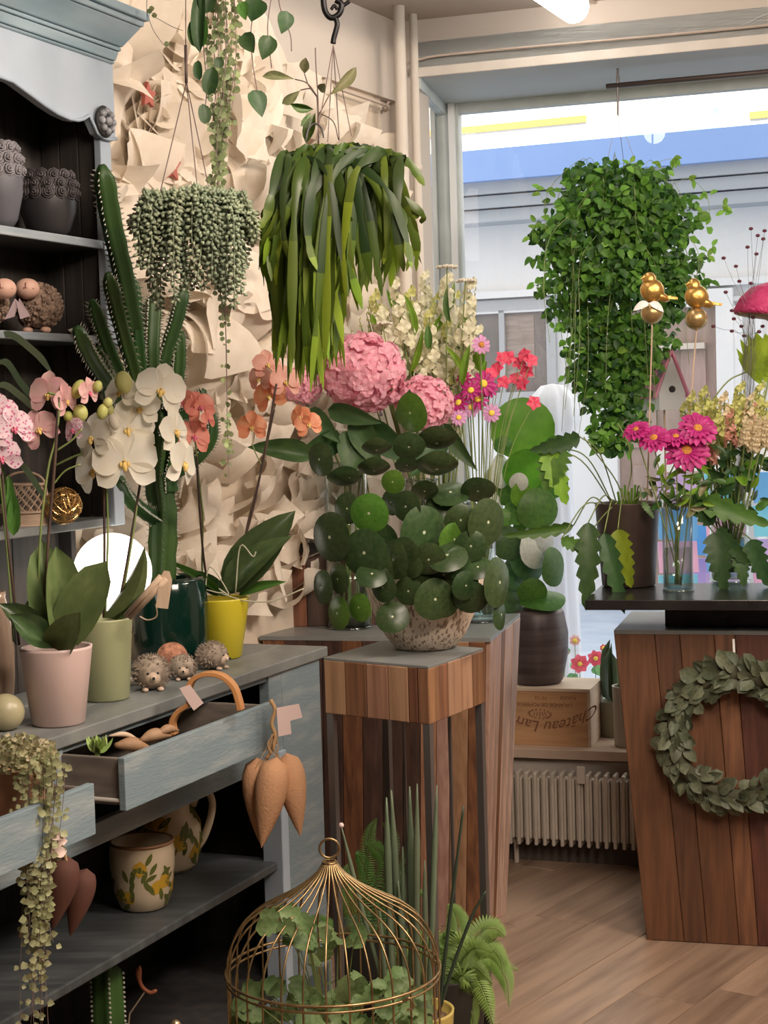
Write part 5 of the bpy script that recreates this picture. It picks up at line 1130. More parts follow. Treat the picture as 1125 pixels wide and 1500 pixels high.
for (x, y, rx, ry, me, yw) in [(766,628,41,47,DB,.1),(770,690,34,32,DB,.3),(737,652,14,14,DM,0),(738,690,12,26,DS,1.0),(760,706,14,14,DS,0),(790,745,26,32,DM,.4),(805,706,24,26,DM,-.3),(790,800,20,34,DS,.9),(800,790,14,32,DS,1.0),(780,820,20,34,DD,.8),(795,873,34,16,DM,0),(760,745,24,22,DM,-.2),(745,720,20,22,DM,.5),(770,775,20,20,DM,0),(748,795,14,26,DD,.6),(815,655,20,14,DM,0),(730,740,10,22,DS,1.0),(725,705,8,22,DS,1.1),(760,850,16,34,DD,.9),(742,890,13,34,DD,.6),(815,830,12,30,DM,1.0),(735,760,16,16,DM,0),(765,725,16,20,DB,0),(780,868,22,20,DM,0),(720,790,14,14,DS,0)]:
    rleaf(dp, me, x, y, rx, ry, Yd+U(-.05,.06), yaw=yw if yw else 0, root=dcr)
# small narrow sill pots beside the crate
for j, (px, lab, mc) in enumerate([(892, 'grey-green metal pot with spiky leaves right of the crate', (.28,.27,.20)), (915, 'white pot beside the wooden counter on the sill', (.62,.58,.52))]):
    q = wz((wallp(px, 1020, .16 if j == 0 else .02)-C1).dot(Wd), .24 if j == 0 else .07, SILL); t = thing('sill_pot', q, lab, 'pot'); kk = S(q.y)
    pot('pot', t, q, 20*kk, 22*kk, (48 if j == 0 else 82)*kk*1.1, mat('sillpot%d' % j, mc, .4, col2=tuple(x*.8 for x in mc), scale=5), 24)
    for i in range(7 if j == 0 else 4):
        a = U(0,6.28); b = MB(); b.blade(frame(q+Z*50*kk, V((math.cos(a)*.25, math.sin(a)*.25, 1)), V((math.cos(a), math.sin(a), .1)), .018, U(.16,.24), .16), 'strap', .6, .4, 6, 2); b.build('leaf', MATS['leaf_greygreen'], t, smooth=True)
# ================================================================ right table: potted philodendron
rz = bt_z1; rpc = onz(921, 858, rz); rpc = V((rpc.x, rpc.y, rz)); Yr = rpc.y; k = S(Yr)
phl = thing('potted_philodendron', rpc, 'lobed-leaf philodendron in a dark brown pot at the left end of the black board', 'plant')
pot('pot', phl, rpc, 39*k, 47*k, 123*k, mat('dark_brown_pot', (.055,.035,.032), .4, col2=(.10,.07,.06), scale=4), 32, lip=.004)
rr_ = rpc+Z*118*k
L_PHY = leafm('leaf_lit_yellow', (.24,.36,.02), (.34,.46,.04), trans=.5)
PH = [((862,765),(858,895),42,L_DARK,(905,730)),((905,775),(925,862),38,L_PHY,(915,725)),((885,780),(915,900),34,L_DARK,(905,728)),((850,640),(775,660),32,L_DARK,(905,735)),((820,655),(800,720),56,L_MID,(900,735)),((800,660),(830,740),40,L_BRIGHT,(900,735)),((840,770),(735,785),22,L_MID,(890,735)),((822,790),(870,812),24,L_MID,(890,740)),((1100,790),(1128,860),40,L_DARK,(960,730)),((1045,780),(1062,868),44,L_DARK,(965,735)),((1050,775),(1100,830),30,L_DARK,(965,735)),((1010,730),(1130,770),40,L_MID,(960,735)),((1045,768),(1000,715),30,L_DARK,(960,735)),((940,735),(958,760),12,L_PALE,(930,735)),((1080,800),(1090,860),30,L_DARK,(970,730))]
for (b_, t_, w_, m, rt) in PH:
    Y = Yr-.14 if w_ != 22 else Yr-.05
    lf = pxleaf(phl, m, b_, t_, w_, Y, -.02, 'phil', .6, .15, U(-.3,.3), nu=26, nv=4)
    root = V((at(rt[0], rt[1], Yr).x, Yr, rz+116*k)); e = at(b_[0], b_[1], Y); mid = (root+e)/2+V((0,-.02,.06)); MB().tube(curve([root, mid, e], 6), .0022, 5).build('petiole', m_stemg, phl, smooth=True)
for i in range(7): MB().tube([rr_+V((-.02+i*.008,-.01*(i%2),-.02)), rr_+V((-.028+i*.011, 0, .045+.01*(i%3)))], .004, 6).build('stalk', L_BRIGHT, phl, smooth=True)
for p in [[(915,735),(900,700),(862,650),(855,640)],[(915,735),(925,690),(920,650),(905,620)],[(925,735),(960,715),(1000,720),(1045,770)],[(905,735),(880,760),(862,790),(870,820)],[(915,730),(910,760),(915,780),(905,800)]]:
    MB().tube(pxcurve(p, Yr-.08, 6), .0022, 5).build('petiole', m_stemg, phl, smooth=True)
# bright deeply lobed leaf at the right edge on its own long stalk
lf = pxleaf(phl, L_PHY, (1092,545), (1150,500), 95, Yr+.1, 0, 'phil', .4, .15, .2, nu=30); MB().tube(pxcurve([(960,735),(1010,640),(1060,565),(1092,545)], Yr+.05, 6), .0025, 5).build('petiole', m_stemg, phl, smooth=True)
pxleaf(phl, L_PHY, (1092,545), (1125,520), 60, Yr+.1, 0, 'phil', .4, .15, -.3, nu=30); pxleaf(phl, L_PHY, (1092,547), (1110,490), 26, Yr+.1, 0, 'lance', .4, .15, .2)
# glass vase with zinnias
gY = 5.02; gc_ = V((at(989, 868, gY).x, onz(989, 866, rz).y, rz)); gY = gc_.y; k = S(gY)
clear_vase(gc_, 22*k, 142*k, 'slim clear glass vase of magenta zinnias on the black board', flare=.002)
ZI = [(932,630,22,-.3,.9),(958,642,26,-.1,.7),(1006,660,35,.05,.45),(1022,628,30,.2,.6),(990,640,22,0,.9)]
zl_ = ['leftmost, seen from the side','second from left, petals drooping','largest and lowest, facing forward','upper right, orange centre','half hidden at the middle']
for (x, y, r_, yw, pt), l in zip(ZI, zl_): daisy(x, y, r_, gY-.06, gc_+Z*.02+V((U(-.01,.01),U(-.01,.01),0)), P_MG, m_disc, 'magenta zinnia bloom in the slim vase, '+l, None, yw, pt, 17, True, 'zinnia', .24)
for i in range(6): tag(MB().tube(curve([gc_+Z*.02+V((U(-.012,.012),U(-.012,.012),0)), gc_+Z*.17+V((U(-.006,.006),0,0)), gc_+Z*.30+V((U(-.05,.05),U(-.02,.02),0))],5), .0024, 5).build('cut_stem', m_stemg, smooth=True), 'green cut stem in the slim zinnia vase', 'stem', 'stems in the zinnia vase')
zf = thing('zinnia_foliage', gc_+Z*.16, 'tangle of green leaves and buds at the neck of the zinnia vase', 'foliage')
for i in range(46): x = 985+U(-45,55); y = 715+U(-40,35); pxleaf(zf, R.choice([L_MID, L_DARK, L_BRIGHT, L_OLIVE]), (x, y), (x+U(-26,26), y+U(-26,20)), U(6,12), gY-.03+U(-.06,.06), U(-.03,.03), 'lance', .6, .2, U(-1,1))
# second vase with the mixed bouquet
g2 = V((at(1068, 862, 5.2).x, 5.18, rz)); k = S(5.18); clear_vase(g2, 29*k, 150*k, 'wide clear glass vase with the mixed pastel bouquet, right end of the black board')
mx_f = [FW, FG]
SAf = floret_mesh(P_SA, 5); YGf = floret_mesh(P_YG, 4); CRf = floret_mesh(petal('petal_wheat', (.84,.74,.52), (.78,.64,.42)), 4)
PST = [(1012,590,YGf),(1030,582,YGf),(1045,600,YGf),(1060,590,CRf),(1085,575,YGf),(1100,590,CRf),(1075,602,YGf),(1115,575,YGf),(1040,625,CRf),(1000,605,YGf),(1095,610,SAf),(1070,615,SAf),(1108,600,SAf),(1055,640,SAf),(1125,600,YGf),(1030,648,SAf)]
for i, (x, y, fm) in enumerate(PST):
    tip = at(x, y-12, 5.1+U(-.08,.08)); root = g2+Z*.03
    spike({YGf: 'yellow-green snapdragon spike in the mixed bouquet on the right', CRf: 'wheat-coloured flower spike in the mixed bouquet on the right', SAf: 'salmon-pink flower spike in the mixed bouquet on the right'}[fm], {YGf: 'yellow-green spikes', CRf: 'wheat-coloured spikes', SAf: 'salmon spikes'}[fm], 'flower', 'bouquet_flower', root+V((U(-.02,.02),0,0)), tip, .2, 14, U(.019,.027), [fm, fm])
for i, (x, y) in enumerate([(1080,630),(1095,640),(1110,625),(1118,635),(1098,622)]):
    t = spike('creamy white plume flower at the right edge above the black board', 'creamy white plumes', 'flower', 'white_plume', g2+Z*.03, at(x+14, y-12, 4.98), .14, 20, .018, [CRf, CRf])
bf = thing('bouquet_foliage', g2+Z*.2, 'dark green leaves under the mixed bouquet at the right edge', 'foliage')
for i in range(90): x = 1080+U(-60,50); y = 690+U(-50,65); pxleaf(bf, R.choice([L_MID, L_DARK, L_DARK, L_BRIGHT]), (x, y), (x+U(-30,30), y+U(-34,16)), U(9,17), 5.1+U(-.08,.1), U(-.03,.03), 'lance', .6, .2, U(-1,1))
# golden birds on sticks
m_goldp = mat('polished_gold', (.62,.38,.12), .36, metal=.85, col2=(.58,.34,.09), scale=30, bump=.25, bscale=50); m_goldb = mat('satin_gold', (.50,.35,.16), .34, metal=.8)
for (bx, by, sx, ex_, bot, lab) in [(955, 458, 953, 948, (948,735), 'golden bird perched on a gold ball on a stick, the left one with white ribbon'), (1020, 467, 1018, 1012, (1000,735), 'golden bird perched on a gold ball on a stick, the right one')]:
    Y = 5.08; k = S(Y); c = at(bx, by, Y); root = at(bot[0], bot[1], Y+.02); t = thing('golden_bird', root, lab, 'ornament')
    MB().ell(c, 16.5*k, seg=22, rings=14).build('ball', m_goldb, t, smooth=True)
    q = c+V((1*k, 0, 34*k)); b = MB(); rt = Matrix.Rotation(.45, 3, 'Y')
    b.ell(q+V((0,0,-2*k)), (18*k, 13*k, 17*k), rot=rt, seg=16, rings=12); b.ell(q+V((-4*k,0,13*k)), (10.5*k, 10*k, 12*k), seg=14, rings=10); b.ell(q+V((10*k,0,-10*k)), (17*k,9*k,7*k), rot=rt, seg=10, rings=7)
    b.build('bird_body', m_goldp, t, smooth=True)
    MB().hexa([q+V((12*k,-4*k,-14*k)), q+V((36*k,-5*k,-16*k)), q+V((36*k,5*k,-16*k)), q+V((12*k,4*k,-14*k))], [q+V((12*k,-4*k,-8*k)), q+V((36*k,-5*k,-13*k)), q+V((36*k,5*k,-13*k)), q+V((12*k,4*k,-8*k))]).build('tail', m_goldp, t)
    MB().tube([q+V((-11*k,-3*k,17*k)), q+V((-17*k,-4*k,15*k))], [3*k,.5*k], 6).build('beak', m_goldp, t)
    MB().tube([root, c-Z*15*k], .0024, 6).build('stick', m_pale, t)
    if bx < 1000:
        for s_ in (-1, 1): b = MB(); b.blade(frame(c+V((-6*k,-12*k,13*k)), V((s_*.8-.2,-.2,-.25)), V((0,-1,.5)), 12*k, 26*k, 26*k), 'lance', .8, .3, 6, 3); b.build('ribbon', mat('white_ribbon', (.85,.83,.80), .6), t, smooth=True)
# pink fan-shaped dried bloom and dark seed heads at the right edge
m_fan = mat('fan_magenta', (.46,.02,.12), .6, col2=(.58,.05,.18), scale=60, bump=.6, bscale=120); m_fanu = mat('fan_underside', (.42,.26,.14), .8, col2=(.30,.17,.09), scale=20, stretch=(8,8,1))
fc = at(1134, 462, 5.25); k = S(5.25); t = thing('magenta_dried_bloom', g2+Z*.05, 'magenta domed dried bloom with brown underside at the right edge', 'flower')
b = MB(); b.lathe([(56*k,-2*k),(57*k,4*k),(50*k,22*k),(36*k,38*k),(18*k,46*k),(0,48*k)], fc, 30, rot=Matrix.Rotation(.12, 3, 'Y'), wob=lambda a, z: .03*math.sin(a*24)); b.build('dome', m_fan, t, smooth=True)
b = MB(); b.lathe([(0,14*k),(20*k,10*k),(55*k,-1*k),(54*k,-3*k),(20*k,-4*k),(5*k,-10*k)], fc, 30, rot=Matrix.Rotation(.12, 3, 'Y')); b.build('underside', m_fanu, t, smooth=True)
MB().tube(curve([fc-Z*8*k, at(1125,560,5.2), g2+Z*.06], 6), .003, 6).build('stem', m_stemg, t)
m_seed = mat('burgundy_seed', (.10,.015,.03), .6)
sb = thing('burgundy_seed_spray', g2+Z*.05, 'wiry spray of tiny burgundy seed heads at the right edge', 'dried flower')
for (x, y) in [(1078,390),(1083,412),(1063,428),(1100,415),(1110,345),(1100,335),(1118,350),(1095,362),(1072,455),(1075,467),(1086,478),(1072,485),(1090,492),(1103,465),(1112,486),(1045,478),(1060,378),(1120,338),(1108,372),(1117,478)]:
    q = at(x, y, 5.2+U(-.05,.05)); MB().ell(q, (.0075,.005,.0055), seg=7, rings=5).build('seed_head', m_seed, sb, smooth=True)
    MB().tube(curve([q, at(1095+U(-6,14), 520, 5.2), g2+Z*.1], 4), .0007, 3).build('wiry_stem', m_wire, sb)
# pink birdhouse and green bulb-shaped ornament on the window side
hY = 5.75; k = S(hY); c = at(985, 590, hY); t = thing('pink_birdhouse', V((c.x, c.y, SILL)), 'small white birdhouse with a steep pink roof near the window glass', 'birdhouse')
m_pink = mat('pink_roof', (.80,.30,.45), .5); m_whb = mat('white_house', (.72,.76,.80), .6)
w2 = 19*k; hp2 = at(990,521,hY).z; hb = at(990,600,hY).z; x0 = c.x
MB().add([V((x0-w2,hY,hb)), V((x0+w2,hY,hb)), V((x0+w2,hY,hb+25*k)), V((x0,hY,hp2)), V((x0-w2,hY,hb+25*k)), V((x0-w2-.06,hY+.09,hb)), V((x0+w2-.06,hY+.09,hb)), V((x0+w2-.06,hY+.09,hb+25*k)), V((x0-.06,hY+.09,hp2)), V((x0-w2-.06,hY+.09,hb+25*k))], [(0,1,2,3,4),(9,8,7,6,5),(0,4,9,5),(1,6,7,2),(0,5,6,1),(4,3,8,9),(3,2,7,8)]).build('house', m_whb, t)
for s_ in (-1, 1):
    a = V((x0-.0, hY-.01, hp2+.012)); e = V((x0+s_*(w2+.012), hY-.01, hb+17*k)); dd = V((-.06,.11,0)); MB().hexa([a, a+dd, e+dd, e], [x+V((s_*.004,0,.008)) for x in (a, a+dd, e+dd, e)]).build('roof_slope', m_pink, t)
MB().ell(V((x0, hY-.001, hb+30*k)), (5*k,.002,5*k), seg=12, rings=6).build('entrance', m_dark, t, smooth=True)
MB().tube([V((x0-.02,hY+.05,hb)), V((x0-.02,hY+.05,SILL))], .004, 6).build('post', m_pale, t)
# wreath
wc = onp(1079, 1074, f_tl, NFR)+NFR*.045; k = S(4.9); R1 = 88*k; wt = thing('leaf_wreath', wc, 'dried grey-green eucalyptus wreath hanging on the front of the right counter', 'wreath')
e1_ = Vn(cdir); nf = NFR; e2_ = Vn(nf.cross(e1_)); e2_ = e2_ if e2_.z > 0 else -e2_
MB().tube([wc+(e1_*math.cos(2*PI*i/40)+e2_*math.sin(2*PI*i/40))*R1 for i in range(40)], .024, 8, closed=True).build('ring', mat('wreath_core', (.06,.06,.035), .9), wt, smooth=True)
for i in range(290):
    a = U(0, 2*PI); ph = U(-3.0, 1.3); rad = e1_*math.cos(a)+e2_*math.sin(a); tan = -e1_*math.sin(a)+e2_*math.cos(a); q = wc+rad*R1+(rad*math.cos(ph)-nf*math.sin(ph)*1.0)*.024
    if (q-wc).dot(nf) < -.01: q = q+nf*.02
    out = Vn(rad*math.cos(ph)*.9-nf*math.sin(ph)*.6+tan*U(.3,1.3)+e2_*U(-.3,.3)); sz = U(.034,.060); me = blade_mesh(R.choice(['orb','lance']), .5, .3, L_EUC, 5, 2)
    nn = Vn(nf+V((U(-.6,.6),U(-.3,.3),U(-.6,.6)))); inst('leaf', me, wt, frame(q, out, nn, sz*U(.55,.85), sz, sz))
MB().tube([wc+e2_*R1*.9, onp(1075, 935, f_tl, NFR)+NFR*.025], .004, 6).build('ribbon', mat('white_ribbon', (.85,.83,.80), .6), wt)
# ================================================================ hanging vine in the window
rd = wallp(905, 124, .16); q0_ = wallp(888, 126.5, .16); q1_ = wallp(1190, 99, .16)
t = thing('curtain_rod', q0_, 'dark metal rod across the top of the bay window', 'rod'); MB().tube([q0_, q1_], .009, 8).build('rod', mat('dark_rod', (.05,.035,.03), .5), t, smooth=True)
MB().tube([wallp(905,112,.16), rd], .006, 6).build('bracket', m_steel, t); MB().tube([rd+Wd*1.1+Z*.0, V((rd.x, rd.y, SOF-.003))+Wd*1.1], .006, 6).build('bracket', m_steel, t)
MB().tube([V((rd.x, rd.y, SOF-.003)), rd], .004, 6).build('bracket', m_steel, t)
hY = rd.y; k = S(hY); vc = at(912, 330, hY)
vn = thing('hanging_vine', at(905,170,hY), 'big bushy green trailing vine hanging from the rod in the window', 'plant')
MB().tube([rd, at(905,168,hY)], .004, 6).build('hook', m_steel, vn)
for e in ((885,255),(938,258),(915,250)): MB().tube([at(905,165,hY), at(e[0], e[1], hY+(.08 if e[0] == 915 else 0))], .0012, 4).build('hanger_wire', m_wire, vn)
MB().lathe([(0,-45*k),(40*k,-45*k),(60*k,20*k),(58*k,22*k),(0,10*k)], vc-Z*.0, 24).build('pot', mat('dark_plastic', (.03,.03,.025), .6), vn, smooth=True)
cl = MB(); 
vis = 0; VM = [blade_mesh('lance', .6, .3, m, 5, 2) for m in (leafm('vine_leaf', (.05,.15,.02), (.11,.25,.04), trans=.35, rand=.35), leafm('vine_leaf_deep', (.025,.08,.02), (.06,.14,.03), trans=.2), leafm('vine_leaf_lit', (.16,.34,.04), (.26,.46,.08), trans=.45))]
stf = [MB(), MB(), MB()]
def vine_px():
    while True:
        x = U(775, 1040); y = U(240, 660)
        yc = (y-240)/420
        # silhouette half widths (picture): ball above, narrowing and shifting left below
        cx = 908 if y < 430 else 908-(y-430)*.05; hw = 122*math.sin(PI*min(1, .12+((y-240)/215)*.55))**.7 if y < 430 else max(20, 105-(y-430)*.36)
        if abs(x-cx) < hw*U(.6,1.12)*(1+.10*math.sin(y*.06+(x > cx)*2)+.07*math.sin(y*.15+1+(x > cx))): return x, y
for i in range(4700):
    x, y = vine_px(); dd = math.sqrt(max(0, 1-((x-908)/135)**2)); Y = hY-.27*dd*U(.3,1)*(1 if y < 430 else .6) if i % 5 else hY+.2*dd*U(0,1); p = at(x, y, Y)
    a = V((U(-1,1), U(-.6,.6), U(-1.2,.3))); nn = Vn(V((U(-.8,.8), -1, U(-.2,1)))); sz = U(11,19)*k; kind = 0 if R.random() < .5 else (1 if R.random() < .6 else 2)
    M = frame(p, a, nn, sz*.62, sz, sz)
    if i % 5 and vis < 300 : inst('leaf', VM[kind], vn, M); vis += 1
    else: stf[kind].blade(M, 'lance', .6, .3, 3, 2)
for kd, b in enumerate(stf): o = b.build('small_leaves', VM[kd].materials[0], vn, smooth=True); o['kind'] = 'stuff'
for i in range(46):
    x = 908+U(-110,110); y0 = 330+U(-60,100); ln = U(60,170)*(1 if abs(x-895) > 70 else 1.6); pts = [(908+(x-908)*.4, 270), ((x+908)/2, y0-50), (x, y0), (x+U(-12,8), y0+ln*.5), (x+U(-18,10), min(655, y0+ln))]
    o = MB().tube(pxcurve(pts, hY-U(-.1,.24), 4), .0011, 4).build('vine_stem', m_stemg, vn)
for p in [[(985,270),(1010,262),(1035,285),(1040,320)],[(960,262),(962,240),(985,232),(990,236)],[(800,300),(790,280),(810,276)],[(915,260),(900,243),(925,240),(930,255)],[(800,320),(782,330),(780,345)],[(1000,300),(1030,310),(1062,300),(1066,312)],[(1000,380),(1035,375),(1045,360)]]:
    MB().tube(pxcurve(p, hY-.1, 5), .001, 4).build('vine_stem', m_stemg, vn)
    for (x, y) in p[1:]:
        for j in range(3): inst('leaf', VM[2], vn, frame(at(x+U(-6,6), y+U(-5,5), hY-.1), V((U(-1,1),0,U(-1,.6))), V((U(-.4,.4),-1,.3)), 7*k, 14*k, 14*k))
# ================================================================ shelf inside the buffet: mug and jug
m_cream = mat('cream_majolica', (.86,.72,.52), .35, col2=(.66,.52,.34), scale=5); m_lem = mat('lemon_paint', (.70,.42,.04), .4); m_olv = mat('olive_paint', (.14,.16,.035), .4)
def patch(mb, c, prof, th, z, L, W, ang):
    def fn(u, v):
        y = (u-.5)*L; x = (v-.5)*W*max(0, math.sin(PI*min(.999, max(.001, u))))**.7; dx = x*math.cos(ang)-y*math.sin(ang); dz = x*math.sin(ang)+y*math.cos(ang)
        zz = z+dz; r = np_interp2(zz, prof)+.0008; a = th+dx/r; return c+V((r*math.cos(a), r*math.sin(a), zz))
    mb.grid(fn, 5, 3)
def np_interp2(z, prof):
    for (r0, z0), (r1, z1) in zip(prof, prof[1:]):
        if z1 > z0 and z0 <= z <= z1: return r0+(r1-r0)*(z-z0)/(z1-z0)
    return prof[-1][0] if z > prof[-1][1] else prof[0][0]
def lemons(parent, c, prof, h, n, seed):
    rr = random.Random(seed)
    lm = MB(); lv = MB()
    for i in range(n):
        th = -PI/2+(i+.5-n/2)*(2*PI/n)*1.0+rr.uniform(-.15,.15); z = h*[.28,.66,.45][i % 3]; rr2 = h
        for j in range(rr.choice([1,2])): patch(lm, c, prof, th+j*.28, z+rr.uniform(-.01,.01), h*.26, h*.22, rr.uniform(-1,1))
        for j in range(7): patch(lv, c, prof, th+rr.uniform(-.5,.5), z+rr.uniform(-.2,.2)*h, h*.22, h*.075, rr.uniform(-1.4,1.4))
    lm.build('painted_lemons', m_lem, parent); lv.build('painted_leaves', m_olv, parent)
mc_ = onz(211, 1328, SHZ); k = S(mc_.y); mug = thing('lemon_pot', mc_, 'cream ceramic cup painted with lemons and leaves on the buffet shelf', 'cup')
P_ = [(30*k,0),(35*k,3*k),(43*k,25*k),(48*k,60*k),(48.5*k,85*k),(46*k,96*k)]
MB().lathe([(0,0)]+P_+[(48*k,100*k),(44*k,100*k),(43*k,80*k),(36*k,8*k),(0,7*k)], mc_, 36).build('body', m_cream, mug, smooth=True); lemons(mug, mc_, P_, 96*k, 9, 3)
MB().tube([mc_+V((46.5*k*math.cos(2*PI*i/32), 46.5*k*math.sin(2*PI*i/32), 99.5*k)) for i in range(32)], 2.4*k, 6, closed=True).build('brown_rim', mat('brown_rim', (.30,.15,.07), .4), mug, smooth=True)
jc = onz(246, 1272, SHZ)+bn*.0; k = S(jc.y); jug = thing('lemon_jug', jc, 'cream jug painted with lemons, with a big curved handle, behind the cup', 'jug')
P_ = [(36*k,0),(44*k,8*k),(54*k,40*k),(50*k,72*k),(36*k,98*k),(30*k,112*k),(34*k,128*k)]
MB().lathe([(0,0)]+P_+[(31*k,128*k),(27*k,112*k),(33*k,96*k),(0,60*k)], jc, 36).build('body', m_cream, jug, smooth=True); lemons(jug, jc, P_, 112*k, 10, 5)
MB().tube(pxcurve([(282,1180),(290,1162),(304,1160),(311,1176),(308,1200),(298,1228),(287,1243)], jc.y, 5), [5.5*k]*30+[4*k], 8).build('handle', m_cream, jug, smooth=True)
# bottom: cactus, brass shells, coral-coloured gourd twig
q = onb(158, 1490, .14); q = V((q.x, q.y, .125)); k = S(q.y); t = thing('columnar_cactus', q, 'dark ribbed cactus column under the buffet shelf, bottom left', 'plant')
pot('pot', t, q, 30*k, 36*k, 55*k, mat('grey_glaze', (.4,.4,.38), .5)); zt = onb(158,1408,.14).z
b = MB(); seg = 20; b.lathe([(21*k, .04), (21*k, (zt-.125)*.6), (19*k, (zt-.125)*.93), (9*k, (zt-.125)), (0, (zt-.125)+.002)], q, 20, wob=lambda a, z: .22*math.cos(5*a)); o = b.build('column', L_CACT, t, smooth=True)
b = MB()
for r_ in range(5):
    for i in range(16): a = 2*PI*r_/5; p_ = q+V((25.6*k*math.cos(a), 25.6*k*math.sin(a), .05+i*(zt-.19)/16)); b.ell(p_, 2.2*k, seg=5, rings=4)
s_ = b.build('spines', mat('pale_spines', (.50,.50,.42), .7), t); s_['kind'] = 'stuff'
m_shellb = mat('brass_shell', (.55,.40,.24), .3, metal=.7)
for (px, py, lab) in ((257, 1500, 'left one'), (318, 1503, 'right one')):
    q = onb(px, py, .08); k = S(q.y); q.z = .125; b = MB(); b.ell(q+Z*onb(px,py-10,.08).z*.0+Z*(onb(px,py,.08).z-.125)*.5, (11*k, 9*k, (onb(px,py-14,.08).z-.125)*.5), seg=12, rings=10)
    tag(b.build('brass_ornament', m_shellb, smooth=True), 'pointed brass-coloured ornament at the bottom of the buffet, the '+lab, 'ornament')
q = onb(205, 1452, .16); t = thing('dried_twig', V((q.x, q.y, .125)), 'curled orange-brown dried seed pod on a twig in the buffet bottom', 'dried plant'); Yq = q.y
MB().tube(pxcurve([(204,1415),(203,1430),(208,1445),(220,1454),(230,1450)], Yq, 4), [.003,.006,.008,.008,.007,.006]+[.005]*10+[.002], 8).build('pod', mat('orange_pod', (.40,.13,.06), .5), t, smooth=True)
MB().tube([at(214,1450,Yq), at(190,1485,Yq), V((at(185,1500,Yq).x, Yq, .125))], .002, 5).build('twig', m_pale, t)
# ================================================================ drawer contents
fi = lambda px, py, d: onp(px, py, B0-bn*d, bn)
# succulent
sc = onz(143, 1108, DZ-.045)+bn*.06; sc = bp(D1[0]+.06, -OUT1+.09, DRB1+.017); sc = V((at(140,1105,sc.y).x, sc.y, sc.z)); t = thing('succulent', sc, 'light green rosette succulent in the front corner of the open drawer', 'plant')
pot('pot', t, sc, .026, .034, .055, mat('dark_plastic', (.03,.03,.025), .6), 20)
sq = V((sc.x, sc.y, DZ+.004)); sq = at(143, 1098, sc.y)
for i in range(14):
    a = i*2.4; el = .25+.08*(13-i)/13+.07*i; d = V((math.cos(a)*math.cos(el), math.sin(a)*math.cos(el), math.sin(el)*1.1)); L_ = .045-.0012*i
    b = MB(); b.blade(frame(sq-d*.004, d, Z-d*d.z, .016, L_, L_), 'lance', -.5, -.5, 6, 3); b.build('leaf', leafm('succulent_leaf', (.30,.44,.12), (.40,.52,.18), trans=.2), t, smooth=True)
MB().tube([sc+Z*.05, sq], .006, 6).build('stem', m_stemg, t)
# dried seed pods, bark pieces
m_bark = mat('bark_pod', (.30,.16,.08), .6, col2=(.42,.27,.16), scale=12); gi = 0
for (px, py, tx_, ty, w_, lab) in [((168),(1092),(225),(1100),22,'curled brown dried pod lying in the open drawer, longest one'), (205,1085,250,1078,20,'rust-brown dried pod leaning towards the drawer front'), (160,1078,205,1084,8,'thin pale twig across the dried pods'), (230,1076,262,1070,14,'small dark-tipped dried pod near the wooden handle')]:
    Yq = bp((D1[0]+D1[1])/2-.1, -OUT1+.10, 0).y-.05+.0006*(px-160); a = at(px, py, Yq); e = at(tx_, ty, Yq+.04)
    b = MB(); b.tube(curve([a, (a+e)/2+Z*.008, e], 5), [w_*.15*S(Yq)]+[w_*.5*S(Yq)*math.sin(PI*(j+.8)/11) for j in range(1,10)]+[w_*.1*S(Yq)], 8); tag(b.build('dried_pod', m_bark if w_ > 10 else m_pale, smooth=True), lab, 'dried plant')
# wooden heart-shaped handle with tag
Yh = fi(300, 1030, -.02).y; Yh = (bp(D1[0]+.36, -OUT1+.12, 0)).y; t = thing('wooden_heart_frame', at(300,1075,Yh), 'orange-brown bent wooden heart-shaped hoop standing in the drawer with a pink tag', 'decoration')
m_bent = mat('bent_wood', (.52,.25,.09), .4, col2=(.42,.19,.07), scale=8)
P = pxcurve([(256,1076),(253,1058),(262,1042),(278,1030),(276,1012),(284,995),(302,987),(325,990),(342,1005),(350,1026),(353,1040)], Yh, 5)
b = MB(); n = len(P)-1
vs = []; fs = []
for i, p in enumerate(P):
    tg = Vn(P[min(i+1,n)]-P[max(i-1,0)]); nr = Vn(tg.cross(V((0,1,0)))); dd = V((.25,1,0))*.012
    for s_ in ((-1,-1),(1,-1),(1,1),(-1,1)): vs.append(p+nr*.0055*s_[0]+dd*s_[1])
for i in range(n):
    for j in range(4): l = (j+1)%4; fs.append((4*i+j, 4*i+l, 4*i+4+l, 4*i+4+j))
fs += [(3,2,1,0), (4*n,4*n+1,4*n+2,4*n+3)]
b.add(vs, fs).build('hoop', m_bent, t, bevel=.002)
def card(px, Y, name, m, parent, th=.0012):
    q = [at(x, y, Y) for x, y in px]; n_ = len(q); return MB().add(q+[x+V((0,th,0)) for x in q], [tuple(range(n_)), tuple(range(n_, 2*n_))[::-1]]+[(i, (i+1)%n_, n_+(i+1)%n_, n_+i) for i in range(n_)]).build(name, m, parent)
card([(263,1008),(278,1003),(298,1030),(284,1041),(276,1030)], Yh-.016, 'price_tag', m_tag, t)
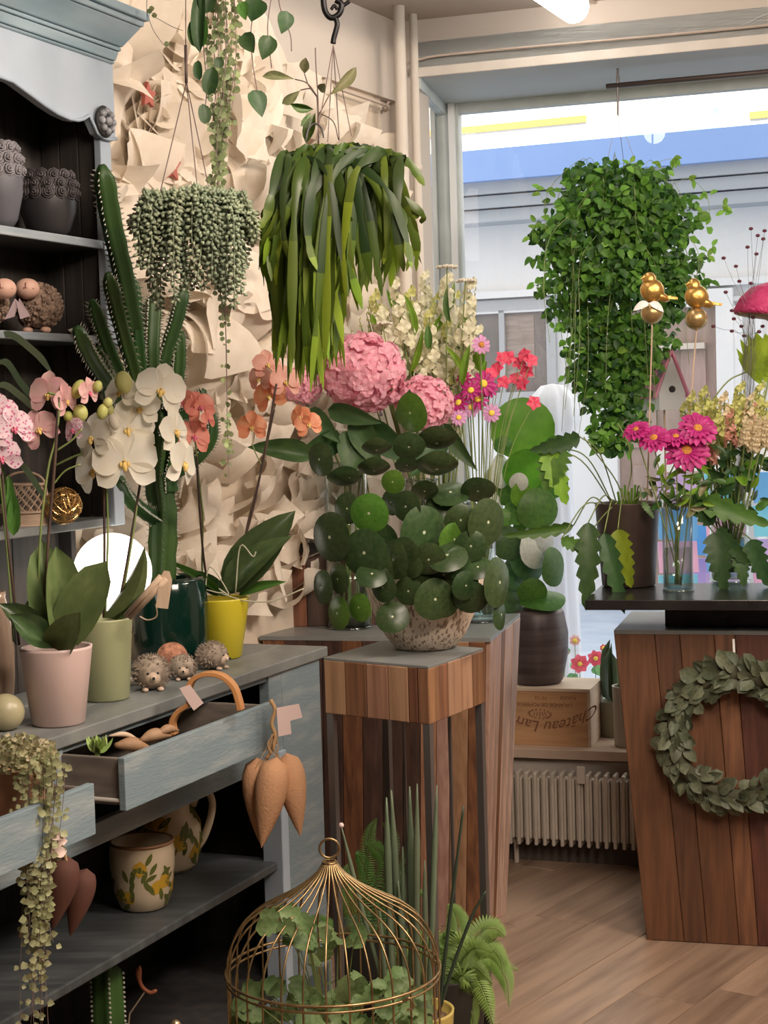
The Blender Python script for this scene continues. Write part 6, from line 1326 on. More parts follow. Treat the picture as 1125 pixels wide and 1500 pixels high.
# peach felt hearts hanging from the drawer front
Yt = fi(405, 1110, OUT1+.03).y-.03; m_felt = mat('peach_felt', (.60,.33,.18), .85, col2=(.54,.29,.155), scale=12, bump=.2, bscale=150); m_raff = mat('raffia', (.45,.28,.14), .8)
def heart(px, py, w_, h_, Y, m, yaw, tilt, t, name='heart', depth=.42):
    c = at(px, py, Y); k = S(Y); b = MB(); nu, nv = 28, 12
    rot = Matrix.Rotation(yaw, 3, 'Z') @ Matrix.Rotation(tilt, 3, 'Y')
    def fn(u, v):
        a = 2*PI*u; s = math.sin(PI*v); zc = math.cos(PI*v)
        rr_ = (math.sin(PI*min(1, v**.60))**.82)*(1-.12*v); dent = 1-.10*math.exp(-((v-.06)/.08)**2)*abs(math.cos(a))
        return c+rot @ V((math.cos(a)*rr_*w_*k*.5, math.sin(a)*rr_*w_*k*depth*.62, (.5-v*(1 if v > .1 else dent))*h_*k*1.0))
    b.grid(fn, nu, nv); return b.build(name, m, t, smooth=True)
hg = thing('felt_heart_pair', at(400,1035,Yt), 'bunch of three stuffed peach felt hearts hanging from the drawer corner by raffia', 'decoration')
heart(378, 1172, 48, 128, Yt+.02, m_felt, .3, .0, hg, depth=.8); heart(394, 1176, 52, 138, Yt-.03, m_felt, .2, .20, hg, depth=.8); heart(430, 1164, 46, 126, Yt+.0, m_felt, -.3, -.14, hg, depth=.8)
MB().tube(pxcurve([(396,1025),(403,1040),(398,1060),(404,1078),(400,1095),(390,1112)], Yt-.005, 4), .005, 7).build('raffia_cord', m_raff, hg, smooth=True)
for i in range(9): MB().tube(pxcurve([(401+U(-3,3),1075),(400+U(-10,10),1095),(400+U(-26,26),1125)], Yt-.01+U(-.01,.01), 4), .0014, 4).build('raffia_strand', m_raff, hg)
card([(405,1037),(438,1031),(443,1051),(425,1056),(427,1075),(408,1079)], Yt-.012, 'price_tag', m_tag, hg)
# left drawer: terracotta pot with string of hearts
Yl = bp(D2[1]-.1, -OUT2+.08, 0).y; lc = V((at(22,1150,Yl).x, Yl, DRB2+.017)); k = S(Yl)
sh = thing('potted_string_plant', lc, 'terracotta pot of string-of-hearts in the left drawer, trailing down to the bottom of the picture', 'plant')
hp__ = at(20,1122,Yl).z-lc.z; pot('pot', sh, lc, 34*k, 50*k, hp__, mat('terracotta', (.50,.26,.15), .8, col2=(.42,.21,.12), scale=8), 28, lip=.01)
L_SH = [blade_mesh('heart2', .3, .3, leafm('string_leaf', (.24,.26,.11), (.42,.40,.22), rand=.3, huer=.03), 4, 2), blade_mesh('heart2', .3, .3, leafm('string_leaf_pale', (.48,.46,.24), (.55,.50,.34), rand=.25, huer=.04), 4, 2), blade_mesh('heart2', .3, .3, leafm('string_leaf_rosy', (.55,.32,.24), (.45,.40,.22), rand=.2), 4, 2)]
mm_ = MB()
for i in range(520):
    x = U(-12, 82); y = 1095+U(-22, 30)+abs(x-30)*.25; p = at(x, y, Yl-.10*math.sqrt(max(0, 1-((x-30)/60)**2))+U(-.02,.05)); a = V((U(-1,1),U(-1,.4),U(-1,.6))); sz = U(5,10)*k
    if i < 170: inst('leaf', L_SH[0 if i % 3 else 1], sh, frame(p, a, V((U(-.6,.6),-1,.4)), sz, sz, sz))
    else: mm_.blade(frame(p, a, V((U(-.6,.6),-1,.4)), sz, sz, sz), 'heart2', .3, .3, 3, 2)
o = mm_.build('small_leaves', MATS['string_leaf'], sh, smooth=True); o['kind'] = 'stuff'
cnt_l = 0; mm2 = MB()
for i in range(16):
    x0 = U(28, 92); yend = U(1230, 1480) if i % 3 else 1520; x1 = 52+U(-28,26)-(x0-60)*.3; Yv_ = bp(D2[1]-.1, -OUT2-.03, 0).y-.03-U(0,.05)
    P = pxcurve([(35, 1100, Yl-.05), (x0, 1118, Yv_), (x0+U(-6,4), 1200, Yv_), ((x0+x1)/2, 1290, Yv_-.01), (x1, 1380, Yv_-.01), (x1+U(-8,8), yend, Yv_-.01)][:6 if yend > 1390 else 5], Yl, 8)
    MB().tube(P, .0007, 3).build('vine', m_cord, sh)
    for j in range(4, len(P)):
        for s_ in (-1, 1):
            if P[j].z < .2: continue
            if R.random() < .38: continue
            sz = U(6,13)*k; M = frame(P[j]+V((s_*.002+U(-.004,.004),U(-.006,.004),U(-.006,.006))), V((s_*.9, U(-.6,.1), U(-.7,.2))), V((U(-.5,.5),-1,U(-.2,.6))), sz, sz, sz)
            if cnt_l < 125: inst('leaf', L_SH[R.choice([0,1,1,2,0])], sh, M); cnt_l += 1
            else: mm2.blade(M, 'heart2', .3, .3, 3, 2)
o = mm2.build('trailing_leaves', MATS['string_leaf_pale'], sh, smooth=True); o['kind'] = 'stuff'
# brown velvet hearts with ribbon flower
Yb2 = bp(D2[1]-.03, -OUT2-.035, 0).y-.03; m_vel = mat('brown_velvet', (.12,.045,.03), .8, col2=(.085,.03,.02), scale=8)
bh_ = thing('velvet_heart_pair', at(88,1190,Yb2), 'two dark brown stuffed hearts with a pale ribbon bow hanging at the left drawer', 'decoration')
heart(88, 1308, 50, 112, Yb2, m_vel, .3, .24, bh_, depth=.8); heart(115, 1322, 42, 104, Yb2+.03, m_vel, .3, .28, bh_, depth=.8)
MB().tube(pxcurve([(90,1195),(92,1225),(95,1250),(100,1275)], Yb2-.005, 4), .003, 6).build('cord', m_raff, bh_)
m_bow = mat('pale_pink_ribbon', (.74,.56,.50), .7)
for i in range(14):
    a = U(0,6.28); p = at(72+U(-18,22), 1245+U(-16,18), Yb2-.075+U(-.01,.01)); b = MB(); b.blade(frame(p, V((math.cos(a), -.3, math.sin(a))), V((U(-.4,.4),-1,.2)), .020, .030, .030), 'obov', 1.2, .3, 5, 3); b.build('bow_loop', m_bow, bh_, smooth=True)
MB().ell(at(92,1208,Yb2), (.010,.008,.012), seg=10, rings=8).build('bead', m_vel, bh_, smooth=True)
# ================================================================ birdcage with plant
Yc_ = 3.15; ck = S(Yc_); cc = at(488, 1421, Yc_); cg = thing('birdcage', V((cc.x, cc.y, 0)), 'gold wire birdcage with a domed top holding a green plant', 'birdcage')
prof = [(.010,.218),(.025,.196),(.045,.178),(.070,.160),(.105,.140),(.140,.122),(.170,.099),(.192,.068),(.204,.035),(.207,0)]
NW = 30
for i in range(NW):
    a = 2*PI*(i+.35)/NW; d = V((math.cos(a), math.sin(a), 0)); pts = [cc+d*r*1.0+Z*z for r, z in prof]; pts += [cc+d*.207-Z*.25, V((cc.x, cc.y, .02))+d*.207]
    MB().tube(curve(pts[:10], 3)[:-1]+pts[9:], .0021, 5).build('wire', m_brass, cg, smooth=True)
def ring(z, r, t_=.0028, name='ring'): MB().tube([V((cc.x+r*math.cos(2*PI*i/56), cc.y+r*math.sin(2*PI*i/56), z)) for i in range(56)], t_, 6, closed=True).build(name, m_brass, cg, smooth=True)
ring(cc.z+.004, .210); ring(cc.z-.008, .209, .0024); ring(.03, .209); ring(cc.z-.25, .209, .002); ring(cc.z+.214, .013, .003)
MB().tube([cc+V((.019*math.cos(2*PI*i/20), 0, .242+.019*math.sin(2*PI*i/20))) for i in range(20)], .0026, 6, closed=True).build('hanging_ring', m_brass, cg, smooth=True)
MB().lathe([(0,0),(.213,0),(.213,.02),(0,.02)], V((cc.x, cc.y, 0)), 40).build('base_tray', m_brass, cg, smooth=False)
MB().tube(pxcurve([(590,1467),(600,1462),(606,1475),(596,1480)], cc.y-.19, 4), .0025, 5).build('door_latch', m_brass, cg)
cp = thing('caged_plant', V((cc.x, cc.y, .021)), 'soft green lobed-leaf plant growing inside the gold birdcage', 'plant')
pot('pot', cp, V((cc.x, cc.y, .021)), .08, .11, .22, MATS['terracotta'], 28)
LG = leafm('lobed_soft_leaf', (.13,.22,.08), (.24,.34,.14), trans=.3, rand=.25); LGm = blade_mesh('notch', .6, .25, LG, 12, 4)
for i in range(150):
    if i < 112: x, y = 488+U(-118,118), 1470+U(-30,55); 
    else: x, y = R.choice([(430,1350),(455,1372),(470,1392),(440,1365),(500,1370),(530,1400)]); x += U(-20,20); y += U(-14,14)
    yy = cc.y+U(-.13,.12)*math.sqrt(max(.05, 1-((x-488)/150)**2)); p = at(x, y, yy)
    a = V((x-488, U(-60,60), U(-30,70))); sz = U(26,44)*ck; inst('leaf', LGm, cp, frame(p, a, V((U(-.5,.5),-.8,U(.2,1))), sz*.8, sz, sz))
    if i % 3 == 0: MB().tube(curve([V((cc.x+U(-.03,.03), cc.y, .23)), (p+V((cc.x, cc.y, .3)))/2, p], 4), .0015, 4).build('stem', m_stemg, cp)
# ================================================================ cylindrical snake plant in a yellow-gold pot
Ys = 3.46; sk = S(Ys); zrim = at(620,1478,Ys).z; sc_ = V((at(612,1478,Ys).x, Ys+.0, 0)); sp_ = thing('potted_rod_plant', sc_, 'plant of upright grey-green cylindrical rods in a yellow pot behind the birdcage', 'plant')
pot('pot', sp_, sc_, .055, 54*sk, zrim, mat('mustard_glaze', (.55,.42,.12), .4), 28, lip=.006)
for (bx, by, tx_, ty, r_) in [(578,1490,566,1168,5.5),(592,1490,573,1157,5.5),(604,1490,600,1152,5.5),(612,1490,611,1148,5),(600,1500,583,1290,4.5),(628,1500,640,1150,4.5),(570,1490,556,1330,4.5),(588,1495,590,1240,4),(620,1495,622,1260,4),(560,1440,500,1210,3.5)]:
    P = pxcurve([(bx,by),((bx+tx_)/2+U(-2,2),(by+ty)/2),(tx_,ty)], Ys-.05+U(-.02,.03), 6); n = len(P); MB().tube(P, [r_*sk*(1 if i < n-4 else (1-(i-(n-4))*.27)) for i in range(n)], 8).build('rod_leaf', L_SANS, sp_, smooth=True)
for P0 in ([(643,1490),(652,1400),(668,1270),(679,1180)], [(645,1475),(662,1420),(690,1345),(712,1305)]): MB().tube(pxcurve(P0, Ys-.08, 6), [2.6*sk]*13+[2*sk]*5+[1*sk], 6).build('thin_leaf', mat('dark_blade', (.03,.05,.03), .5), sp_, smooth=True)
MB().ell(at(500,1209,Ys-.07), 4*sk, seg=8, rings=6).build('dry_tip', m_tag, sp_, smooth=True)
# ================================================================ ferns on the floor
def fern(base, fronds, Y, label, m=L_FERN, sz=1.0, pot_m=None):
    t = thing('potted_fern', V((base.x, base.y, 0)), label, 'plant')
    pot('pot', t, V((base.x, base.y, 0)), .07, .095, base.z, pot_m or mat('dark_plastic', (.03,.03,.025), .6), 24)
    for pts in fronds:
        P = pxcurve(pts, Y, 13); n = len(P); fr = MB(); fr.tube(P, [.0014]*(n-1)+[.0005], 4)
        for i in range(2, n):
            tg = Vn(P[i]-P[i-1]); sd = Vn(tg.cross(V((0,-1,.3)))); L_ = .030*sz*math.sin(PI*min(.97, (i/n)**.7*.92+.05)); 
            for h_ in (0, .5):
                q = P[i-1].lerp(P[i], h_)
                for s_ in (-1, 1): fr.blade(frame(q, sd*s_+tg*.35-Z*.1, V((0,-.7,.7)), L_*.13, L_, L_), 'lance', .5, .1, 3, 1)
        fr.build('frond', m, t, smooth=True)
    return t
fb = V((at(655,1470,3.75).x, 3.75, .30))
fr1 = []
for i in range(17):
    a = U(-.9, 2.9); ln = U(70,125); ex_ = 655+math.cos(a)*ln*.9; ey_ = 1440-math.sin(a)*ln*.95; fr1.append([(655+U(-8,8),1455,3.74),((655+ex_)/2, min(1430, (1440+ey_)/2-18), 3.70+U(-.06,.06)),(ex_, ey_+14, 3.66+U(-.1,.1))])
fr1 += [[(655,1455),(700,1390),(730,1400),(738,1440)],[(655,1455),(710,1400),(740,1430),(746,1475)],[(655,1455),(690,1420),(712,1460),(722,1500)],[(655,1455),(672,1380),(668,1340),(655,1325)],[(655,1455),(700,1370),(725,1360),(740,1372)],[(655,1455),(680,1440),(690,1480),(695,1510)]]
fern(fb, fr1, 3.68, 'light green fern spilling out to the right of the pedestal leg', sz=1.15)
fb2 = V((at(545,1470,3.95).x, 3.95, .35)); fern(fb2, [[(545,1460),(560,1300),(575,1230),(560,1205)],[(545,1460),(535,1320),(540,1230),(552,1198)],[(545,1460),(560,1330),(590,1280),(610,1270)],[(545,1460),(520,1350),(505,1290),(515,1260)],[(545,1460),(545,1320),(530,1260),(520,1250)],[(545,1460),(580,1340),(605,1310),(625,1310)],[(545,1460),(500,1380),(470,1350),(450,1345)],[(545,1460),(565,1280),(548,1240),(535,1238)],[(545,1460),(575,1330),(600,1250),(606,1225)]], 3.9, 'darker fern behind the birdcage, in front of the wooden counter', leafm('fern_leaf_dark', (.06,.16,.03), (.12,.25,.05)), .9)
# ================================================================ hanging plants, left and centre
# strap-leaved hanging plant
Yk = 3.55; kk = S(Yk); hk = thing('hanging_strap_plant', at(492,5,Yk), 'hanging plant with long flat drooping green strap stems on a black hook', 'plant')
m_iron = mat('black_iron', (.012,.011,.012), .4, metal=.6)
for P0, r_ in (([(478,-30),(474,-5),(476,15),(485,26),(497,20),(500,6),(492,0)], 4.5), ([(490,24),(494,34),(492,45),(489,56),(488,64)], 4), ([(498,12),(506,6),(512,2)], 3), ([(485,14),(490,8),(494,14)],2.5)):
    MB().tube(pxcurve(P0, Yk, 5), r_*kk, 8).build('hook', m_iron, hk, smooth=True)
tp = at(477,-30,Yk); MB().tube([tp, V((tp.x, tp.y, CEIL))], .0025, 6).build('hook_rod', m_iron, hk)
for e, dy in (((463,205),-.08),((515,200),.02),((497,205),.08),((480,208),-.02)): MB().tube([at(488,66,Yk), at(e[0], e[1], Yk+dy)], .0014, 4).build('cord', m_cord, hk)
pq = at(500, 262, Yk+.02); MB().lathe([(0,-30*kk),(52*kk,-30*kk),(74*kk,34*kk),(72*kk,36*kk),(0,26*kk)], pq, 24).build('pot', MATS['dark_plastic'], hk, smooth=True)
MB().tube([pq+V((-34*kk,-60*kk,50*kk))+V((12*kk*math.cos(a), 0, 20*kk*math.sin(a))) for a in [PI*j/12 for j in range(13)]], .0022, 6).build('wire_loop', m_wire, hk)
def strap(P, wpx, Y, twist, parent, mats, name='strap_stem'):
    n = len(P)-1; b = MB(); vs = []; fs = []; w = wpx*S(Y)*.5
    for i, p in enumerate(P):
        u = i/n; tg = Vn(P[min(i+1,n)]-P[max(i-1,0)]); tc_ = Vn(CAM-p); sd = Vn(tg.cross(tc_)); ft_ = sd.cross(tg); a = twist*(u-.3); sd2 = sd*math.cos(a)+ft_*math.sin(a); nr = sd2.cross(tg)
        nt_ = .30+.70*abs(math.sin(u*PI*3.4+twist))**.55; ww = w*nt_*min(1, .35+u*4)*(1 if u < .88 else max(.12, math.sqrt(max(0, (1-u)/.12))))
        vs += [p-sd2*ww, p+nr*ww*.22, p+sd2*ww]
    for i in range(n):
        for j in (0, 1): fs.append((3*i+j, 3*i+j+1, 3*i+4+j, 3*i+3+j))
    o_ = len(b.v); b.add(vs, fs); sp_l = R.uniform(.4, .85); b.mi = [0 if i//2 < n*sp_l else (1 if i//2 < n*(sp_l+.16) else 2) for i in range(len(fs))]
    return b.build(name, mats, parent, smooth=True)
for i in range(215):
    x0 = U(420, 590); x1 = 385+(i % 95)/95*230 if i < 150 else U(392, 505)
    side = (x1-500)/110
    if x1 < 505: ym = 575-abs(x1-455)*.9+U(-25,10)
    else: ym = 455-(x1-505)*.55+U(-20,10)
    y1 = U(300, ym) if i % 3 else ym
    if x1 < 400: y1 = min(y1, U(330, 470))
    dpt = U(-.17, -.02) if i % 4 else U(-.02, .16)
    top = 212+abs(x0-505)*.12+U(0, 12); xm = x0*.35+x1*.65; out = (x1-xm)*.6
    P = pxcurve([(x0, 245, Yk+dpt*.3), (x0*.65+xm*.35, top, Yk+dpt*.7), (xm+out*.5, 255+abs(side)*22, Yk+dpt*1.1), (x1+U(-4,4), (255+y1)/2+20, Yk+dpt*1.15), (x1+U(-16,16), y1, Yk+dpt*1.1+U(-.03,.03))], Yk, 5)
    strap(P, U(9, 16), Yk, U(-1.8, 1.8), hk, [R.choice([L_RHIP, L_RHIPR, L_RHIPR, L_RHIPM]), L_RHIPM if y1 > 360 else L_RHIP, L_RHIPT if (R.random() < .6 and y1 > 380) else L_RHIPM])
for P0 in ([(575,225),(600,240),(622,272)], [(560,222),(590,232),(600,244)], [(400,300),(390,330),(384,345)]): strap(pxcurve(P0, Yk-.03, 5), 13, Yk, .3, hk, [L_RHIP, L_RHIPM, L_RHIPM])
stem(hk, [(466,210),(466,150),(463,100),(462,70)], .0014, m_cord, Yk-.02, 'upright_stem'); 
for b_, t_, w_, m in [((432,116),(384,112),14,L_OLIVE),((440,132),(413,152),15,L_OLIVE),((446,108),(448,84),15,L_OLIVE),((482,140),(522,98),18,L_OLIVE),((460,160),(425,152),14,L_RHIP),((462,165),(448,210),18,L_RHIP),((470,135),(476,122),14,L_OLIVE),((455,165),(440,185),12,L_PALE)]:
    pxleaf(hk, m, b_, t_, w_, Yk-.04, U(-.04,.04), 'obov', .4, .3, U(-.4,.4))
for P0 in ([(432,116),(450,122),(464,140)],[(440,132),(455,130),(464,140)],[(446,108),(452,125),(464,142)],[(482,140),(474,155),(466,170)],[(464,140),(466,175),(467,215)],[(467,165),(488,178),(496,205)]): stem(hk, P0, .0012, m_stemd, Yk-.04, 'twig')
# burro's tail
Yb_ = 3.45; kb = S(Yb_); bt_ = thing('hanging_sedum', at(272,0,Yb_), 'grey-green hanging succulent with plump beaded tails on long cords', 'plant')
MB().tube([at(272,-20,Yb_), at(272,66,Yb_)], .0012, 4).build('cord', m_cord, bt_); MB().tube([at(272,66,Yb_), at(273,122,Yb_)], .0035, 6).build('cord_knot', m_cord, bt_, smooth=True)
tp = at(272,-20,Yb_); MB().tube([tp, V((tp.x, tp.y, CEIL))], .0012, 4).build('cord', m_cord, bt_)
for e, dy in (((235,280),-.03),((290,285),-.06),((308,285),.03)): MB().tube([at(273,120,Yb_), at(e[0], e[1], Yb_+dy)], .0014, 4).build('cord', m_cord, bt_)
pq = at(282, 318, Yb_); MB().lathe([(0,-28*kb),(42*kb,-28*kb),(58*kb,26*kb),(56*kb,28*kb),(0,20*kb)], pq, 24).build('pot', mat('terracotta', (.50,.26,.15), .8), bt_, smooth=True)
def octa(b, c, d, L_, r):
    d = Vn(d); a = d.orthogonal().normalized()*r; e = d.cross(a); m_ = c+d*L_*.5
    b.add([c, m_+a, m_+e, m_-a, m_-e, c+d*L_], [(0,2,1),(0,3,2),(0,4,3),(0,1,4),(5,1,2),(5,2,3),(5,3,4),(5,4,1)])
for i in range(68):
    x1 = 200+i/67*172+U(-4,4); s_ = (x1-286)/88; yend = {0:U(340,395)}.get(0) if abs(s_) > .85 else U(375, 462); y_cap = 462 if x1 > 330 or x1 < 260 else 425; yend = min(yend, y_cap) if i % 2 else U(330, 400)
    dp_ = U(-.13, -.05) if i % 3 else U(-.03,.10); xs = 282+(x1-282)*.55
    P = pxcurve([(xs, 300, Yb_+dp_*.5), (xs+(x1-xs)*.5, 284+abs(s_)*8+U(-4,4), Yb_+dp_*.9), (x1, 305+abs(s_)*12, Yb_+dp_*1.1), (x1+U(-3,3), (305+yend)/2, Yb_+dp_*1.15), (x1+U(-6,6), yend, Yb_+dp_*1.15)], Yb_, 7)
    b = MB(); b.tube(P, .0016, 4); acc = 0
    for j in range(1, len(P)):
        seg_ = (P[j]-P[j-1]); m_ = max(2, int(seg_.length/.0038)); ax = Vn(seg_)
        for h_ in range(m_):
            acc += 1; a = acc*2.4; e = Matrix.Rotation(a, 3, ax) @ ax.orthogonal().normalized(); q = P[j-1].lerp(P[j], h_/m_); tfade = 1 if j < len(P)-3 else .75; octa(b, q+e*.001, e+ax*.55, .019*tfade, .0052)
    b.build('tail', L_SED, bt_, smooth=True)
for i in range(70):
    x = U(205, 365); p = at(x, 292+abs(x-285)*.12+U(-8,16), Yb_+U(-.12,.05)); b = MB()
    for j in range(16): octa(b, p+V((0,0,.001*j)), V((math.cos(j*2.4), math.sin(j*2.4), .5+.05*j)), .013, .0036)
    b.build('rosette', L_SED, bt_, smooth=True)
# string-of-hearts and heart-leaf vine coming down from pots above the frame
def over_pot(px, Y, label, name, zz=None):
    p = at(px, -30, Y); c = V((p.x, p.y, p.z+.02)); t = thing(name, c, label, 'plant'); pot('pot', t, c, .05, .07, .11, MATS['grey_glaze'], 24)
    for a in (0, 2.1, 4.2): MB().tube([c+V((.068*math.cos(a), .068*math.sin(a), .105)), V((c.x, c.y, CEIL))], .0012, 4).build('cord', m_cord, t)
    return t, c
Yv = 3.55; tv, c = over_pot(322, Yv, 'long thin trailing vine with tiny round leaves hanging from the top, before the paper relief', 'hanging_string_plant')
cnt_l = 0; mm3 = MB(); L_TV = [blade_mesh('orb', .2, .2, leafm('tiny_leaf', (.16,.21,.08), (.30,.33,.18), rand=.3, huer=.03), 4, 2), blade_mesh('orb', .2, .2, leafm('tiny_leaf_lit', (.26,.36,.12), (.38,.44,.22), rand=.25), 4, 2)]
for i in range(13):
    x0 = 322+U(-22,22); yend = [700, 660, 560, 470, 290, 300, 280, 240, 200, 310, 180, 270, 130][i]; P = pxcurve([(x0,-25),(x0+U(-6,6),90),(x0*.6+320*.4+U(-8,8),190)]+([(318+U(-9,9), 290)] if yend > 240 else [])+([(322+U(-7,7), 400),(330, 470)] if yend > 460 else [])+([(333, 620),(335, yend)] if yend > 600 else []), Yv+U(-.04,.04), 9)
    MB().tube(P, .0008, 3).build('vine', m_cord, tv)
    for j in range(len(P)):
        for s_ in (-1, 1):
            if R.random() < .38: continue
            sz = U(5,12)*S(Yv)*(1 if P[j].z > 1.9 else .75); M = frame(P[j]+V((U(-.006,.006),U(-.01,.01),U(-.008,.008))), V((s_, U(-.8,.3), U(-.8,.5))), V((U(-.6,.6),-1,U(-.2,.6))), sz, sz, sz)
            if cnt_l < 240: inst('leaf', L_TV[R.random() < .45], tv, M); cnt_l += 1
            else: mm3.blade(M, 'orb', .2, .2, 3, 2)
o = mm3.build('small_leaves', L_TV[0].materials[0], tv, smooth=True); o['kind'] = 'stuff'
th_, c = over_pot(298, 3.42, 'vine of large oval dark leaves at the top, left of the tiny-leaved strands', 'hanging_oval_leaf_vine')
for b_, t_, w_ in [((292,72),(292,22),32),((293,78),(296,-20),22),((305,140),(312,98),24),((300,182),(297,152),20),((292,118),(290,88),15),((322,100),(318,84),16),((300,20),(306,-20),26)]: pxleaf(th_, L_DARK if w_ != 32 else L_MID, b_, t_, w_, 3.40, 0, 'orb', .4, .2, U(-.4,.4))
stem(th_, [(290,-20),(296,40),(300,90),(303,130),(299,170)], .0012, m_cord, 3.41, 'vine')
tw_, c = over_pot(385, 3.30, 'vine of heart-shaped dark leaves at the top, left of the black hook', 'hanging_heart_leaf_vine')
for b_, t_, w_ in [((368,32),(380,-2),36),((372,78),(358,48),26),((384,88),(396,52),28),((412,50),(420,16),26),((384,172),(370,132),30),((360,30),(355,2),20)]: pxleaf(tw_, L_DARK if w_ > 22 else L_MID, t_, b_, w_, 3.28, 0, 'heart2', .4, .2, U(-.5,.5))
for P0 in ([(380,-20),(368,40),(370,90),(378,140)],[(400,-20),(392,40),(398,100)],[(408,-20),(410,10),(425,50),(427,75)]): stem(tw_, P0, .0011, m_cord, 3.29, 'vine')
# thin vines around the upper left, hanging wire mobile
t = thing('wire_mobile', at(215,-20,3.9), 'nearly invisible wire with a few tiny leaves hanging before the paper relief, top left', 'decoration')
for P0 in ([(215,-20),(215,15),(216,30)],[(215,18),(225,45),(240,66)],[(222,22),(250,38),(268,45)]): MB().tube(pxcurve(P0, 3.9, 4), .0009, 4).build('wire', m_wire, t)
for (x, y) in ((215,18),(222,24),(240,66),(218,14)): inst('tiny_leaf', L_TV[0], t, frame(at(x, y, 3.9), V((1,0,.3)), V((0,-1,.3)), .014, .014, .014))
# ================================================================ outside, close to the glass
oY = 8.6; q = at(812, 880, oY); q.z = -.1
dr_ = thing('draped_display', V((at(812,700,oY).x, oY, -.1)), 'white cloth draped over a display stand on the pavement outside the window', 'display')
k = S(oY); zt = at(812,562,oY).z+.1
b = MB(); b.lathe([(.0,zt),(16*k,zt-.01),(34*k,zt-.08),(38*k,zt-.20),(24*k,zt-.36),(27*k,zt-.8),(34*k,.3),(38*k,.0)][::-1], V((at(812,700,oY).x, oY, -.1)), 48, wob=lambda a, z: .10*math.sin(a*9+z*2)*(1-.3*z/zt)); b.build('cloth', mat('white_cloth', (.66,.68,.73), .8), dr_, smooth=True)
m_pots = [mat('card_blue', (.12,.40,.78), .5), mat('card_cyan', (.20,.62,.80), .5), mat('card_lilac', (.55,.40,.72), .5), mat('card_pink', (.78,.42,.62), .5), mat('card_white', (.8,.82,.84), .5)]
rk = thing('card_rack', V((at(1085,850,7.6).x, 7.6, -.1)), 'rack of blue, cyan and lilac cards standing outside the window, right', 'display')
rp = rk.location
MB().tube([rp, rp+Z*1.6], .02, 8).build('pole', m_steel, rk); MB().lathe([(0,0),(.14,0),(.14,.03),(0,.03)], rp, 24).build('foot', m_steel, rk)
for i in range(8):
    for j in range(3):
        p = rp+V((-.30+j*.22, -.06, .38+i*.155)); b = MB(); b.box(p, V((.09,0,0)), V((0,.006,0)), V((0,.02,.07))); b.build('card', m_pots[(i*2+j*3+i*j) % 5], rk)
rk2 = thing('card_rack', V((at(1012,850,7.9).x, 7.9, -.1)), 'narrow rack of blue cards outside, seen between the two glass vases', 'display'); rp = rk2.location
MB().tube([rp, rp+Z*1.2], .02, 8).build('pole', m_steel, rk2); MB().lathe([(0,0),(.12,0),(.12,.03),(0,.03)], rp, 24).build('foot', m_steel, rk2)
for i in range(6): MB().box(rp+V((0,-.06,.25+i*.16)), V((.09,0,0)), V((0,.006,0)), V((0,.02,.07))).build('card', m_pots[(i*3) % 5], rk2)
# outdoor planter with pink flowers below the window
pl_ = V((at(850,1010,7.0).x, 7.0, -.1)); t = thing('outdoor_planter', pl_, 'planter of fresh green leaves outside at the foot of the window', 'planter')
MB().hexa([pl_+V((-.5,-.12,0)), pl_+V((.5,-.12,0)), pl_+V((.5,.12,0)), pl_+V((-.5,.12,0))], [pl_+V((-.55,-.15,.36)), pl_+V((.55,-.15,.36)), pl_+V((.55,.15,.36)), pl_+V((-.55,.15,.36))]).build('trough', m_steel, t)
LO = blade_mesh('orb', .4, .2, leafm('outdoor_leaf', (.10,.34,.14), (.22,.50,.22), trans=.3), 4, 2)
for i in range(170): p = pl_+V((U(-.5,.5), U(-.14,.14), .36+abs(R.gauss(0,.10)))); sz = U(.04,.075); inst('leaf', LO, t, frame(p, V((U(-1,1),U(-1,.5),U(0,1))), V((U(-.4,.4),-1,.8)), sz, sz, sz))
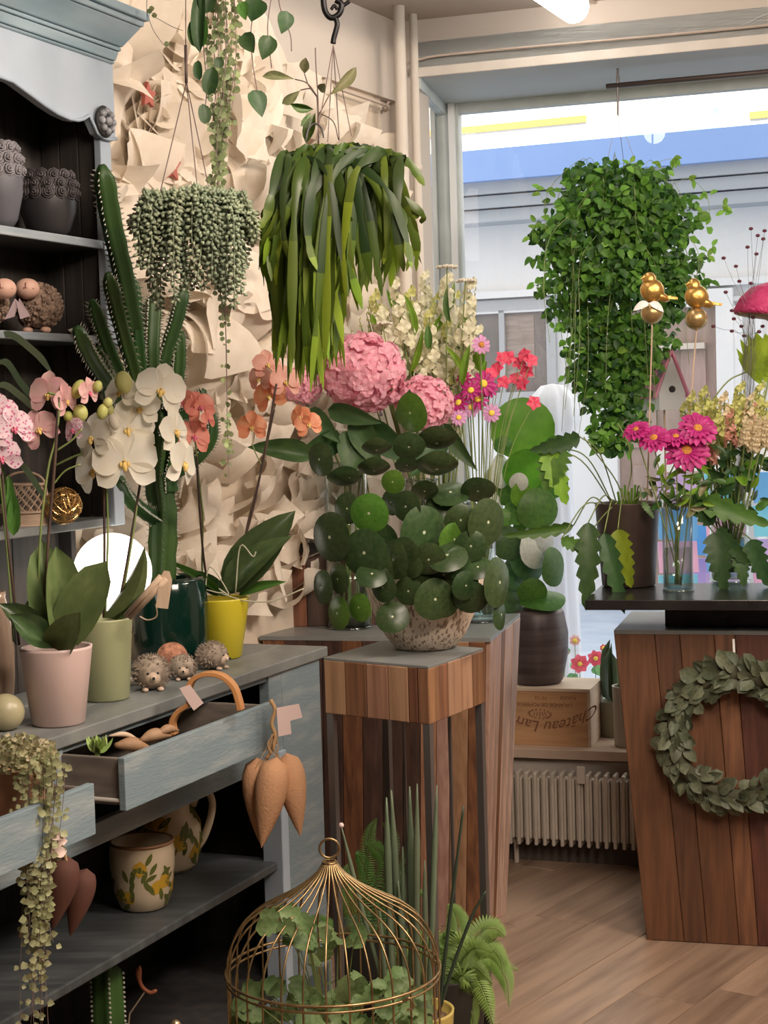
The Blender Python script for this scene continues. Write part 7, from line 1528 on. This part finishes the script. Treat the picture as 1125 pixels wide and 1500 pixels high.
for (x, y, r_) in ((849,972,15),(872,964,13),(842,938,9),(884,949,6),(826,955,8)):
    c = at(x, y, 6.95); f_ = thing('pink_flower', V((c.x, c.y, .27)), 'bright pink flower outside the window above the crate, %s' % {849:'largest one',872:'second, right of the largest',842:'highest and paler',884:'tiny one near the counter',826:'at left beside the dark pot'}[x], 'flower')
    MB().tube([V((c.x, c.y, .27)), c], .002, 4).build('stem', m_stemg, f_); MB().ell(c-V((0,.012,0)), (.010,.006,.010), seg=8, rings=5).build('flower_centre', m_discY, f_)
    for j in range(7): a = 2*PI*j/7; b = MB(); b.blade(frame(c, V((math.cos(a),-.2,math.sin(a))), V((0,-1,0)), r_*S(6.95)*.7, r_*S(6.95), r_*S(6.95)), 'orb', .3, .2, 4, 2); b.build('petal', P_RD if x != 842 else P_PK, f_, smooth=True)

# ---------------------------------------------------------------- single out look-alike blooms by their order from the left
def scr_x(o):
    pts = [c for c in o.children if c.name.split('.')[0] in ('flower_centre', 'petals', 'floret')] or list(o.children)
    bpy.context.view_layer.update(); v = pts[-1]; p = v.matrix_world @ V(v.bound_box[0]); d = p-CAM; return d.dot(CR)/d.dot(CF)
ORD = ['leftmost', 'second from the left', 'third from the left', 'fourth from the left', 'fifth from the left', 'sixth from the left', 'seventh from the left', 'eighth from the left', 'ninth from the left', 'tenth from the left', 'eleventh from the left', 'twelfth from the left']
SHORT = {'carmine spray flowers': 'small carmine flower in the spray by the window', 'yellow-green spikes': 'yellow-green snapdragon spike in the mixed bouquet', 'magenta and lilac daisies': 'small pink daisy right of the hydrangeas', 'dusky lilac spikes': 'dusky lilac spike behind the strap plant', 'salmon spikes': 'salmon flower spike in the mixed bouquet', 'wheat-coloured spikes': 'wheat-coloured spike in the mixed bouquet', 'creamy white plumes': 'creamy white plume at the right edge'}
bpy.context.view_layer.update()
for g_, lab in SHORT.items():
    os_ = sorted([o for o in SC.objects if o.get('group') == g_], key=scr_x)
    for i, o in enumerate(os_): o['label'] = lab+', '+(ORD[i] if i < len(os_)-1 else 'rightmost')
